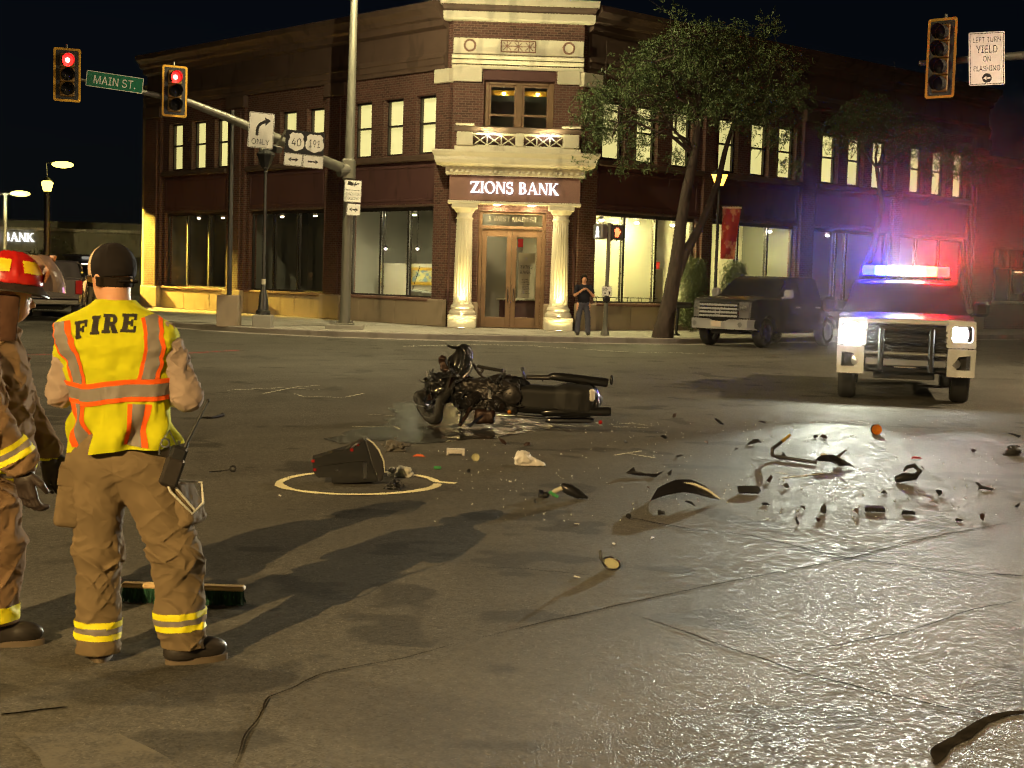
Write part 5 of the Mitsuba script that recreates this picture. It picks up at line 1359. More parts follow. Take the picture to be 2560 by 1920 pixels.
    for s in (-1, 1):
        q = MB(); q.lathe([(0.0, 0.01), (0.07, 0.0)], (0.075, s * 0.72, 0.64), (1, 0, 0), 16); q.build(part(k, 'fog_lamp'), 'headlamp_glass')
        q = MB(); q.bbox(-L - 0.03, -L + 0.12, s * (hw * 0.93) - 0.1, s * (hw * 0.93) + 0.1, 0.85, zb - 0.06, 0.02); q.build(part(k, 'tail_light'), 'red_lens')
    q = MB(); q.bbox(0.125, 0.14, -0.16, 0.16, 0.56, 0.72, 0.005); q.build(part(k, 'number_plate'), 'plate')
    q = MB(); q.bbox(-L - 0.16, -L + 0.05, -hw * 0.95, hw * 0.95, 0.52, 0.70, 0.03); q.build(part(k, 'rear_bumper'), chrome)
    if bed:
        q = MB(); q.bbox(-L - 0.012, -L + 0.03, -hw * 0.82, hw * 0.82, 0.76, zb - 0.03, 0.015); q.bbox(-L - 0.03, -L, -0.5, 0.5, 1.16, 1.24, 0.01); q.build(part(k, 'tailgate'), paint)
        q = MB(); q.box(-L + 0.1, -4.3, -hw + 0.1, hw - 0.1, 0.7, 0.76); q.build(part(k, 'bed_floor'), 'black_plastic')
    q = MB(); q.box(-L + 0.3, -0.4, -0.45, 0.45, 0.36, 0.5); q.build(part(k, 'chassis'), 'black_plastic')
    for key in [e for e in scene if e.startswith(k + '__') and 'filename' in scene[e]]:
        if '__wheel' not in key[len(k):] and 'to_world' not in scene[key]:
            scene[key]['to_world'] = T(M.tolist())


def car_frame(p, heading):
    h = unit(V(*heading)); return frame([p[0], p[1], 0], [h[0], h[1], 0], [-h[1], h[0], 0], [0, 0, 1])


k = thing('pickup_truck', 'dark crew cab pickup truck with chrome grille parked at the kerb', 'pickup truck')
c_ = (gp(1767, 864) + gp(1893, 869)) / 2
hd = unit(V(-0.62, -0.785)); MP = car_frame(c_[:2] + hd * 1.0 + V(0.15, 0.35), hd)
pickup(k, MP, 'paint_dark', grille='bright_trim', chrome='bright_trim')
# the police pickup, nose on to the camera, lights blazing
k = thing('police_pickup', 'white police pickup with blazing headlights and a blue and red roof light bar', 'police vehicle')
POL = V(5.86, 22.0); hp = unit(V(-0.235, -0.97)); MPO = car_frame(POL, hp)
pickup(k, MPO, 'paint_dark', L=5.9, zr=1.86, zh=1.3, zb=1.30, grille='black_plastic', chrome='black_plastic', wr=0.40)  # dark paint stands in for the white body lying in the dark
w_ = lambda x, y, z: (MPO @ V(x, y, z, 1))[:3]
for s in (-1, 1):       # white bumper corners with a dark opening
    o = sg.Polygon([(0.60, 0.45), (0.99, 0.45), (1.0, 0.86), (0.60, 0.86)]).difference(sg.Polygon([(0.67, 0.62), (0.75, 0.55), (0.93, 0.55), (0.93, 0.77), (0.76, 0.75)]))
    q = MB(MPO); q.prism(affinity.scale(o, s, 1, origin=(0, 0)), 0.2, frame([-0.06, 0, 0], [0, 1, 0], [0, 0, 1], [1, 0, 0])); q.build(part(k, 'bumper_corner'), 'paint_white')
    o = sg.Polygon([(0.58, 0.875), (1.0, 0.875), (0.99, 1.27), (0.56, 1.29)]).buffer(-0.02).buffer(0.02).difference(affinity.translate(rbox(0.30, 0.24, 0.05), 0.80, 1.08))
    q = MB(MPO); q.prism(affinity.scale(o, s, 1, origin=(0, 0)), 0.16, frame([-0.10, 0, 0], [0, 1, 0], [0, 0, 1], [1, 0, 0])); q.build(part(k, 'fender'), 'paint_white')
    q = MB(MPO); q.bbox(0.2, 0.3, s * 0.36 - 0.04, s * 0.36 + 0.04, 0.5, 1.15, 0.02); q.build(part(k, 'push_bar_post'), 'black_plastic')
q = MB(MPO); q.bbox(0.03, 0.075, -0.6, 0.6, 1.2, 1.285, 0.02); q.bbox(0.03, 0.075, -0.6, 0.6, 0.74, 0.79, 0.02); q.build(part(k, 'grille_surround'), 'bright_trim')
q = MB(MPO); q.bbox(0.145, 0.2, -0.58, 0.58, 0.58, 0.7, 0.02); q.build(part(k, 'bumper_plate'), 'chrome')
q = MB(MPO)
for z in (0.72, 0.95, 1.12):
    q.tube([[0.26, -0.38, z], [0.26, 0.38, z]], 0.025, 8)
q.build(part(k, 'push_bar'), 'black_plastic')
BAR = []
q = MB(MPO); q.bbox(-2.95, -2.55, -0.72, 0.72, 1.9, 1.945, 0.01); q.build(part(k, 'light_bar_base'), 'black_plastic')
cols = [(V(0.0, 0.002, 1.0), 'blue'), (V(0.004, 0.012, 1.0), 'blue'), (V(0.6, 0.65, 1.0), 'white'), (V(1.0, 0.9, 0.95), 'white'), (V(1.0, 0.7, 0.5), 'white'), (V(1.0, 0.006, 0.002), 'red'), (V(1.0, 0.0006, 0.0006), 'red')]
for i, (c, nm) in enumerate(cols):
    y0 = -0.7 + 0.2 * i
    q = MB(MPO); q.bbox(-2.93, -2.57, y0 + 0.001, y0 + 0.199, 1.947, 2.11, 0.02); lamp(part(k, 'light_bar_' + nm), q, c, {'white': 45, 'blue': 150, 'red': 270}[nm], 1.3)
for s, c, pw in ((-1, V(0.97, 1.0, 0.80), 330), (1, V(1.0, 0.98, 0.9), 90)):
    q = MB(MPO); q.lathe([(0.135 if s < 0 else 0.09, 0.0), (0.09, 0.05), (0.0, 0.06)], (0.0, s * 0.80, 1.08), (1, 0, 0), 18); lamp(part(k, 'headlight_beam'), q, c, pw * 3, 5 if s < 0 else 2)
q = MB(MPO); q.bbox(-0.06, 0.03, 0.52, 0.72, 1.05, 1.11, 0.02); lamp(part(k, 'turn_signal'), q, V(1, .30, .02), 9, 0.05)
POLICE_EYE = [w_(0.12, -0.80, 1.08), w_(0.12, 0.80, 1.08)]
spot('police_headlight_left', POLICE_EYE[0], V(-0.6, 0, 1.15), V(0.95, 1.0, 0.80), 950, 17, 7, 8)
spot('police_headlight_right', POLICE_EYE[1], EYE + V(1.0, 0, -0.9), V(1.0, 0.98, 0.88), 300, 15, 5, 4)
spot('light_bar_blue_light', w_(-2.75, -0.95, 2.25), w_(-2.3, -1.05, 3.2), V(0.06, 0.20, 1.0), 38, 82, 55, 5)
spot('light_bar_red_light', w_(-2.75, 0.95, 2.25), w_(-2.3, 1.05, 3.2), V(1.0, 0.035, 0.03), 85, 82, 55, 6)
# far left: grey pickup from behind and a dark estate car with its tailgate up
k = thing('pickup_truck', 'old grey pickup truck seen from behind, left of the vest man', 'pickup truck')
cg = gp(112, 806); pickup(k, car_frame(cg[:2] + unit(V(-0.25, 1)) * 6.0, V(-0.25, 1)), 'paint_grey', L=5.5, zb=1.33, zr=1.85, chrome='dark_chrome')
k = thing('estate_car', 'dark estate car with its rear door raised behind two standing people', 'car')
ce = gp(212, 776); hd = unit(V(-0.1, 1)); Me = car_frame(ce[:2] + hd * 5.6, hd)
pickup(k, Me, 'paint_dark', L=4.9, W=1.9, zr=1.75, zh=1.05, zb=1.1, bed=False, wr=0.36, xw=(-0.9, -3.9))
q = MB(Me); q.obox((-5.25, 0, 1.98), [(-0.8, 0, 0.25), (0, 1, 0), (-0.25, 0, -0.8)], (0.5, 0.82, 0.04)); q.build(part(k, 'raised_door'), 'paint_dark')
q = MB(Me); q.bbox(-5.35, -5.2, -0.2, 0.2, 1.78, 1.83, 0.01); lamp(part(k, 'interior_lamp'), q, V(1, .95, .8), 2, 0.005)

# added haze standing in for lens glare round the police pickup, densest at its lamps
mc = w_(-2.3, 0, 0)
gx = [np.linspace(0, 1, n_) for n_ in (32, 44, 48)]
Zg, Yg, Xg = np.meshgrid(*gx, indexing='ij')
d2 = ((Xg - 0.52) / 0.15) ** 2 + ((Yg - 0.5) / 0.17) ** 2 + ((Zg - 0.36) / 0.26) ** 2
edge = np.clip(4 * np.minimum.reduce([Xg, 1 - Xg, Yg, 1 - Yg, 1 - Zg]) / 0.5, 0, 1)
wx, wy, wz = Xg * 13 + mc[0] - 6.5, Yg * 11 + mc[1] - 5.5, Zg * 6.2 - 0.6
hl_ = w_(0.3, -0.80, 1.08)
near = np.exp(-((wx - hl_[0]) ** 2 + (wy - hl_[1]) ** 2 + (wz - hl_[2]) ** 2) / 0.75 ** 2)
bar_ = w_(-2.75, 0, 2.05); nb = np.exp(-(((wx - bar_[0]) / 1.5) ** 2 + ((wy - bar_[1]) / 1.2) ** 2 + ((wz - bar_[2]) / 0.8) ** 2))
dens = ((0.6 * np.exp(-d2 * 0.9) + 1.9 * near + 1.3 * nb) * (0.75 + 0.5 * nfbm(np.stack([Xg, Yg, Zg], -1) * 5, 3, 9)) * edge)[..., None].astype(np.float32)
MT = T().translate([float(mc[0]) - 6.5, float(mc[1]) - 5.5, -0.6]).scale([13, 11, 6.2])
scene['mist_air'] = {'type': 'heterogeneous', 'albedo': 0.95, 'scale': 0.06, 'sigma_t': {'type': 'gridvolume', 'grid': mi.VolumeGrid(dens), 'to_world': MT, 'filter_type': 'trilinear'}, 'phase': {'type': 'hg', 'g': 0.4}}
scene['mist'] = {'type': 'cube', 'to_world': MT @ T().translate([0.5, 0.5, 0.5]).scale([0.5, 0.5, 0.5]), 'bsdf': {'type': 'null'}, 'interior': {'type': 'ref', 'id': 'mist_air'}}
tag('mist', 'added haze round the police pickup standing in for lens glare, tinted by its lamps', kind='stuff')


# ------------------------------------------------------------------ people
def folds(p, amp, seed=0, s=(7, 7, 20)):
    """Cloth creases: ridged noise, drawn out along the limbs' girth."""
    o = 0
    for i, t in enumerate((0.55, -0.6)):
        h = p[:, 0] + 0.8 * p[:, 1]
        q_ = np.stack([h * s[0] * 0.8, (p[:, 1] - p[:, 0]) * s[1] * 0.4, (p[:, 2] + t * h) * s[2] + 0.9 * nnoise(p * 6, seed + i)], 1)
        n = 1 - 2 * np.abs(nfbm(q_ + seed * 3.7 + 11 * i, 2, seed + i) - 0.5) * 1.35
        o = np.maximum(o, np.clip(n, 0, 1) ** 3)
    m = nnoise(p * np.array([5, 5, 7]) + seed, seed + 9)
    return amp * (0.95 * o - 0.5) * (0.2 + 1.4 * m) + amp * 1.1 * (nfbm(p * [4, 4, 9] + seed, 2, seed + 4) - 0.5)


def band(mesh, o, n, w, off, xr=None):
    """The strip of a mesh between two planes (w apart along n from o), lifted off it."""
    m = trimesh.Trimesh(*mesh, process=True)
    if xr is not None:
        m.update_faces((m.triangles_center[:, xr[0]] > xr[1]) & (m.triangles_center[:, xr[0]] < xr[2])); m.remove_unreferenced_vertices()
    n = unit(n)
    m = m.slice_plane(np.asarray(o), n).slice_plane(np.asarray(o) + n * w, -n)
    m.vertices = m.vertices + m.vertex_normals * off
    return np.array(m.vertices), np.array(m.faces)


def tris(m):
    v, f = m; f = np.asarray(f)
    return v, np.vstack([f[:, [0, 1, 2]], f[:, [0, 2, 3]]])


def hand(wrist, fwd, palm_n, side, curl=0.9, s=1.0, step=0.0045):
    """A hand of palm, four bent fingers and a thumb from the palm's side. side: +1 thumb towards cross(fwd, palm_n)."""
    f, n = unit(fwd), np.asarray(palm_n, float); n = unit(n - f * (n @ f)); l = np.cross(f, n) * side
    w = np.asarray(wrist, float); P = lambda a, b, c: w + s * (f * a + l * b + n * c)
    caps = [(P(-0.03, 0, 0), P(0.03, 0, 0), 0.026 * s, 0.03 * s), (P(0.03, 0.025, 0), P(0.085, 0.03, 0), 0.018 * s, 0.0145 * s), (P(0.03, -0.02, 0), P(0.08, -0.03, 0), 0.018 * s, 0.014 * s), (P(0.03, 0, 0), P(0.088, 0.0, 0), 0.018 * s, 0.0145 * s)]
    for b, L, r in ((0.033, 0.068, 0.0095), (0.011, 0.076, 0.0098), (-0.011, 0.070, 0.0092), (-0.032, 0.056, 0.0082)):
        p = P(0.088, b, 0); a = 0.25 * curl
        for q, k in ((0.45, 1.0), (0.3, 2.1), (0.25, 3.0)):
            e = p + s * L * q * (f * math.cos(a) + n * math.sin(a)); caps.append((p, e, r * s, r * s * 0.93)); p = e; a += curl * 0.75
    t0, t1, t2 = P(0.02, 0.032, 0.008), P(0.055, 0.055, 0.022), P(0.085, 0.05, 0.038)
    caps += [(t0, t1, 0.014 * s, 0.0115 * s), (t1, t2, 0.011 * s, 0.009 * s)]

    def fn(p):
        d = smin(*[s_cap(p, *c) for c in caps[:4]], k=0.012 * s)
        for c in caps[4:]:
            d = smin(d, s_cap(p, *c), k=0.004 * s)
        return d
    pts = np.array([c[i] for c in caps for i in (0, 1)])
    return nets(fn, pts.min(0) - 0.035 * s, pts.max(0) + 0.035 * s, step)


def head_sdf(c, face, s=1.0):
    """Skull, jaw, nose, brow, ears and eyes round c (middle of the head), looking along face."""
    f = unit(face); l = unit(np.cross([0, 0, 1], f)); u = np.cross(f, l); R = np.stack([f, l, u], 1); c = np.asarray(c, float)
    P = lambda a, b, d: c + s * (f * a + l * b + u * d)

    def fn(p):
        d = smin(s_ell(p, P(-0.012, 0, 0.035), V(0.098, 0.077, 0.092) * s, R), s_ell(p, P(0.025, 0, -0.045), V(0.068, 0.058, 0.072) * s, R), k=0.05 * s)
        d = smin(d, s_cap(p, P(0.082, 0, 0.005), P(0.108, 0, -0.028), 0.009 * s, 0.014 * s), k=0.018 * s)
        d = smin(d, s_cap(p, P(0.078, -0.03, 0.024), P(0.078, 0.03, 0.024), 0.012 * s), k=0.02 * s)
        d = smin(d, s_cap(p, P(0.082, -0.02, -0.062), P(0.082, 0.02, -0.062), 0.008 * s), k=0.012 * s)
        for e in (-1, 1):
            d = smin(d, s_ell(p, P(-0.012, e * 0.083, -0.012), V(0.021, 0.013, 0.034) * s, R), k=0.008 * s)
            d = np.maximum(d, -s_ell(p, P(0.088, e * 0.032, 0.003), V(0.012, 0.016, 0.01) * s, R))
        return d
    return fn, P, R


def eyes(k, P, s=1.0):
    for e in (-1, 1):
        q = MB(); q.ball(P(0.074, e * 0.032, 0.003), 0.0125 * s, 2); q.build(part(k, 'eye'), 'sign_white', True)


# ---- the firefighter in the yellow vest, seen from behind (local frame: x right, y away from the camera, z up)
O1 = gp(310, 1650); M1 = frame(O1, [1, 0, 0], [0, 1, 0], [0, 0, 1])
k1 = thing('person', 'firefighter in yellow FIRE vest, tan turnout trousers and dark cap, seen from behind', 'person')
X = lambda m: (xf(m[0], M1), m[1])


def put1(nm, m, mat, smooth=True, parent=None):
    key = part(parent or k1, nm); put(key, X(m), mat, smooth); return key


hc = V(-0.072, 0.012, 1.655); face1 = V(-0.80, 0.60, -0.12)
hfn, hP, hR = head_sdf(hc, face1)


def body1(p):
    d = smin(hfn(p), s_cap(p, (-0.055, -0.005, 1.60), (-0.045, -0.005, 1.46), 0.062, 0.072), k=0.03)
    d = smin(d, s_ell(p, (-0.045, 0, 1.28), (0.19, 0.1, 0.22)), k=0.06)
    d = smin(d, s_ell(p, (-0.03, 0, 0.95), (0.16, 0.1, 0.18)), k=0.06)
    for sh, el, wr in (((-0.225, 0, 1.39), (-0.285, -0.015, 1.155), (-0.10, 0.235, 1.16)), ((0.145, 0, 1.40), (0.262, -0.015, 1.165), (0.06, 0.235, 1.17))):
        d = smin(d, s_cap(p, sh, el, 0.052, 0.042), k=0.03); d = smin(d, s_cap(p, el, wr, 0.042, 0.028), k=0.02)
    for hp_, kn, an in (((-0.11, 0, 0.85), (-0.125, 0.02, 0.47), (-0.107, 0, 0.1)), ((0.07, 0, 0.85), (0.217, 0.02, 0.47), (0.258, 0, 0.12))):
        d = smin(d, s_cap(p, hp_, kn, 0.08, 0.055), k=0.03); d = smin(d, s_cap(p, kn, an, 0.055, 0.045), k=0.02)
    return d


put1('body', nets(body1, (-0.40, -0.16, 0.05), (0.38, 0.34, 1.80), 0.0105), 'skin')
q = MB(M1)
for e in (-1, 1):
    q.ball(hP(0.074, e * 0.032, 0.003), 0.0125, 2)
q.build(part(k1, 'eyes'), 'sign_white', True)
for w, n_, sd in (((-0.09, 0.25, 1.16), (0.45, 0.1, -0.9), 1), ((0.05, 0.25, 1.17), (-0.45, 0.1, -0.9), -1)):
    put1('hand', hand(w, V(0.35 * (1 if w[0] < 0 else -1), 0.9, 0.1), n_, sd, 0.8), 'skin')
# hair at the nape, cap, glasses
hair = lambda p: np.maximum(hfn(p) - 0.004, -(smin((p - hc) @ -unit(face1) - 0.035, s_box(p, hc, (9, 9, 9)), k=0.001) * 0 + ((p - hc) @ -unit(face1) - 0.028)))
hairf = lambda p: np.maximum(np.maximum(body1(p) - 0.005, 0.015 - (p - hc) @ -unit(face1)), np.maximum((p[:, 2] - 1.66), 1.617 - p[:, 2]))
put1('hair', nets(hairf, hc - 0.16, hc + 0.16, 0.006), 'hair')
capu = unit(V(*(hR[:, 2])) + 0.22 * unit(face1) * -1)
def capf(p):
    q_ = (p - hP(-0.006, 0, 0.042)) @ hR
    d = s_ell(q_, (0, 0, 0), (0.115, 0.094, 0.108))
    low = -0.045 - 0.0 * q_[:, 0] - q_[:, 2] + 0.25 * np.clip(q_[:, 0], 0, 1)
    seam = 0.0022 * np.clip(np.abs(np.cos(3 * np.arctan2(q_[:, 1], q_[:, 0]) )) * 8 - 7.2, 0, 1) - 0.004 * (nfbm(p * 16, 2, 3) - 0.5)
    return np.maximum(d, low) + seam
cm = tris(nets(capf, hc - 0.2, hc + V(0.2, 0.2, 0.22), 0.006))
mm = trimesh.Trimesh(*cm, process=True)
front = mm.slice_plane(hP(0.022, 0, 0), hR[:, 0]); rear = mm.slice_plane(hP(0.022, 0, 0), -hR[:, 0])
cap = put1('cap', (np.array(rear.vertices), np.array(rear.faces)), 'cap_black', 35)
put1('front_panel', (np.array(front.vertices), np.array(front.faces)), 'cap_tan', 35, cap)
n = 15; rows = []
for r_ in np.linspace(0, 1, 7):
    a = np.linspace(-1, 1, n)
    rows.append([hP(0.085 + 0.085 * r_ * (1 - 0.55 * abs(t) ** 2.2) - 0.03 * abs(t) ** 2, 0.083 * t * (1 - 0.1 * r_), 0.034 - 0.03 * r_ - (0.02 + 0.035 * r_) * t * t) for t in a])
v = np.array(rows).reshape(-1, 3); f = np.array([[i * n + j, i * n + j + 1, (i + 1) * n + j + 1, (i + 1) * n + j] for i in range(6) for j in range(n - 1)])
put1('visor_brim', (np.vstack([v, v - hR[:, 2] * 0.005]), np.vstack([f, f[:, ::-1] + len(v)])), 'cap_tan', False, cap)
q = MB(M1); q.tube([hP(-0.108, t, -0.028 + 0.002) for t in (-0.045, -0.02, 0.0, 0.02, 0.045)], 0.008, 6); q.build(part(cap, 'strap'), 'cap_black', True)
q = MB(M1); q.ball(hP(-0.112, -0.012, -0.022), 0.007, 1); q.build(part(cap, 'buckle'), 'cap_tan')
q = MB(M1)
for e in (-1, 1):
    q.tube([hP(-0.01, e * 0.084, 0.01), hP(0.06, e * 0.078, 0.012), hP(0.098, e * 0.062, 0.01)], 0.003, 6)
    q.torus(hP(0.1, e * 0.034, 0.0), hR[:, 0], 0.022, 0.003, 16, 6)
q.build(part(k1, 'glasses'), 'black_plastic')


# shirt sleeves
def shirt1(p):
    d = s_ell(p, (-0.045, 0.0, 1.33), (0.215, 0.108, 0.19))
    for sh, el, wr in (((-0.215, 0, 1.385), (-0.285, -0.015, 1.155), (-0.11, 0.225, 1.155)), ((0.14, 0, 1.40), (0.262, -0.015, 1.165), (0.075, 0.225, 1.165))):
        d = smin(d, s_cap(p, sh, el, 0.080, 0.060), k=0.05); d = smin(d, s_cap(p, el, wr, 0.062, 0.046), k=0.03)
    d = np.maximum(smin(d, s_cap(p, (-0.05, 0, 1.5), (-0.052, -0.003, 1.56), 0.07, 0.067), k=0.03), p[:, 2] - 1.565 - 0.35 * p[:, 1])
    arm = np.clip((np.abs(p[:, 0] + 0.045) - 0.16) / 0.06, 0, 1)
    return d - folds(p, 0.02, 2, (8, 8, 17)) * arm
put1('shirt', nets(shirt1, (-0.42, -0.18, 1.0), (0.40, 0.36, 1.60), 0.0078), 'shirt_grey')


# turnout trousers
def trous1(p):
    d = s_ell(p, (-0.027, 0.0, 0.90), (0.215, 0.135, 0.17))
    legs = []
    for hp_, kn, an, r in (((-0.125, 0, 0.84), (-0.125, 0.015, 0.47), (-0.107, -0.005, 0.0), (0.122, 0.098, 0.094)), ((0.085, 0, 0.84), (0.217, 0.015, 0.47), (0.258, -0.005, 0.03), (0.125, 0.105, 0.099))):
        l = smin(s_cap(p, hp_, kn, r[0], r[1]), s_cap(p, kn, an, r[1], r[2]), k=0.05); legs.append(l)
    d = smin(d, legs[0], k=0.06); d = smin(d, legs[1], k=0.06) if False else np.minimum(smin(s_ell(p, (-0.027, 0.0, 0.90), (0.215, 0.135, 0.17)), legs[0], k=0.07), smin(s_ell(p, (-0.027, 0.0, 0.90), (0.215, 0.135, 0.17)), legs[1], k=0.07))
    t = np.clip(1.0 - np.abs(p[:, 2] - 0.34) / 0.45, 0, 1)
    d = d - folds(p, 0.024, 5, (5, 5, 11)) * (0.35 + 0.65 * t) - 0.010 * (nnoise(p * [9, 9, 5], 3) - 0.5)
    hem = np.where(p[:, 0] < 0.05, 0.035, 0.07)
    d = np.maximum(d, np.maximum(hem - p[:, 2], p[:, 2] - 1.0))
    # boot openings
    return np.maximum(d, -np.minimum(s_cap(p, (-0.107, 0.0, -0.1), (-0.107, 0.0, 0.075), 0.068), s_cap(p, (0.258, 0.0, -0.1), (0.258, 0.0, 0.11), 0.07)))
tm = tris(nets(trous1, (-0.38, -0.2, 0.0), (0.42, 0.2, 1.02), 0.0078))
tro = put1('trousers', tm, 'turnout_tan')
for sgn, o, nrm, xr in ((-1, (0, 0, 0.098), (0.02, 0, 1), (0, -0.4, 0.06)), (1, (0.0, 0, 0.137), (-0.06, 0, 1), (0, 0.06, 0.5))):
    for w0, w1, mat, nm, off in ((0.0, 0.029, 'band_yellow', 'yellow_band', 0.004), (0.027, 0.053, 'tape_silver', 'silver_band', 0.0055), (0.051, 0.08, 'band_yellow', 'yellow_band', 0.004)):
        put1(nm, band(tm, V(*o) + unit(nrm) * w0, nrm, w1 - w0, off, xr), mat, True, tro)


def pocket(nm, c, h, R, seed, mat='turnout_tan', flap=True):
    fn = lambda p: s_box(p, c, h, 0.025, R) - folds(p, 0.008, seed, (9, 9, 14))
    c = np.asarray(c, float); e = float(np.linalg.norm(h)) + 0.03
    put1(nm, nets(fn, c - e, c + e, 0.008), mat, True, tro)
    if flap:
        q = MB(M1); Rm = np.asarray(R); q.obox(c + Rm @ V(0, 0, h[2] * 0.72), Rm.T, (h[0] + 0.006, h[1] + 0.006, h[2] * 0.3)); q.build(part(tro, 'pocket_flap'), mat)


def rxyz(ax, ay, az):
    return trimesh.transformations.euler_matrix(ax, ay, az)[:3, :3]


pocket('pocket', (-0.236, 0.0, 0.715), (0.055, 0.095, 0.125), rxyz(0, 0.12, 0.25), 7)
pocket('pocket', (0.245, 0.02, 0.685), (0.05, 0.09, 0.095), rxyz(0.0, -0.42, -0.2), 8, flap=False)
q = MB(M1); q.tube([(0.17, -0.085, 0.86), (0.215, -0.10, 0.76), (0.30, -0.06, 0.66), (0.335, 0.0, 0.70), (0.315, 0.05, 0.78), (0.22, -0.04, 0.80), (0.17, -0.085, 0.87)], 0.006, 6); q.tube([(0.19, -0.1, 0.83), (0.31, -0.03, 0.665)], 0.006, 6); q.build(part(tro, 'strap_loop'), 'cloth_pale', True)


# boots
def boot(c, toe, mk):
    c = np.asarray(c, float); t = unit(toe); l = np.cross([0, 0, 1], t); R = np.stack([t, l, V(0, 0, 1)], 1)
    fn = lambda p: np.maximum(smin(s_cap(p, c + V(0, 0, 0.06), c + V(0, 0, 0.16), 0.055, 0.058), s_ell(p, c + t * 0.10 + V(0, 0, 0.055), (0.105, 0.052, 0.052), R), s_ell(p, c - t * 0.005 + V(0, 0, 0.05), (0.07, 0.048, 0.05), R), k=0.045), 0.022 - p[:, 2] + c[2])
    b = mk('boot', nets(fn, c - 0.14 + V(0, 0, 0.08), c + 0.24, 0.008), 'boot_leather')
    pl = [(0.215 - 0.03, 0.0)]
    a = np.linspace(0, 2 * PI, 40); sx = np.where(np.cos(a) > 0, 0.125, 0.072) * np.cos(a) + 0.085; sx = 0.075 + np.where(np.cos(a) > 0, 0.135, 0.145) * np.cos(a); sy = 0.052 * np.sin(a) * (1 + 0.1 * np.cos(a))
    q = MB(); q.prism(sg.Polygon(np.stack([sx, sy], 1)), 0.026, frame(c, t, l, [0, 0, 1]))
    mk('sole', (np.vstack(q.v), np.vstack(q.f)), 'boot_sole', False, b)


boot((-0.102, 0.0, 0.0), (-0.25, 1.0, 0), put1)
boot((0.252, -0.02, 0.0), (0.86, 0.5, 0), put1)

# the vest: rings of a drape (z, centre x, half width, half depth, centre y)
VR = np.array([(0.90, -0.035, 0.222, 0.165, 0.0), (1.0, -0.035, 0.216, 0.158, 0.0), (1.10, -0.022, 0.203, 0.148, 0.0), (1.17, -0.022, 0.204, 0.142, 0.0), (1.25, -0.035, 0.226, 0.145, 0.0), (1.35, -0.045, 0.252, 0.148, 0.0), (1.41, -0.054, 0.268, 0.140, 0.0), (1.445, -0.056, 0.262, 0.125, 0.0), (1.475, -0.056, 0.226, 0.108, 0.0), (1.505, -0.056, 0.170, 0.097, 0.0), (1.535, -0.054, 0.112, 0.088, 0.0), (1.562, -0.053, 0.082, 0.080, 0.0)])


def vest_pt(th, z, off=0.0):
    """A point of the vest: th = angle from the middle of the back, to the wearer's right."""
    z = np.asarray(z, float); th = np.asarray(th, float)
    cx, a, b, cy = (np.interp(z, VR[:, 0], VR[:, i]) for i in range(1, 5))
    e = 2 / 2.5; s_, c_ = np.sin(th), np.cos(th)
    px, py = np.sign(s_) * np.abs(s_) ** e, -np.sign(c_) * np.abs(c_) ** e
    x, y = cx + a * px, cy + b * py
    low = np.clip((1.32 - z) / 0.3, 0, 1); belt = np.exp(-((z - 1.17) / 0.05) ** 2)
    P3 = np.stack([x * 11, y * 4, z * 2.2], -1)
    w = (nfbm(P3, 3, 4) - 0.5) * (0.19 * low * (1 - 0.6 * belt) + 0.045) + 0.028 * low * np.sin(th * 7 + 3 * np.sin(z * 9)) * np.clip((1.12 - z) / 0.15, 0.25, 1)
    w = w + (nfbm(np.stack([x * 5 + z * 9, y * 5, z * 7 - x * 6], -1), 3, 6) - 0.5) * 0.075 * np.clip((z - 1.2) / 0.1, 0, 1) * np.clip((1.47 - z) / 0.06, 0, 1)
    k = (w + off) / np.maximum(np.hypot(a * px * 0 + a, b) * 0.7, 0.05)
    up = np.clip((z - 1.44) / 0.06, 0, 1)
    return np.stack([x + (x - cx) * k * (1 - up), y + (y - cy) * k * (1 - 0.5 * up), z + (w * 0.4 + off) * up], -1)


nt, zs = 150, np.concatenate([np.linspace(0.90, 1.40, 72), np.linspace(1.408, 1.562, 26)])
th = np.linspace(-PI, PI, nt, endpoint=False); TT, ZZ = np.meshgrid(th, zs)
hemz = 0.925 + 0.022 * np.sin(TT) + 0.006 * np.sin(TT * 5); ZZ = np.where(ZZ < 1.3, 1.3 - (1.3 - ZZ) * (1.3 - hemz) / 0.40, ZZ)
v = vest_pt(TT, ZZ).reshape(-1, 3); f = [[i * nt + j, i * nt + (j + 1) % nt, (i + 1) * nt + (j + 1) % nt, (i + 1) * nt + j] for i in range(len(zs) - 1) for j in range(nt)]
vest = put1('vest', (v, f), 'vest_yellow')


def th_of(x, z):
    """The back angle at which the vest has this x."""
    cx, a = (np.interp(z, VR[:, 0], VR[:, i]) for i in (1, 2))
    u = np.clip((x - cx) / a, -0.999, 0.999)
    return np.arcsin(np.sign(u) * np.abs(u) ** (2.5 / 2))


def tape(nm, mat, pts, w0, w1, off, n=40):
    """A strip along (x, z) points of the back, from w0 to w1 across."""
    pts = np.asarray(pts, float); t = np.linspace(0, 1, len(pts)); tt = np.linspace(0, 1, n)
    from scipy.interpolate import PchipInterpolator as PI_
    c = np.stack([PI_(t, pts[:, i])(tt) for i in (0, 1)], 1); d = np.gradient(c, axis=0); d /= np.linalg.norm(d, axis=1, keepdims=True); nn = np.stack([-d[:, 1], d[:, 0]], 1)
    m = 7; w = np.linspace(w0, w1, m); g = c[:, None] + nn[:, None] * w[None, :, None]
    v = vest_pt(th_of(g[..., 0], g[..., 1]), g[..., 1], off).reshape(-1, 3)
    put1(nm, (v, [[i * m + j, i * m + j + 1, (i + 1) * m + j + 1, (i + 1) * m + j] for i in range(n - 1) for j in range(m - 1)]), mat, True, vest)


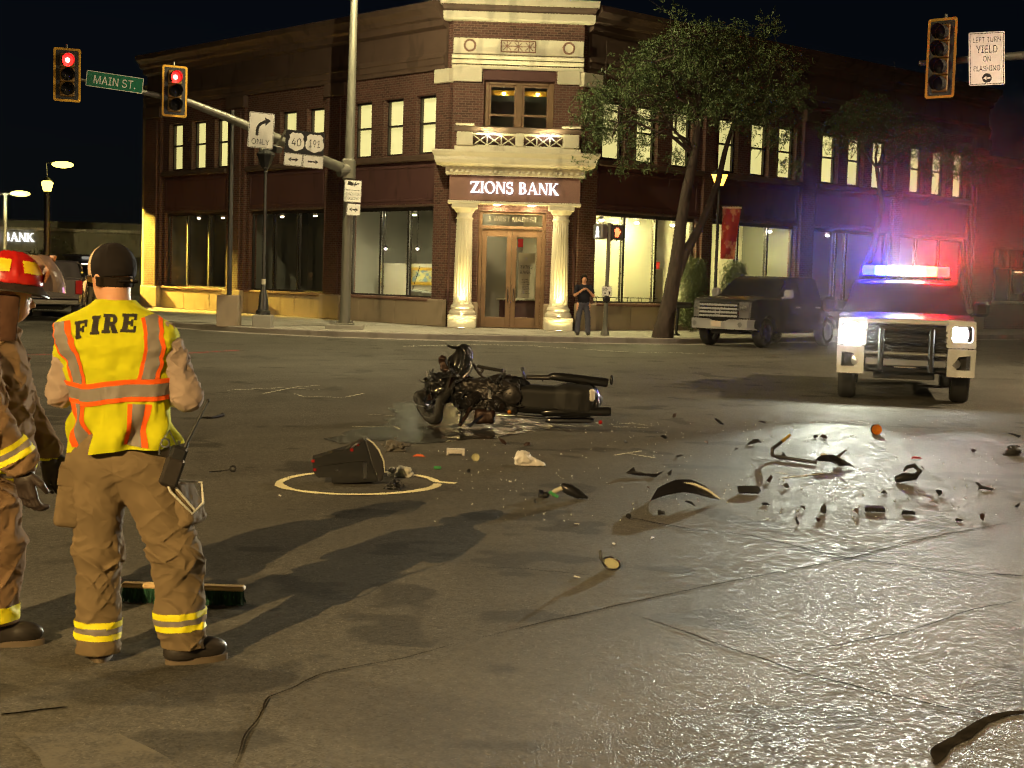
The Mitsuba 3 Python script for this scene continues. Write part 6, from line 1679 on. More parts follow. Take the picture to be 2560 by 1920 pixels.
LS_ = [(-0.262, 1.462), (-0.245, 1.40), (-0.215, 1.325), (-0.190, 1.26), (-0.178, 1.20)]
RS_ = [(0.112, 1.498), (0.130, 1.42), (0.131, 1.335), (0.118, 1.26), (0.098, 1.20)]
for pts, a0, b0 in ((LS_, 0.046, -0.030), (RS_, 0.036, -0.036)):
    tape('orange_trim', 'vest_orange', pts, a0, 0.020, 0.005); tape('orange_trim', 'vest_orange', pts, -0.020, b0, 0.005); tape('silver_tape', 'tape_silver', pts, 0.022, -0.022, 0.0065)
for pts, h_ in (([(-0.178, 1.13), (-0.181, 1.02), (-0.184, 0.935)], 0.018), ([(0.083, 1.13), (0.078, 1.03), (0.068, 0.955)], 0.024)):
    tape('orange_trim', 'vest_orange', pts, h_ + 0.018, h_ - 0.002, 0.005); tape('orange_trim', 'vest_orange', pts, -h_ + 0.002, -h_ - 0.018, 0.005); tape('silver_tape', 'tape_silver', pts, h_, -h_, 0.0065)
# the belt tape goes all round
n = 150; a = np.linspace(-PI, PI, n + 1)
for w0, w1, mat, nm, off in ((-0.046, -0.024, 'vest_orange', 'orange_trim', 0.0085), (-0.026, 0.026, 'tape_silver', 'silver_tape', 0.0105), (0.024, 0.047, 'vest_orange', 'orange_trim', 0.0085)):
    zc = 1.172 + 0.018 * np.sin(a) * np.cos(a / 2) - 0.012 * np.cos(a * 3) + 0.006 * np.sin(a * 4 + 1) + 0.014 * (np.exp(-(a - 0.15) ** 2 / 0.2))
    g = np.stack([vest_pt(a, zc + w, off) for w in np.linspace(w0, w1, 5)], 1).reshape(-1, 3)
    put1(nm, (g, [[i * 5 + j, i * 5 + j + 1, (i + 1) * 5 + j + 1, (i + 1) * 5 + j] for i in range(n) for j in range(4)]), mat, True, vest)
# FIRE, in heavy slab letters that climb to the right
b = sg.box
GL = {'F': ([b(0.10, 0, 0.42, 1), b(0, 0, 0.52, 0.17), b(0, 0.83, 0.92, 1), b(0.74, 0.62, 0.92, 1), b(0.3, 0.42, 0.7, 0.6), b(0.58, 0.33, 0.72, 0.69)], 0.98), 'I': ([b(0.08, 0, 0.46, 1), b(0, 0, 0.54, 0.17), b(0, 0.83, 0.54, 1)], 0.62),
      'R': ([b(0.1, 0, 0.42, 1), b(0, 0, 0.5, 0.17), b(0, 0.83, 0.6, 1), sg.Point(0.55, 0.715).buffer(0.285).union(b(0.3, 0.43, 0.55, 1)).difference(b(0.42, 0.6, 0.58, 0.83)), sg.Polygon([(0.42, 0.45), (0.72, 0.45), (0.98, 0.0), (0.64, 0.0)])], 1.02), 'E': ([b(0.1, 0, 0.42, 1), b(0, 0, 0.9, 0.17), b(0, 0.83, 0.9, 1), b(0.74, 0.66, 0.9, 1), b(0.76, 0, 0.92, 0.36), b(0.3, 0.42, 0.66, 0.6), b(0.56, 0.33, 0.7, 0.69)], 0.95)}
x0 = -0.183
for ch, ang, zz, hh, ww in (('F', 14, 1.395, 0.072, 0.062), ('I', 7, 1.417, 0.072, 0.067), ('R', 5, 1.424, 0.074, 0.069), ('E', 3, 1.431, 0.072, 0.066)):
    g, adv = GL[ch]; g = shapely.union_all(g); g = affinity.scale(g, ww, hh, origin=(0, 0)); g = affinity.rotate(g, ang - 4, origin=(0, 0)); g = affinity.translate(g, x0, zz)
    tm_v, tm_f = trimesh.creation.triangulate_polygon(g, engine='earcut')
    v3, f3 = trimesh.remesh.subdivide_to_size(np.column_stack([tm_v, np.zeros(len(tm_v))]), tm_f, 0.006, max_iter=12)
    put1('letter', (vest_pt(th_of(v3[:, 0], v3[:, 1]), v3[:, 1], 0.0045), f3), 'vest_print', True, vest)
    x0 += adv * ww + 0.004
# radio on the right hip
kr = thing('radio', 'black handheld radio with long aerial hanging at the vest man\'s right hip', 'radio')
MR1 = M1 @ frame((0.225, -0.075, 0.875), rxyz(0, 0.32, 0.3) @ V(1, 0, 0), rxyz(0, 0.32, 0.3) @ V(0, 1, 0), rxyz(0, 0.32, 0.3) @ V(0, 0, 1))
q = MB(MR1); q.bbox(-0.035, 0.035, -0.025, 0.025, -0.09, 0.08, 0.012); q.build(kr, 'black_plastic')
q = MB(MR1); q.bbox(-0.04, 0.04, -0.03, 0.028, -0.10, 0.03, 0.012); q.build(part(kr, 'leather_case'), 'boot_leather')
q = MB(MR1); q.tube([(0.02, 0, 0.08), (0.02, 0, 0.11), (0.045, 0, 0.30)], [0.011, 0.008, 0.005], 8); q.ball((0.045, 0, 0.30), 0.008, 1); q.build(part(kr, 'aerial'), 'black_plastic', 40)
q = MB(MR1); q.cyl((-0.015, 0, 0.08), (-0.015, 0, 0.1), 0.01, 0.01, 10); q.build(part(kr, 'knob'), 'chrome')
q = MB(MR1); q.tube([(-0.02, -0.02, 0.08), (-0.07, -0.04, 0.13), (-0.09, -0.03, 0.06), (-0.075, -0.03, 0.02)], 0.004, 6); q.torus((-0.07, -0.032, 0.075), (0.2, 1, 0), 0.018, 0.004, 14, 6); q.build(part(kr, 'clip_ring'), 'chrome', True)

# ---- the second firefighter at the left edge, turned to the right
O2 = gp(25, 1600); M2 = frame(O2, [1, 0, 0], [0, 1, 0], [0, 0, 1])
k2 = thing('person', 'firefighter in tan coat and red helmet with raised visor at the left edge', 'person')
def put2(nm, m, mat, smooth=True, parent=None):
    key = part(parent or k2, nm); put(key, (xf(m[0], M2), m[1]), mat, smooth); return key
face2 = V(0.86, 0.5, -0.1); hc2 = V(-0.02, 0.02, 1.555)
h2, P2, R2 = head_sdf(hc2, face2)
def body2(p):
    d = smin(h2(p), s_cap(p, (-0.06, 0, 1.47), (-0.1, 0, 1.3), 0.06, 0.07), k=0.03); d = smin(d, s_ell(p, (-0.12, 0, 1.15), (0.17, 0.14, 0.25)), k=0.06); d = smin(d, s_ell(p, (-0.12, 0, 0.85), (0.13, 0.14, 0.18)), k=0.06)
    for sh, el, wr in (((-0.10, -0.20, 1.27), (0.0, -0.26, 1.0), (0.11, -0.20, 0.80)), ((-0.12, 0.2, 1.27), (-0.05, 0.28, 1.0), (0.1, 0.25, 0.85))):
        d = smin(d, s_cap(p, sh, el, 0.055, 0.045), k=0.03); d = smin(d, s_cap(p, el, wr, 0.045, 0.03), k=0.02)
    for a_, b_, c_ in (((-0.12, -0.09, 0.8), (-0.02, -0.1, 0.45), (-0.04, -0.1, 0.1)), ((-0.14, 0.09, 0.8), (-0.14, 0.1, 0.45), (-0.2, 0.1, 0.1))):
        d = smin(d, s_cap(p, a_, b_, 0.08, 0.055), k=0.03); d = smin(d, s_cap(p, b_, c_, 0.055, 0.045), k=0.02)
    return d
put2('body', nets(body2, (-0.4, -0.36, 0.05), (0.26, 0.38, 1.72), 0.012), 'skin')
def coat2(p):
    d = smin(s_ell(p, (-0.13, 0.0, 1.14), (0.225, 0.21, 0.27)), s_ell(p, (-0.12, 0.0, 0.86), (0.225, 0.22, 0.24)), k=0.1)
    d = smin(d, s_cap(p, (-0.11, 0, 1.28), (-0.06, 0, 1.43), 0.13, 0.095), k=0.05)
    for sh, el, wr in (((-0.10, -0.20, 1.25), (-0.005, -0.26, 1.0), (0.11, -0.21, 0.85)), ((-0.12, 0.2, 1.25), (-0.05, 0.28, 1.0), (0.08, 0.25, 0.86))):
        d = smin(d, s_cap(p, sh, el, 0.115, 0.09), k=0.04); d = smin(d, s_cap(p, el, wr, 0.09, 0.068), k=0.03)
    d = d - folds(p, 0.026, 12, (5, 5, 9)) - 0.014 * (nnoise(p * [7, 7, 7], 5) - 0.5)
    neck = -s_cap(p, (-0.08, 0, 1.35), (-0.03, 0.01, 1.6), 0.062, 0.07)
    return np.maximum(np.maximum(np.maximum(d, 0.70 - p[:, 2]), p[:, 2] - 1.445 + 0.2 * p[:, 0]), neck)
cmesh = tris(nets(coat2, (-0.42, -0.44, 0.66), (0.26, 0.42, 1.5), 0.0095))
coat = put2('coat', cmesh, 'turnout_brown')
for w0, w1, mat, nm, off in ((0.0, 0.027, 'band_yellow', 'yellow_band', 0.004), (0.025, 0.05, 'tape_silver', 'silver_band', 0.0055), (0.048, 0.075, 'band_yellow', 'yellow_band', 0.004)):
    m = trimesh.Trimesh(*cmesh, process=True); tc = m.triangles_center
    arm = (tc[:, 1] < -0.12) & (tc[:, 0] + 0.6 * (tc[:, 2] - 0.85) > 0.005)
    ma = m.copy(); ma.update_faces(arm); mb = m.copy(); mb.update_faces(~arm)
    na = unit(V(-0.45, -0.2, 0.85)); oa = V(0.10, -0.2, 0.865) + na * w0
    put2(nm, band((ma.vertices, ma.faces), oa, na, w1 - w0, off), mat, True, coat)
    put2(nm, band((mb.vertices, mb.faces), V(0, 0, 0.735 + w0), (0, 0, 1), w1 - w0, off, (0, -0.5, 0.5)), mat, True, coat)
q = MB(M2); q.obox((-0.10, -0.245, 1.10), [(1, -0.25, 0), (0.25, 1, 0.1), (0, -0.1, 1)], (0.055, 0.018, 0.06)); q.build(part(coat, 'arm_pocket'), 'turnout_brown')
def trous2(p):
    d = None
    for a_, b_, c_ in (((-0.12, -0.09, 0.8), (-0.03, -0.1, 0.45), (-0.05, -0.1, 0.05)), ((-0.14, 0.09, 0.8), (-0.14, 0.1, 0.45), (-0.22, 0.1, 0.05))):
        l = smin(s_cap(p, a_, b_, 0.15, 0.118), s_cap(p, b_, c_, 0.118, 0.105), k=0.05); d = l if d is None else smin(d, l, k=0.04)
    d = d - folds(p, 0.028, 15, (5, 5, 9)) - 0.012 * (nnoise(p * [9, 9, 6], 8) - 0.5)
    return np.maximum(np.maximum(d, 0.10 - p[:, 2]), p[:, 2] - 0.86)
t2m = tris(nets(trous2, (-0.4, -0.28, 0.06), (0.18, 0.28, 0.9), 0.0095)); tro2 = put2('trousers', t2m, 'turnout_brown')
put2('yellow_band', band(t2m, (0, 0, 0.115), (-0.1, 0, 1), 0.07, 0.005, (0, -0.5, 0.5)), 'band_yellow', True, tro2)
put2('glove', hand((0.115, -0.205, 0.80), (0.25, 0.1, -0.97), (0.55, 0.8, 0.1), 1, 0.75, 1.3, 0.0055), 'glove_leather')
put2('glove', hand((0.09, 0.25, 0.82), (0.25, 0.1, -0.97), (0.55, -0.8, 0.1), -1, 0.75, 1.3, 0.007), 'glove_leather')
boot((-0.03, -0.1, 0.0), (1, 0.25, 0), put2); boot((-0.23, 0.1, 0.0), (1, 0.3, 0), put2)
# helmet: crown with ridges, wide brim, yellow panels, leather front, raised face shield
def helm(p):
    q_ = (p - P2(0, 0, 0.06)) @ R2
    an = np.arctan2(q_[:, 1], q_[:, 0])
    d = s_ell(q_, (0, 0, 0), (0.142, 0.122, 0.145)) - 0.006 * np.clip(np.cos(4 * an), 0, 1) ** 8 * np.clip(q_[:, 2] / 0.05, 0, 1)
    return np.maximum(d, -0.0 - q_[:, 2])
hm = tris(nets(helm, hc2 - 0.22, hc2 + V(0.22, 0.22, 0.3), 0.0075)); hel = put2('helmet', hm, 'helmet_red')
a = np.linspace(0, 2 * PI, 48, endpoint=False); rr0 = np.stack([0.135 * np.cos(a), 0.117 * np.sin(a), 0 * a + 0.002], 1); rr1 = np.stack([np.where(np.cos(a) < 0, 0.215, 0.175) * np.cos(a), 0.152 * np.sin(a), -0.028 - 0.015 * np.cos(a) ** 2], 1)
v = np.vstack([rr0, rr1, rr1 - [0, 0, 0.007], rr0 - [0, 0, 0.01]]) @ R2.T + P2(0, 0, 0.06)
put2('helmet_brim', (v, [[r_ * 48 + j, r_ * 48 + (j + 1) % 48, (r_ + 1) * 48 + (j + 1) % 48, (r_ + 1) * 48 + j] for r_ in range(3) for j in range(48)]), 'boot_leather', 40, hel)
hmm = trimesh.Trimesh(*hm, process=True); tcl = (hmm.triangles_center - P2(0, 0, 0.06)) @ R2; an = np.arctan2(tcl[:, 1], tcl[:, 0])
for c0 in (-2.35, -0.8, 0.8, 2.35):
    m = hmm.copy(); m.update_faces((np.abs(an - c0) < 0.5) & (tcl[:, 2] > 0.05) & (tcl[:, 2] < 0.105)); m.remove_unreferenced_vertices()
    if len(m.faces):
        put2('helmet_panel', (m.vertices + m.vertex_normals * 0.003, m.faces), 'helmet_yellow', True, hel)
q = MB(M2); q.obox(P2(0.155, 0, 0.145), [hR[:, 1] * 0 + R2[:, 1], R2[:, 0] * 0.3 + R2[:, 2], R2[:, 0] - 0.3 * R2[:, 2]], (0.05, 0.065, 0.006)); q.build(part(hel, 'front_shield'), 'leather_brown')
rows = []
for t in np.linspace(0, 1, 8):
    aa = np.linspace(-1.15, 1.15, 16); rows.append([P2(0.03 + 0.07 * t + 0.02 * math.sin(t * PI) + (0.125 + 0.02 * t) * math.cos(x_), 0.13 * math.sin(x_) * (1 + 0.12 * t), 0.20 - 0.155 * t) for x_ in aa])
v = np.array(rows).reshape(-1, 3); f = np.array([[i * 16 + j, i * 16 + j + 1, (i + 1) * 16 + j + 1, (i + 1) * 16 + j] for i in range(7) for j in range(15)])
put2('face_shield', (np.vstack([v, v + V(0, 0, 0.003)]), np.vstack([f, f[:, ::-1] + len(v)])), 'visor', False, hel)
eyesq = MB(M2)
for e in (-1, 1):
    eyesq.ball(P2(0.074, e * 0.032, 0.003), 0.0125, 2)
eyesq.build(part(k2, 'eyes'), 'sign_white', True)
put2('neck_guard', nets(lambda p: np.maximum(np.maximum(s_cap(p, (-0.045, 0, 1.36), (-0.025, 0.01, 1.56), 0.105, 0.1), -s_cap(p, (-0.04, 0, 1.36), (-0.02, 0.01, 1.56), 0.09, 0.088)), np.maximum((p - hc2) @ unit(face2) - 0.03, p[:, 2] - 1.565)) - folds(p, 0.006, 18), (-0.2, -0.16, 1.36), (0.14, 0.18, 1.6), 0.008), 'hood_brown')


# ---- small figures
def figure(k, p, yaw, h, top, bottom, arms, hair='hair', legs=0.1, cap=None, jacket=False):
    """A standing person; arms: elbows and hands (right, left) in the frame x right, y forward, z up of a 1.75 m person."""
    Mf = rotz(yaw, (*p[:2], p[2])) @ np.diag([h / 1.75] * 3 + [1.0])
    Xf = lambda m: (xf(m[0], Mf), m[1])
    hc = V(0, 0.01, 1.635); hf, hp_, hr = head_sdf(hc, (0, 1, -0.08))
    SH = [(0.19, 0, 1.40), (-0.19, 0, 1.40)]

    def body(q):
        d = smin(hf(q), s_cap(q, (0, 0, 1.56), (0, 0, 1.42), 0.055, 0.06), k=0.03); d = smin(d, s_ell(q, (0, 0, 1.25), (0.16, 0.09, 0.24)), s_ell(q, (0, 0, 0.97), (0.14, 0.09, 0.14)), k=0.06)
        for sh, (el, wr) in zip(SH, arms):
            d = smin(d, s_cap(q, sh, el, 0.048, 0.04), k=0.03); d = smin(d, s_cap(q, el, wr, 0.04, 0.028), k=0.02)
            d = smin(d, s_ell(q, V(*wr) + unit(V(*wr) - V(*el)) * 0.06, (0.035, 0.035, 0.05)), k=0.02)
        for s in (-1, 1):
            d = smin(d, s_cap(q, (s * legs, 0, 0.9), (s * (legs + 0.02), 0, 0.08), 0.075, 0.045), k=0.03)
        return d
    put(part(k, 'body'), Xf(nets(body, (-0.5, -0.3, 0.02), (0.5, 0.5, 1.8), 0.018)), 'skin', True)

    def shirt(q):
        d = smin(s_ell(q, (0, 0, 1.24), (0.2, 0.125, 0.27)), s_ell(q, (0, 0.01, 1.02), (0.17, 0.125, 0.14)), k=0.06)
        for sh, (el, wr) in zip(SH, arms):
            e = V(*sh) + (V(*el) - V(*sh)) * (1.0 if jacket else 0.72); d = smin(d, s_cap(q, sh, e, 0.075, 0.065), k=0.03)
            if jacket:
                d = smin(d, s_cap(q, el, wr, 0.06, 0.045), k=0.02)
        return np.maximum(np.maximum(d - folds(q, 0.008, 3), 0.93 - q[:, 2]), -s_cap(q, (0, 0, 1.4), (0, 0, 1.6), 0.06))
    put(part(k, 'jacket' if jacket else 'shirt'), Xf(nets(shirt, (-0.45, -0.25, 0.9), (0.45, 0.5, 1.56), 0.016)), top, True)

    def trous(q):
        d = s_ell(q, (0, 0, 0.93), (0.165, 0.12, 0.12))
        for s in (-1, 1):
            d = smin(d, smin(s_cap(q, (s * 0.08, 0, 0.9), (s * (legs + 0.01), 0.01, 0.5), 0.1, 0.078), s_cap(q, (s * (legs + 0.01), 0.01, 0.5), (s * (legs + 0.03), 0, 0.06), 0.078, 0.075), k=0.03), k=0.03)
        return np.maximum(np.maximum(d - folds(q, 0.010, 6), 0.05 - q[:, 2]), q[:, 2] - 1.0)
    put(part(k, 'trousers'), Xf(nets(trous, (-0.35, -0.22, 0.03), (0.35, 0.22, 1.02), 0.016)), bottom, True)
    for s in (-1, 1):
        c = V(s * (legs + 0.03), 0.05, 0.04)
        put(part(k, 'shoe'), Xf(nets(lambda q: np.maximum(s_ell(q, c, (0.05, 0.14, 0.06)), -q[:, 2] + 0.003), c - 0.17, c + 0.17, 0.014)), 'boot_leather' if s else 'boot_leather', True)
    hairf = lambda q: np.maximum(hf(q) - 0.012, np.minimum(0.05 + (q[:, 1] - 0.06) * 0.9 + 1.6 - q[:, 2], 9) if cap is None else 1.66 - q[:, 2])
    put(part(k, 'hair' if cap is None else 'cap'), Xf(nets(hairf, hc - 0.16, hc + 0.18, 0.012)), hair if cap is None else cap, True)


kb = thing('person', 'bystander in black shirt and blue jeans holding a phone up beside the right column', 'person')
pb_ = gp(1456, 838, 0.158)
figure(kb, pb_, PI + 0.12, 1.72, 'navy_cloth', 'denim', [((0.27, 0.10, 1.16), (0.07, 0.28, 1.33)), ((-0.27, 0.08, 1.16), (-0.04, 0.27, 1.35))], legs=0.13)
q = MB(rotz(PI + 0.12, (*pb_[:2], pb_[2]))); q.bbox(-0.06, 0.09, 0.33, 0.342, 1.36, 1.435, 0.003); kp = thing('phone', 'small dark phone held in both hands by the bystander', 'phone'); q.build(kp, 'black_plastic')
for i, (px, py, lab, top, bot, yaw, cp) in enumerate(((198, 778, 'man in dark jacket and pale trousers left of the open car door', 'navy_cloth', 'khaki_cloth', -0.6, 'cap_tan'), (232, 776, 'person in dark jacket and tan trousers beside the open car, right of the other', 'navy_cloth', 'khaki_cloth', 0.5, None))):
    kk = thing('person', lab, 'person'); figure(kk, gp(px, py + 4), yaw, 1.72, top, bot, [((0.25, -0.02, 1.12), (0.16, 0.2, 1.02)), ((-0.25, -0.02, 1.12), (-0.14, 0.2, 1.02))], cap=cp, jacket=True)

# ---- the push broom lying behind the vest man
kw = thing('broom', 'wide push broom with pale wooden head and dark green bristles behind the vest man', 'broom')
b0, b1 = gp(305, 1502), gp(612, 1512); bd = unit(b1 - b0); bn = V(-bd[1], bd[0], 0); MBm = frame((b0 + b1) / 2, bd, bn, [0, 0, 1]); hl = np.linalg.norm(b1 - b0) / 2
q = MB(MBm); q.bbox(-hl, hl, -0.032, 0.032, 0.072, 0.098, 0.008); q.build(kw, 'broom_wood')
q = MB(MBm); r = np.random.default_rng(5)
for s in np.arange(-hl + 0.012, hl - 0.008, 0.0085):
    for t in (-0.024, -0.012, 0.0, 0.012, 0.024):
        e = r.normal(size=2) * 0.006; q.tube([[s, t, 0.073], [s + e[0] * 0.4 + 0.06 * s * 0.15, t * 1.25 + e[1] * 0.4, 0.035], [s * 1.035 + e[0], t * 1.7 + e[1], 0.003]], [0.0042, 0.0046, 0.003], 4, False)
key = q.build(part(kw, 'bristles'), 'bristle'); tag(key, kind='stuff')
q = MB(MBm); q.tube([[-0.06, 0.0, 0.1], [-0.16, 0.4, 0.14], [-0.3, 0.95, 0.02]], 0.013, 10); q.build(part(kw, 'handle'), 'broom_wood', True)
q = MB(MBm); q.bbox(-0.1, -0.02, -0.02, 0.03, 0.098, 0.125, 0.01); q.bbox(hl - 0.3, hl - 0.26, -0.02, 0.02, 0.0985, 0.108, 0.004); q.build(part(kw, 'bracket'), 'sign_back')


# ------------------------------------------------------------------ the wrecked motorcycle, lying on its side (local frame: u right, w away, z up)
OM = gp(1285, 1068); MM = frame(OM, [1, 0, 0], [0, 1, 0], [0, 0, 1])
km = thing('motorcycle', 'wrecked black motorcycle lying on its side in the middle of the intersection', 'motorcycle')
U = lambda px, py, w=0.0: V((px - 1285) / 217.5, w, (1068 - py) / 217.5)


def mput(nm, fn, lo, hi, mat, step=0.012, parent=None):
    key = part(parent or km, nm); m = nets(fn, lo, hi, step); put(key, (xf(m[0], MM), m[1]), mat, True); return key


def mtube(nm, pts, r, mat, n=10, parent=None):
    q = MB(MM); q.tube(pts, r, n); return q.build(part(parent or km, nm), mat, 50)


# front wheel, bent out of round
wc_, wn = U(1092, 998, 0.02), unit(V(-0.70, -0.34, 0.63))
e1 = unit(np.cross(wn, [0, 0, 1])); e2 = np.cross(wn, e1)
q = MB(); q.torus(wc_, wn, 0.25, 0.062, 60, 14, 1.0); tv = q.v[0]; ta = np.arctan2((tv - wc_) @ e2, (tv - wc_) @ e1)
tv = tv + wn * (0.05 * np.sin(2 * ta + 0.6) + 0.03 * np.sin(5 * ta))[:, None] + (tv - wc_) * (0.16 * np.sin(3 * ta + 1) + 0.10 * (nnoise(tv * 16, 3) - 0.5))[:, None]; q = MB(MM).raw(tv, q.f[0]); fw = q.build(part(km, 'front_wheel'), 'tyre', True)
q = MB(MM); q.torus(wc_, wn, 0.205, 0.018, 36, 8, 2.2); q.build(part(fw, 'rim'), 'dark_chrome', True)
q = MB(MM)
for a in range(10):
    d = e1 * math.cos(a * PI / 5) + e2 * math.sin(a * PI / 5); q.tube([wc_ + d * 0.04, wc_ + d * 0.2 + wn * 0.01], [0.014, 0.01], 6)
q.lathe([(0.05, -0.06), (0.05, 0.06), (0.0, 0.07)], wc_, wn, 14); q.build(part(fw, 'spokes'), 'dark_chrome', 30)
q = MB(MM); q.lathe([(0.145, 0.05), (0.145, 0.056), (0.07, 0.057)], wc_, wn, 28); q.build(part(fw, 'brake_disc'), 'chrome', 30)
fend = lambda p: np.maximum(np.maximum(np.abs(np.linalg.norm((p - wc_) - ((p - wc_) @ wn)[:, None] * wn, axis=1) - 0.335) - 0.006, np.abs((p - wc_) @ wn) - 0.085), -((p - wc_) @ unit(e1 * 0.4 - e2 * 0.8)) + 0.1 + 0.05 * nnoise(p * 14, 2))
mput('front_fender', fend, wc_ - 0.4, wc_ + 0.4, 'gloss_black')
for s in (-0.09, 0.09):
    mtube('fork', [wc_ + wn * s, wc_ + wn * s + V(0.22, 0.06, 0.05), U(1180, 965, 0.08) + wn * s * 0.6, U(1215, 955, 0.1) + wn * s * 0.4], [0.028, 0.028, 0.035, 0.03], 'engine_metal')
# fairing, torn upright, with a pale edge; ragged second piece
fa = lambda p: s_ell(p, U(1143, 917, 0.02), (0.135, 0.11, 0.25), rxyz(0, 0.38, 0.3)) - 0.03 * (nnoise(p * 13, 4) - 0.4) - 0.012 * (nnoise(p * 40, 6) - 0.5)
inn = lambda p: s_ell(p, U(1128, 912, -0.06), (0.105, 0.10, 0.21), rxyz(0, 0.38, 0.3))
mput('fairing', lambda p: np.maximum(fa(p), -inn(p)), U(1143, 917, 0) - 0.36, U(1143, 917, 0) + 0.36, 'gloss_black')
q = MB(MM); q.tube([U(1112, 868, 0), U(1128, 873, 0), U(1150, 872, 0.02)], [0.012, 0.02, 0.008], 6); q.build(part(km, 'fairing_tip'), 'gloss_black')
mtube('fairing_edge', [U(1172, 905, -0.1), U(1176, 918, -0.1), U(1168, 933, -0.11), U(1156, 945, -0.12), U(1144, 958, -0.12)], [0.008, 0.016, 0.02, 0.016, 0.006], 'dark_chrome')
rag = lambda p: s_ell(p, U(1106, 912, -0.02), (0.055, 0.03, 0.10), rxyz(0, -0.3, 0)) - 0.045 * (nnoise(p * 22, 8) - 0.45)
mput('torn_bracket', rag, U(1106, 912, 0) - 0.2, U(1106, 912, 0) + 0.2, 'burnt_metal', 0.01)
q = MB(MM); r = np.random.default_rng(14)
for i in range(44):
    a = U(1066 + r.random() * 48, 938 + r.random() * 34, -0.12 + 0.1 * r.random()); d = r.normal(size=3) * 0.045; q.tube([a, a + d, a + d + r.normal(size=3) * 0.035], [0.007, 0.006, 0.004], 5)
q.build(part(km, 'broken_headlamp'), 'dark_chrome', 40)
mtube('brake_line', [U(1040, 1000, -0.05), U(1042, 1025, -0.1), U(1055, 1045, -0.12), U(1075, 1040, -0.16), U(1060, 1020, -0.18), U(1044, 1018, -0.1)], 0.007, 'gloss_black', 6)
mtube('handlebar', [U(1178, 912, 0.05), U(1186, 925, 0.03), U(1195, 937, 0.02), U(1212, 950, 0.05)], 0.016, 'engine_metal')
q = MB(MM); q.tube([U(1188, 917, 0.02), U(1200, 920, 0.02), U(1248, 927, 0.02)], [0.018, 0.021, 0.019], 10); g = q.build(part(km, 'handgrip'), 'tyre', 40)
q = MB(MM); q.ball(U(1251, 927, 0.02), 0.021, 2); q.build(part(g, 'bar_end'), 'chrome', True)
mtube('handlebar', [U(1196, 938, 0.02), U(1204, 925, 0.02), U(1206, 921, 0.02)], 0.014, 'engine_metal')
# frame, engine, cylinders
fm = lambda p: smin(s_box(p, U(1222, 990, 0.02), (0.34, 0.17, 0.18), 0.05, rxyz(0, 0.06, 0)), s_ell(p, U(1250, 958, 0.03), (0.22, 0.15, 0.11)), k=0.06) - 0.03 * (nfbm(p * 8, 3, 3) - 0.5) - 0.016 * (nnoise(p * 32, 5) - 0.5)
mput('engine', fm, U(1215, 985, 0) - V(.42, .3, .3), U(1215, 985, 0) + V(.48, .32, .34), 'engine_metal')
for i, (px, py, ax) in enumerate(((1193, 990, (-0.6, -0.5, -0.35)), (1232, 1000, (0.5, -0.55, -0.35)))):
    c = U(px, py, -0.12); q = MB(MM)
    for j in range(8):
        q.cyl(c + unit(ax) * 0.018 * j, c + unit(ax) * (0.018 * j + 0.009), 0.07, 0.07, 18)
    q.cyl(c - unit(ax) * 0.02, c + unit(ax) * 0.16, 0.052, 0.05, 16); q.build(part(km, 'cylinder'), 'engine_metal', 30)
q = MB(MM); q.lathe([(0.0, 0.0), (0.07, 0.004), (0.105, 0.02), (0.11, 0.05)], U(1278, 985, -0.22), (0, 1, 0), 24); q.build(part(km, 'clutch_cover'), 'engine_metal', 30)
tank = lambda p: s_ell(p, U(1272, 968, 0.06), (0.27, 0.19, 0.14), rxyz(0, 0.08, 0.0)) - 0.012 * (nnoise(p * 6, 7) - 0.5)
mput('fuel_tank', tank, U(1272, 968, 0) - 0.36, U(1272, 968, 0) + 0.4, 'gloss_black')
q = MB(MM); q.tube([U(1311, 944, 0), U(1304, 934, 0), U(1302, 922, 0)], [0.012, 0.012, 0.014], 8); q.ball(U(1302, 922, 0), 0.024, 2); q.build(part(km, 'mirror_stem'), 'chrome', True)
seat = lambda p: smin(s_box(p, U(1370, 997, 0.04), (0.40, 0.17, 0.165), 0.09, rxyz(0, 0.04, 0)), s_box(p, U(1440, 996, 0.05), (0.22, 0.19, 0.185), 0.1, rxyz(0, 0.03, 0)), k=0.08) - 0.006 * (nnoise(p * 9, 3) - 0.5)
mput('seat', seat, U(1370, 990, 0) - V(.5, .35, .3), U(1440, 992, 0) + V(.36, .38, .32), 'black_plastic')
rf = lambda p: np.maximum(s_ell(p, U(1456, 992, 0.08), (0.20, 0.22, 0.20)), -(p[:, 0] - U(1430, 0)[0]))
mput('rear_fender', rf, U(1440, 992, 0) - 0.32, U(1456, 992, 0) + 0.36, 'gloss_black')
q = MB(MM); q.torus(U(1440, 995, 0.22), (0.05, 0.25, 1), 0.24, 0.075, 40, 12, 1.0); rw = q.build(part(km, 'rear_wheel'), 'tyre', True)
q = MB(MM); q.torus(U(1440, 995, 0.22), (0.05, 0.25, 1), 0.18, 0.02, 32, 8, 2.2); q.build(part(rw, 'rim'), 'dark_chrome', True)
q = MB(MM); q.bbox(*[x for i in range(3) for x in (U(1476, 980, -0.12)[i] - (0.035, 0.03, 0.07)[i], U(1476, 980, -0.12)[i] + (0.035, 0.03, 0.07)[i])], 0.02); q.build(part(km, 'tail_lamp'), 'bag_white', 30)
mput('rear_bumper', lambda p: s_ell(p, U(1489, 1005, 0.0), (0.045, 0.11, 0.10)), U(1489, 1005, 0) - 0.16, U(1489, 1005, 0) + 0.16, 'gloss_black')
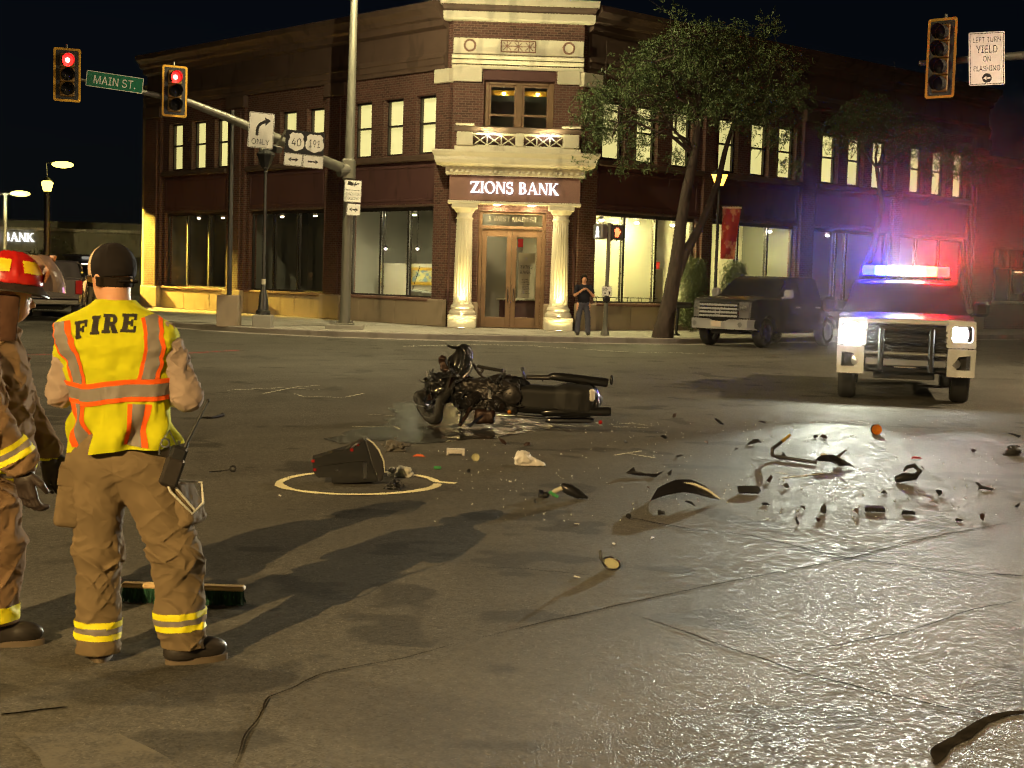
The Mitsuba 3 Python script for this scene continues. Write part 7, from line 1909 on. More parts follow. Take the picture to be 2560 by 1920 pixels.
# pipes and mufflers
mtube('exhaust_pipe', [U(1290, 950, 0.1), U(1312, 943, 0.06), U(1340, 942, 0.04), U(1372, 941, 0.03)], [0.026, 0.026, 0.028, 0.03], 'engine_metal', 12)
q = MB(MM); q.tube([U(1368, 940, 0.03), U(1378, 938, 0.03), U(1400, 939, 0.03), U(1512, 950, 0.05), U(1517, 951, 0.05)], [0.028, 0.044, 0.05, 0.053, 0.046], 18); q.build(part(km, 'muffler'), 'gloss_black', 40)
mput('muffler_tip', lambda p: s_ell(p, U(1526, 943, 0.05), (0.022, 0.04, 0.06)), U(1526, 943, 0) - 0.12, U(1526, 943, 0) + 0.16, 'gloss_black', 0.008)
mtube('stay', [U(1352, 952, 0.02), U(1354, 944, 0.02)], 0.007, 'engine_metal', 6)
q = MB(MM); q.tube([U(1352, 1028, -0.1), U(1364, 1026, -0.1), U(1385, 1024, -0.1), U(1520, 1020, -0.08), U(1525, 1020, -0.08)], [0.03, 0.046, 0.05, 0.052, 0.045], 18); q.build(part(km, 'muffler'), 'gloss_black', 40)
q = MB(MM); q.tube([U(1240, 1036, -0.14), U(1300, 1036, -0.16), U(1362, 1038, -0.18)], [0.018, 0.018, 0.02], 10); q.build(part(km, 'exhaust_pipe'), 'chrome', True)
q = MB(MM); q.tube([U(1362, 1044, -0.2), U(1375, 1044, -0.2), U(1470, 1041, -0.19), U(1482, 1040, -0.19)], [0.02, 0.036, 0.036, 0.024], 14); q.build(part(km, 'lower_muffler'), 'dark_chrome', True)
mtube('crash_bar', [U(1160, 1020, -0.1), U(1152, 1055, -0.25), U(1175, 1062, -0.27), U(1215, 1030, -0.2), U(1238, 1022, -0.12)], 0.017, 'chrome', 10)
mtube('crash_bar', [U(1182, 1005, -0.1), U(1165, 1040, -0.2), U(1150, 1063, -0.24)], [0.02, 0.022, 0.024], 'burnt_metal', 8)
mput('oil_filter', lambda p: s_box(p, U(1212, 1040, -0.14), (0.12, 0.09, 0.085), 0.05) - 0.02 * (nnoise(p * 16, 2) - 0.5), U(1212, 1040, -0.14) - 0.2, U(1212, 1040, -0.14) + 0.2, 'burnt_metal')
for px, py, w, mt in ((1272, 1026, -0.2, 'amber_lens'), (1498, 1045, -0.2, 'red_lens'), (1182, 1003, -0.2, 'chrome'), (1220, 1020, -0.22, 'chrome'), (1142, 1015, -0.16, 'chrome')):
    q = MB(MM); q.ball(U(px, py, w), 0.024, 2, (1, 0.8, 1)); q.build(part(km, 'small_lamp' if 'lens' in mt else 'chrome_cap'), mt, True)
q = MB(MM); r = np.random.default_rng(8)
for i in range(34):
    a = U(1075 + r.random() * 240, 930 + r.random() * 105, -0.14 - 0.1 * r.random()); b = a + V(*(r.normal(size=3) * [0.12, 0.04, 0.09])); q.tube([a, (a + b) / 2 + r.normal(size=3) * 0.03, b], 0.006 + 0.005 * r.random(), 5)
q.build(part(km, 'hoses'), 'black_plastic', True)
clump = lambda p: smin(s_ell(p, U(1135, 965, 0.02), (0.20, 0.16, 0.20)), s_ell(p, U(1092, 965, -0.10), (0.14, 0.10, 0.15)), s_ell(p, U(1165, 1000, -0.06), (0.16, 0.13, 0.15)), k=0.05) - 0.075 * (nfbm(p * 9, 3, 12) - 0.5) - 0.03 * (nnoise(p * 30, 13) - 0.5)
mput('crushed_fairing', clump, U(1115, 970, 0) - 0.36, U(1115, 970, 0) + 0.36, 'gloss_black')
r = np.random.default_rng(41)
for i in range(16):
    c = U(1058 + r.random() * 95, 900 + r.random() * 120, -0.2 + 0.16 * r.random()); a = r.random(6).cumsum(); a = a / a[-1] * 2 * PI; e = rxyz(*(r.random(3) * 3))
    pl = np.stack([np.cos(a) * (0.05 + 0.09 * r.random(6)), np.sin(a) * (0.03 + 0.04 * r.random(6))], 1)
    q = MB(MM); pg2 = sg.Polygon(pl).buffer(0)
    if pg2.area > 1e-4:
        q.prism(pg2, 0.006, frame(c, e[0], e[1], e[2])); q.build(part(km, 'shard'), ('gloss_black', 'burnt_metal', 'black_plastic')[i % 3])
q = MB(MM); q.obox(U(1222, 980, -0.18), rxyz(0, 0.1, 0.1), (0.018, 0.01, 0.07)); q.build(part(km, 'side_plate'), 'chrome')

# ------------------------------------------------------------------ the spilled oil and the marks on the road
def sheet(key, polys, mat, z=0.004, size=None):
    vs, fs, n = [], [], 0
    for g in polys:
        for h_ in getattr(g, 'geoms', [g]):
            if h_.area < 1e-6:
                continue
            v, f = trimesh.creation.triangulate_polygon(h_, engine='earcut')
            f = np.asarray(f); a = v[f[:, 1]] - v[f[:, 0]]; b_ = v[f[:, 2]] - v[f[:, 0]]; fl = a[:, 0] * b_[:, 1] - a[:, 1] * b_[:, 0] < 0; f[fl] = f[fl][:, ::-1]
            vs.append(np.column_stack([v, np.full(len(v), z)])); fs.append(f + n); n += len(v)
    put(key, (np.vstack(vs), np.vstack(fs)), mat)


G2 = lambda pts: np.array([gp(x, y)[:2] for x, y in pts])


def wobble(ring, amp, seed, n=160):
    ls = sg.LineString([*ring, ring[0]]); t = np.linspace(0, 1, n, endpoint=False); p = np.array([ls.interpolate(a, normalized=True).coords[0] for a in t])
    c = p.mean(0); d = p - c; r = np.linalg.norm(d, axis=1, keepdims=True)
    return sg.Polygon(p + d / r * amp * (nfbm(np.column_stack([p * 3.0, p[:, :1] * 0 + seed]), 4, seed)[:, None] - 0.5) * 2).buffer(0)


OIL = [([(985, 1010), (1100, 985), (1200, 1010), (1310, 1045), (1380, 1062), (1345, 1078), (1270, 1092), (1140, 1104), (1030, 1108), (905, 1096), (860, 1082), (900, 1070), (970, 1060)], 0.25, 'wide glossy oil puddle under the motorcycle'), ([(805, 1098), (850, 1090), (905, 1093), (900, 1105), (850, 1110)], 0.08, 'small dark oil stain left of the puddle behind the black case')]
for i, (ring, amp, lab) in enumerate(OIL):
    kk = thing('oil_puddle', lab, 'puddle'); sheet(kk, [wobble(G2(ring), amp, 3 + i)], 'oil', 0.004)


def stroke(pts, w, seed=0, jag=0.0, taper=False):
    p = np.asarray(pts, float); ls = sg.LineString(p); n = max(8, int(ls.length / 0.05)); t = np.linspace(0, 1, n); c = np.array([ls.interpolate(a, normalized=True).coords[0] for a in t])
    d = np.gradient(c, axis=0); d /= np.linalg.norm(d, axis=1, keepdims=True) + 1e-9; nn = np.stack([-d[:, 1], d[:, 0]], 1)
    c = c + nn * (nfbm(np.column_stack([c * 2.2, c[:, :1] * 0 + seed]), 4, seed)[:, None] - 0.5) * jag
    ww = w / 2 * (0.6 + 0.8 * nfbm(np.column_stack([c * 6.0, c[:, :1] * 0 + seed + 3]), 3, seed))
    if taper:
        ww = ww * np.clip(np.minimum(t, 1 - t) * 8, 0.15, 1)
    return sg.Polygon(np.vstack([c + nn * ww[:, None], (c - nn * ww[:, None])[::-1]])).buffer(0)


th = np.linspace(0.02 * PI, 1.97 * PI, 90); ring = G2([(895 + 197 * math.cos(a) * (1 + 0.02 * math.sin(3 * a)), 1208 + 29 * math.sin(a)) for a in th])
kk = thing('painted_circle', 'pale yellow spray painted circle round the black case on the asphalt', 'marking'); sheet(kk, [stroke([*ring, ring[0] + V(0.15, 0.05)], 0.076, 2, 0.02)], 'spray_yellow')
CH = [([[(570, 976), (700, 970), (800, 975)], [(660, 984), (740, 968), (800, 964)], [(735, 985), (760, 992), (860, 994), (910, 984)]], 'faint chalk scribble on the road left of the motorcycle'),
      ([[(1357, 1058), (1440, 1067), (1503, 1064), (1490, 1056)]], 'curved chalk line under the motorcycle mufflers'), ([[(1525, 1063), (1580, 1058), (1630, 1066)], [(1530, 1068), (1620, 1069)]], 'chalk strokes on the road right of the motorcycle'),
      ([[(1534, 1139), (1604, 1128)], [(1566, 1134), (1641, 1146)]], 'chalk mark of two crossing lines right of the white bag'), ([[(1941, 1182), (2010, 1193)], [(1945, 1197), (2065, 1184)]], 'chalk cross on the road below the bent pipe'),
      ([[(880, 1067), (985, 1066), (1000, 1074)], [(915, 1036), (985, 1040)]], 'chalk lines at the left end of the oil puddle')]
for i, (strokes, lab) in enumerate(CH):
    kk = thing('chalk_mark', lab, 'marking'); sheet(kk, [stroke(G2(s_), 0.035, i, 0.01) for s_ in strokes], 'chalk_white', 0.0042)
ov = lambda pts: G2([(x * 1.1573, y * 1.1573) for x, y in pts])
kk = name('asphalt_crack'); tag(kk, 'long dark seams and cracks across the asphalt', kind='structure')
CR = [([(515, 1659), (540, 1600), (585, 1510), (700, 1460), (850, 1430), (1000, 1390)], 0.007, 0.1), ([(1000, 1390), (1180, 1345), (1340, 1310), (1500, 1275), (1700, 1235), (1850, 1205), (2000, 1165), (2212, 1125)], 0.014, 0.03), ([(1310, 1112), (1500, 1148), (1620, 1160), (1760, 1195), (1850, 1210), (1960, 1225), (2080, 1240), (2212, 1262)], 0.018, 0.14),
      ([(1340, 1320), (1480, 1365), (1600, 1410), (1740, 1460), (1860, 1490), (2040, 1530), (2212, 1565)], 0.013, 0.1), ([(2035, 1659), (2060, 1620), (2105, 1598), (2130, 1562), (2180, 1545), (2240, 1538)], 0.06, 0.16), ([(1000, 1225), (1120, 1228), (1300, 1246)], 0.01, 0.1), ([(1700, 1095), (1850, 1112), (2080, 1150)], 0.014, 0.1), ([(1700, 1410), (1960, 1370), (2212, 1290)], 0.01, 0.14), ([(2130, 1241), (2212, 1247)], 0.035, 0.02)]
polys = [stroke(ov(p), w, 20 + i, j, True) for i, (p, w, j) in enumerate(CR)]
un = shapely.union_all(polys); sheet(kk, [un], 'crack_tar', 0.0085)
kk = name('coarse_pavement'); tag(kk, 'rougher pavement in the right foreground, beyond the seam', kind='structure')
sheet(kk, [sg.Polygon(ov([(1000, 1390), (1180, 1345), (1340, 1310), (1500, 1275), (1700, 1235), (1850, 1205), (2000, 1165), (2212, 1125), (2700, 1030), (2900, 1300), (2600, 1750), (1500, 1900), (300, 1900), (515, 1659), (540, 1600), (585, 1510), (700, 1460), (850, 1430)])).buffer(0)], 'asphalt_coarse', 0.0042)
for i, (ring, lab) in enumerate((([(30, 1586), (255, 1590), (330, 1625), (420, 1680), (120, 1680)], 'worn pale crosswalk bar at the bottom left corner'), ([(0, 1480), (100, 1500), (140, 1530), (0, 1545)], 'faint worn crosswalk patch at the left edge'))):
    kk = thing('road_marking', lab, 'marking'); sheet(kk, [wobble(ov(ring), 0.03, 30 + i, 240).difference(un.buffer(0.004))], 'worn_white', 0.0083)
kk = thing('lane_line', 'long faint white line on the road in front of the bank corner', 'marking'); sheet(kk, [stroke(G2([(1010, 866), (1200, 862), (1320, 864), (1560, 880), (1760, 884)]), 0.1, 6, 0.02)], 'chalk_white', 0.0043)
kk = thing('lane_line', 'faint reddish line on the road beside the two firefighters', 'marking'); sheet(kk, [stroke(G2([(60, 886), (230, 887), (420, 886), (600, 876)]), 0.12, 7, 0.02)], 'worn_red', 0.0043)


# ------------------------------------------------------------------ the wreckage strewn over the road
def loc(px, py):
    p = gp(px, py); return p, p[1] / FPX


# the black side case
p, s = loc(868, 1212); MCs = frame(p, unit(V(1, 0.12, 0)), unit(V(-0.12, 1, 0)), [0, 0, 1])
kc = thing('side_case', 'shiny black motorcycle side case lying inside the painted circle', 'case')
outl = sg.Polygon([(-0.285, 0.205), (-0.275, 0.10), (-0.235, 0.055), (-0.13, 0.055), (-0.115, 0.004), (0.255, 0.03), (0.20, 0.16), (0.135, 0.37), (-0.005, 0.295)]).buffer(-0.012).buffer(0.012)
def bev(poly, d, b=0.02):
    ms = [trimesh.creation.extrude_polygon(poly.buffer(-b), d, engine='earcut'), trimesh.creation.extrude_polygon(poly, d - 2 * b, engine='earcut')]
    ms[1].apply_translation([0, 0, b]); return ms
XY = frame([0, 0, 0], [1, 0, 0], [0, 0, 1], [0, 1, 0])
q = MB(MCs)
for m in bev(outl, 0.24, 0.012):
    q.mesh(m, XY)
q.build(kc, 'gloss_black')
lid = sg.Polygon([(0.262, 0.03), (0.208, 0.16), (0.143, 0.372), (0.19, 0.345), (0.245, 0.285), (0.285, 0.20), (0.296, 0.11), (0.285, 0.04)])
q = MB(MCs)
for m in bev(lid, 0.25, 0.01):
    q.mesh(m, XY @ frame([0, 0, -0.005], [1, 0, 0], [0, 1, 0], [0, 0, 1]))
q.build(part(kc, 'lid'), 'paint_dark')
q = MB(MCs); q.tube([(0.15, -0.012, 0.378), (0.20, -0.012, 0.348), (0.25, -0.012, 0.288), (0.29, -0.012, 0.2), (0.3, -0.012, 0.11)], [0.003, 0.007, 0.008, 0.007, 0.003], 6); q.build(part(kc, 'lid_rim'), 'cream_stone', True)
q = MB(MCs); q.tube([(-0.24, -0.004, 0.15), (-0.1, -0.006, 0.17), (0.02, -0.006, 0.19), (0.14, -0.006, 0.2)], 0.005, 6); q.build(part(kc, 'seam'), 'black_plastic')
q = MB(MCs); q.bbox(0.125, 0.16, -0.014, 0.0, 0.05, 0.19, 0.006); q.build(part(kc, 'latch'), 'dark_chrome')
q = MB(MCs); q.tube([(0.03, 0.0, 0.30), (0.06, -0.02, 0.33), (0.10, -0.01, 0.35)], 0.008, 8); q.build(part(kc, 'hinge'), 'dark_chrome', True)
for x, z in ((-0.278, 0.19), (-0.262, 0.12), (0.03, 0.285), (0.075, 0.33)):
    q = MB(MCs); q.bbox(x - 0.014, x + 0.014, -0.012, 0.004, z - 0.011, z + 0.011, 0.004); q.build(part(kc, 'reflector'), 'red_lens')
q = MB(MCs); q.bbox(-0.10, -0.07, -0.006, 0.0, 0.115, 0.122, 0.002); q.build(part(kc, 'keyhole'), 'chrome')


def crumple(k, px, py, wpx, hpx, mat, seed, depth=0.6, rough=0.5, step=0.0075):
    """A crumpled thing of cloth or film."""
    p, s = loc(px, py); w, h = wpx * s / 2, hpx * s
    fn = lambda q_: np.maximum(s_ell(q_, (0, 0, h * 0.25), (w, w * depth, h * 0.8)) - rough * h * (np.abs(nfbm(q_ / (w * 0.55) + seed, 4, seed) - 0.5) * 4 - 0.7), 0.003 - q_[:, 2])
    st = max(step, w / 26)
    m = nets(fn, (-1.5 * w, -1.5 * w * depth, -0.01), (1.5 * w, 1.5 * w * depth, 2.0 * h), st); put(k, (m[0] + p, m[1]), mat, 50)


crumple(thing('cloth', 'crumpled pale cloth lying against the right end of the black case', 'cloth'), 1000, 1192, 76, 24, 'cloth_pale', 3, 0.6, 0.55)
crumple(thing('cloth', 'dark grey crumpled cloth behind the black case', 'cloth'), 988, 1128, 64, 34, 'cloth_grey', 5, 0.6, 0.5)
crumple(thing('black_fragment', 'broken shiny black part in the circle, below the pale cloth', 'wreckage'), 985, 1224, 46, 26, 'gloss_black', 9, 0.6, 0.5)
# white plastic bag: a fuller body that narrows to a twisted neck
k = thing('plastic_bag', 'crumpled white plastic bag lying on the asphalt below the motorcycle', 'bag'); p, s = loc(1325, 1164)
def bagf(q_):
    d = smin(s_ell(q_, (-0.07, 0, 0.055), (0.085, 0.08, 0.085)), s_cap(q_, (-0.03, 0, 0.045), (0.115, -0.02, 0.022), 0.055, 0.026), k=0.04)
    return np.maximum(d - 0.022 * (np.abs(nfbm(q_ * [16, 16, 16] + 3, 4, 4) - 0.5) * 4 - 0.6), 0.003 - q_[:, 2])
m = nets(bagf, (-0.22, -0.16, -0.01), (0.22, 0.16, 0.2), 0.006); put(k, (m[0] + p, m[1]), 'bag_white', 55)
# small boxes and discs
def at_ground(px, py, yaw=0.0):
    p, s = loc(px, py); return rotz(yaw, p), s
F_, s = at_ground(1139, 1139, 0.05); k = thing('carton', 'small white open carton lying on the road below the motorcycle', 'box'); q = MB(F_); q.bbox(-0.085, 0.085, 0.0, 0.09, 0.055, 0.062, 0.002); q.bbox(-0.085, -0.07, 0.0, 0.09, 0.0, 0.054, 0.002); q.bbox(0.062, 0.085, 0, 0.09, 0.0, 0.054, 0.002); q.bbox(-0.069, 0.061, 0.0, 0.006, 0.018, 0.054, 0.002); q.build(k, 'bag_white')
F_, s = at_ground(1187, 1154, 0.1); k = thing('lamp_lens', 'round pale yellow lamp lens standing on edge between carton and white bag', 'lens'); q = MB(F_); q.lathe([(0.0, 0.0), (0.026, 0.006), (0.036, 0.018), (0.038, 0.026)], (0, 0, 0.037), (0.15, -1, 0.25), 22); q.build(k, 'clear_plastic', 40)
F_, s = at_ground(1093, 1174, -0.1); k = thing('small_box', 'tiny green box on the road to the right of the painted circle', 'box'); q = MB(F_); q.bbox(-0.032, 0.032, 0.0, 0.03, 0.003, 0.028, 0.005); q.build(k, 'green_plastic')


def panel(k, pts, mat, bend=0.0, th=0.006, px=0, py=0, yaw=0.0, pitch=0.3, roll=0.0, lift=0.0, n=(12, 6), jag=0.0, seed=0):
    """A bent sheet: outline pts (x along, y across, metres), curved across by bend, tipped up by pitch and set down on the road."""
    po = sg.Polygon(pts).buffer(0); v, f = trimesh.creation.triangulate_polygon(po, engine='earcut')
    v, f = trimesh.remesh.subdivide_to_size(np.column_stack([v, np.zeros(len(v))]), f, 0.03, max_iter=10)
    v = np.array(v); v[:, 2] = bend * (v[:, 0] ** 2 * -1) + jag * (nfbm(v * 14 + seed, 3, seed) - 0.5)
    f = np.asarray(f); e = trimesh.Trimesh(v, f, process=False); 
    nrm = V(0, 0, 1); v2 = v - nrm * th
    ed = np.sort(f[:, [[0, 1], [1, 2], [2, 0]]].reshape(-1, 2), 1); uq, cn = np.unique(ed, axis=0, return_counts=True); bd_ = uq[cn == 1]; nv = len(v)
    side = np.array([[a, b_, b_ + nv] for a, b_ in bd_] + [[a, b_ + nv, a + nv] for a, b_ in bd_])
    v = np.vstack([v, v2]) @ rxyz(pitch, roll, 0).T @ rxyz(0, 0, yaw).T
    v[:, 2] -= v[:, 2].min() - 0.002 - lift
    p, s = loc(px, py); put(k, (v + p, np.vstack([f, f[:, ::-1] + nv, side])), mat, 35)


# big pieces one can tell apart
k = thing('body_panel', 'arched black body panel with a pale edge, right of the middle of the road', 'wreckage')
panel(k, [(-0.27, -0.09), (-0.2, 0.03), (-0.05, 0.10), (0.08, 0.11), (0.2, 0.06), (0.29, -0.05), (0.2, -0.08), (0.0, -0.06)], 'paint_dark', 0.9, 0.006, 1708, 1252, 0.1, 0.5)
q = MB(); pp = gp(1708, 1252); q.tube([pp + V(-0.02, 0.06, 0.135), pp + V(0.09, 0.05, 0.128), pp + V(0.19, 0.03, 0.09), pp + V(0.29, -0.01, 0.025)], [0.004, 0.011, 0.011, 0.006], 6); q.build(part(k, 'pale_edge'), 'cream_stone', True)
k = thing('bent_pipe', 'bent dark metal pipe with a torn shard, lying in the headlight glare', 'wreckage')
a = gp(1930, 1150); q = MB(); q.tube([gp(1968, 1150) + V(0.03, 0.1, 0.23), gp(1950, 1150) + V(0.01, 0.05, 0.17), gp(1932, 1150) + V(-0.005, 0.02, 0.11), gp(1930, 1150) + V(0, 0, 0.05), gp(1945, 1150) + V(0, 0, 0.03), gp(1990, 1156) + V(0, 0, 0.03), gp(2040, 1163) + V(0, 0, 0.025)], [0.014, 0.017, 0.02, 0.02, 0.02, 0.018, 0.014], 8); q.build(k, 'engine_metal', True)
q = MB(); q.tube([gp(1952, 1150) + V(0.01, 0.05, 0.175), gp(1968, 1150) + V(0.035, 0.1, 0.24)], [0.016, 0.012], 8); q.build(part(k, 'pipe_end'), 'gold_frame')
panel(part(k, 'torn_shard'), [(-0.16, -0.04), (-0.1, 0.03), (0.0, 0.06), (0.12, 0.02), (0.22, -0.03), (0.08, -0.07)], 'paint_dark', 0.6, 0.005, 2078, 1168, -0.12, 0.6, 0.1, 0.01, jag=0.03)
panel(part(k, 'pale_shard'), [(-0.08, -0.012), (-0.06, 0.018), (0.1, 0.0), (0.14, -0.02)], 'bag_white', 0.2, 0.004, 2070, 1166, -0.15, 0.9, 0.1, 0.07)
q = MB(); q.tube([gp(2095, 1163) + V(0, 0, 0.03), gp(2092, 1163) + V(0.01, 0, 0.09), gp(2106, 1163) + V(0.03, 0, 0.15)], [0.05, 0.016, 0.006], 6); q.build(part(k, 'horn'), 'burnt_metal', True)
k = thing('mirror', 'round broken wing mirror with a short stem in the middle foreground', 'mirror'); F_, s = at_ground(1522, 1422, 0.15)
q = MB(F_); q.torus((0.015, 0.0, 0.032), (0.1, -0.55, 0.85), 0.052, 0.006, 30, 8); q.build(k, 'chrome', True)
q = MB(F_); q.lathe([(0.05, 0.0), (0.0, 0.001)], (0.015, 0.0, 0.032), (0.1, -0.55, 0.85), 26); q.build(part(k, 'glass'), 'clear_plastic', True)
q = MB(F_); q.lathe([(0.05, -0.002), (0.042, -0.022), (0.0, -0.032)], (0.015, 0.0, 0.032), (0.1, -0.55, 0.85), 26); q.build(part(k, 'back_shell'), 'gloss_black', 40)
q = MB(F_); q.tube([(-0.03, 0.01, 0.04), (-0.052, 0.0, 0.062), (-0.056, 0.0, 0.095), (-0.05, 0.0, 0.115)], [0.008, 0.011, 0.009, 0.006], 8); q.build(part(k, 'stem'), 'chrome', True)
k = thing('controls_housing', 'black bracket with a chrome end and green strip, below the white bag', 'wreckage'); F_, s = at_ground(1405, 1246, -0.08)
q = MB(F_); q.bbox(-0.16, -0.10, -0.025, 0.025, 0.0, 0.05, 0.015); q.build(k, 'gloss_black')
q = MB(F_); q.lathe([(0.03, 0), (0.03, 0.03), (0.0, 0.034)], (-0.155, 0, 0.03), (-1, -0.2, 0.1), 14); q.build(part(k, 'chrome_end'), 'chrome', 40)
q = MB(F_); q.tube([(-0.09, -0.015, 0.03), (-0.05, -0.02, 0.06), (0.0, -0.02, 0.085)], [0.016, 0.02, 0.018], 8); q.build(part(k, 'pale_strip'), 'cream_stone', True)
q = MB(F_); q.obox((-0.065, -0.03, 0.034), rxyz(0, -0.5, 0), (0.04, 0.008, 0.012)); q.build(part(k, 'green_strip'), 'green_plastic')
q = MB(F_); q.tube([(-0.01, 0.0, 0.095), (0.06, 0.0, 0.07), (0.13, 0.01, 0.035), (0.2, 0.01, 0.012)], [0.03, 0.045, 0.035, 0.008], 8); q.build(part(k, 'lever'), 'gloss_black', True)
k = thing('hose_ring', 'broken dark ring shaped hose in the lamp glare at right', 'wreckage'); pp = gp(2272, 1208)
q = MB(); q.tube([pp + V(-0.12, 0, 0.03), pp + V(-0.05, 0, 0.05), pp + V(0.06, 0.02, 0.06), pp + V(0.10, 0.03, 0.11), pp + V(0.05, 0.03, 0.155), pp + V(-0.02, 0.02, 0.14), pp + V(-0.05, 0.0, 0.11)], [0.03, 0.04, 0.03, 0.024, 0.02, 0.018, 0.008], 8); q.build(k, 'black_plastic', True)
k = thing('indicator_lens', 'round amber indicator lens standing in the headlight reflection', 'lens'); F_, s = at_ground(2190, 1087, 0.0); q = MB(F_); q.lathe([(0.0, 0.0), (0.04, 0.01), (0.058, 0.03), (0.06, 0.045)], (0, 0, 0.062), (-0.1, -1, 0.1), 22); q.build(k, 'amber_lens', 40)
q = MB(F_); q.lathe([(0.062, 0.04), (0.062, 0.055), (0, 0.056)], (0, 0.0, 0.062), (0.1, 1, -0.1), 22); q.build(part(k, 'holder'), 'black_plastic')
crumple(thing('rubber_lump', 'dark lump of torn rubber at the right edge of the photo', 'wreckage'), 2532, 1138, 44, 24, 'tyre', 31, 0.7, 0.5)
panel(thing('wing_shard', 'thin pale edged wing of plastic between white bag and arched panel', 'wreckage'), [(-0.17, 0.0), (-0.1, 0.05), (-0.08, 0.0), (0.0, -0.02), (0.1, -0.01), (0.16, 0.04), (0.1, -0.045), (-0.04, -0.06)], 'paint_dark', 1.2, 0.005, 1612, 1192, -0.1, 0.7, jag=0.03)
panel(thing('flat_cover', 'flat black cover with a pale tab left of the headlight glare', 'wreckage'), [(-0.09, -0.05), (-0.09, 0.045), (0.08, 0.05), (0.10, 0.0), (0.07, -0.05)], 'black_plastic', 0.8, 0.012, 1872, 1234, 0.0, 0.45)
panel(thing('red_shard', 'small glowing red lens shard in the lamp glare at right', 'wreckage'), [(-0.055, -0.015), (-0.02, 0.02), (0.05, 0.012), (0.06, -0.01)], 'red_lens', 1.5, 0.006, 2289, 1148, 0.1, 0.5)
panel(thing('orange_shard', 'orange plastic shard on the road left of the small white carton', 'wreckage'), [(-0.06, -0.012), (-0.02, 0.02), (0.03, 0.015), (0.065, -0.012)], 'orange_plastic', 2.0, 0.004, 1047, 1143, -0.1, 0.6)
panel(thing('curved_chip', 'pale curved chip lying alone in the middle foreground', 'wreckage'), [(-0.032, -0.007), (0.0, 0.008), (0.035, 0.006), (0.03, -0.006)], 'bag_white', 4.0, 0.004, 1630, 1348, 1.05, 0.5)
panel(thing('flat_box_piece', 'flat dark casing with a pale rim near the crack at right', 'wreckage'), [(-0.075, -0.04), (-0.06, 0.035), (0.07, 0.04), (0.078, -0.03)], 'black_plastic', 0.3, 0.03, 2185, 1279, -0.1, 0.12)
panel(thing('flat_box_piece', 'small oval dark cover right of the flat casing by the crack', 'wreckage'), [(-0.05, -0.02), (-0.03, 0.02), (0.04, 0.02), (0.055, -0.01)], 'gloss_black', 1.0, 0.02, 2269, 1287, 0.0, 0.2)
panel(thing('hooked_bracket', 'forked dark bracket at the right edge above the crack', 'wreckage'), [(-0.07, 0.05), (-0.055, 0.05), (-0.02, 0.0), (0.07, -0.03), (0.06, -0.05), (-0.02, -0.03), (-0.06, -0.05), (-0.045, 0.0)], 'black_plastic', 0.5, 0.012, 2461, 1225, -0.2, 0.5)
k = thing('cable', 'short dark stick on the road just right of the vest man', 'wreckage'); q = MB(); q.tube([gp(494, 1046) + V(0, 0, 0.012), gp(530, 1047) + V(0, 0, 0.014), gp(554, 1042) + V(0, 0, 0.02)], [0.008, 0.012, 0.02], 8); q.ball(gp(556, 1041) + V(0, 0, 0.022), 0.024, 1); q.build(k, 'black_plastic', True)
k = thing('cable_loop', 'small black looped cable on the road right of the radio', 'wreckage'); pp = gp(582, 1180); q = MB(); q.torus(pp + V(0, 0, 0.03), (0.2, -1, 0.3), 0.022, 0.008, 18, 8); q.tube([gp(523, 1181) + V(0, 0, 0.005), gp(550, 1179) + V(0, 0, 0.005), pp + V(-0.02, 0, 0.02)], 0.004, 5); q.build(k, 'black_plastic', True)
# the small dark fragments
FR = [(1895, 1113, 58, 11), (2038, 1096, 14, 11), (2058, 1097, 20, 12), (1653, 1287, 24, 13), (1725, 1266, 30, 9), (1921, 1206, 22, 18), (1966, 1222, 16, 11), (1918, 1264, 26, 9), (2007, 1276, 19, 13), (2058, 1283, 18, 22), (1998, 1312, 24, 15), (2140, 1287, 16, 20), (2210, 1235, 15, 9), (2348, 1240, 26, 13), (2456, 1302, 16, 18), (2397, 1305, 17, 9), (1797, 1062, 30, 7), (1686, 1044, 14, 14), (1741, 1083, 11, 9), (2540, 1095, 40, 8), (2433, 1132, 12, 8), (1842, 1127, 10, 8), (1960, 1143, 17, 9), (2310, 1176, 22, 6), (1564, 1108, 14, 8), (1676, 1190, 24, 12), (1318, 1117, 26, 10), (1172, 1182, 12, 8), (1175, 1012, 10, 9), (2045, 1305, 12, 10), (1340, 1258, 14, 8), (2544, 1270, 10, 11), (1765, 1110, 20, 7), (1700, 1145, 24, 6), (1660, 1098, 22, 7), (1620, 1222, 10, 6), (1905, 1058, 24, 6), (1570, 1298, 14, 6), (1255, 1112, 34, 6)]
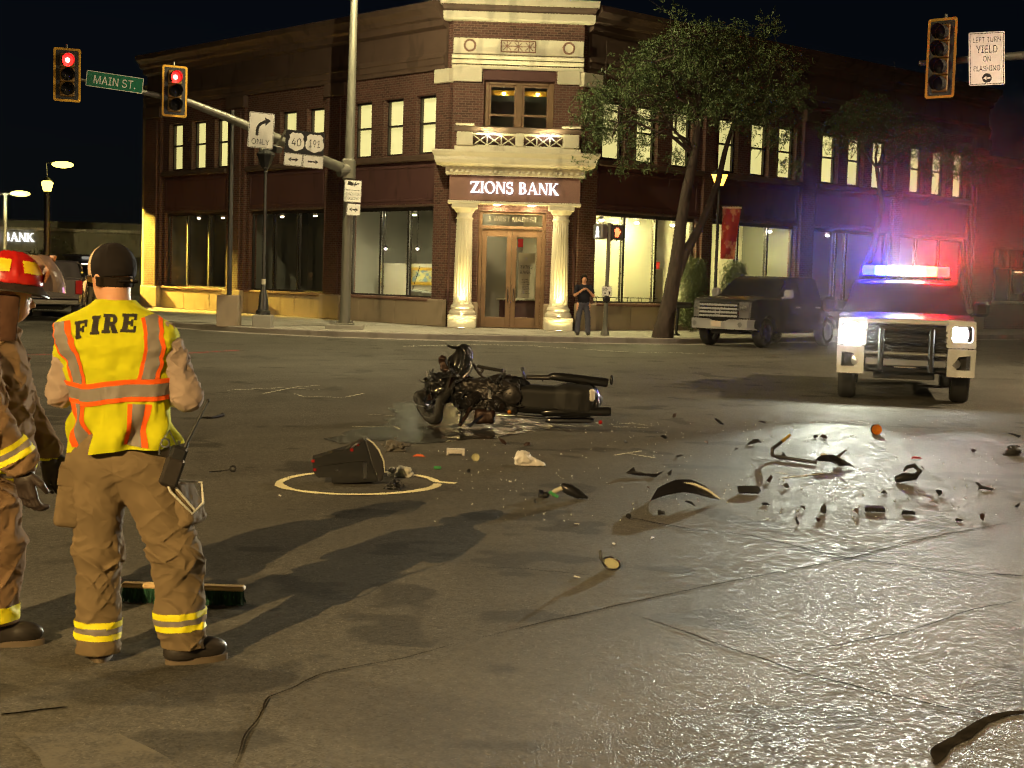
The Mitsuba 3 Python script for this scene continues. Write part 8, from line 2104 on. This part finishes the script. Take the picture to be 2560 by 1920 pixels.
FRL = ['long dark shard behind the raised end of the bent pipe', 'left one of two small dark lumps beyond the bent pipe', 'right one of two small dark lumps beyond the bent pipe', 'small dark pointed shard below the left end of the arched panel', 'flat dark block touching the lower edge of the arched panel', 'dark shard between the flat cover and the bent pipe', 'small dark chunk right of the flat cover with the pale tab', 'dark sliver below and right of the flat cover', 'small dark lump below the chalk cross, left of the narrow upright one', 'narrow upright dark fragment below the chalk cross', 'lowest dark fragment in the left part of the headlight glare', 'upright dark fragment just left of the flat casing by the crack', 'tiny dark piece between the hose ring and the flat casing', 'dark piece on the road just right of the hose ring', 'upright dark piece near the right edge, above the long seam', 'small dark piece above the seam, left of the upright one', 'flat dark strip beyond the indicator lens, far to its left', 'small dark lump right of the chalk strokes beside the mufflers', 'tiny dark bit halfway between the chalk strokes and bent pipe', 'thin dark strip at the right edge beyond the rubber lump', 'tiny dark bit left of the rubber lump at the right edge', 'tiny dark bit left of the bent pipe, below the long shard', 'small dark piece lying against the horizontal part of the bent pipe', 'thin dark sliver under the red shard in the lamp glare', "small dark bit right of the motorcycle's lower muffler, left of the chalk lines", 'dark bit beyond the right tip of the wing shard', 'dark splinter touching the left of the white plastic bag', 'tiny dark bit below the pale lamp lens', 'tiny dark lump at the left end of the oil puddle', 'tiny dark bit near the lowest fragment in the glare', 'tiny dark bit left of the bracket with the green strip', 'tiny dark piece at the right edge below the hooked bracket', 'flat dark sliver left of the bent pipe, level with its raised end', 'long flat dark sliver above the chalk of two crossing lines', 'flat dark sliver right of the chalk strokes beside the mufflers', 'tiny dark sliver left of the arched panel', 'flat dark strip beyond the bent pipe, left of the two lumps', 'tiny dark sliver between bracket with green strip and arched panel', 'long dark splinter between the carton and the white bag']
r = np.random.default_rng(77)
for i, (px, py, w, h) in enumerate(FR):
    s = loc(px, py)[1]; W_, H_ = w * s / 2, h * s
    n = 7; ang = np.sort(r.random(n) * 2 * PI); pts = [(W_ * math.cos(a) * (0.75 + 0.35 * r.random()), max(H_, 0.03) * 0.75 * math.sin(a) * (0.7 + 0.5 * r.random())) for a in ang]
    if sg.Polygon(pts).buffer(0).area < 1e-4:
        pts = [(-W_, -0.01), (0.0, 0.02), (W_, 0.0), (0.2 * W_, -0.02)]
    k = thing('dark_fragment', FRL[i], 'wreckage', 'small dark fragments strewn over the road')
    panel(k, pts, ('black_plastic', 'gloss_black', 'burnt_metal')[i % 3], r.random() * 2.5, 0.006, px, py, r.normal() * 0.5, 0.5 + 0.5 * r.random(), r.normal() * 0.3, jag=0.03, seed=i)
CHL = ['tiny pale chip at the left outside of the painted circle', 'tiny pale chip between the white bag and the bracket with the green strip', 'tiny pale chip alone below the bracket with the green strip', 'tiny pale chip left of the broken wing mirror, lowest on the road', 'small oval pale chip above the broken wing mirror', 'tiny pale chip under the horizontal part of the bent pipe', 'tiny pale chip touching the right end of the white bag', 'tiny pale chip just right of the white bag', "tiny pale chip right of the motorcycle's lower muffler", 'tiny pale chip below the curved chalk line under the mufflers']
CHIPS = [(700, 1241), (1275, 1206), (1442, 1312), (1442, 1445), (1535, 1362), (2015, 1190), (1345, 1165), (1403, 1137), (1530, 1080), (1465, 1083)]
for i, (px, py) in enumerate(CHIPS):
    k = thing('pale_chip', CHL[i], 'chip', 'tiny pale chips on the road')
    panel(k, [(-0.018, -0.009), (-0.004, 0.011), (0.017, 0.006), (0.012, -0.01)], 'bag_white', 0.0, 0.006, px, py, r.random() * 3, 0.3)
q = MB(); n = 480; c = np.column_stack([1000 + 1500 * r.random(n) ** 0.9, 1050 + 260 * r.random(n) ** 1.3])
for (x, y) in c:
    if (nnoise(V(x / 120, y / 40, 0.5)[None], 3)[0] > 0.42):
        pg_ = gp(x, y); e = 0.002 + 0.003 * r.random(); q.obox(pg_ + V(0, 0, e), rxyz(*(r.random(3) * 3)), (e, e * 0.8, e * 0.6))
kk = q.build(name('glass_crumbs'), 'broken_glass'); tag(kk, 'glittering crumbs of broken glass strewn over the road', 'broken glass', kind='stuff')
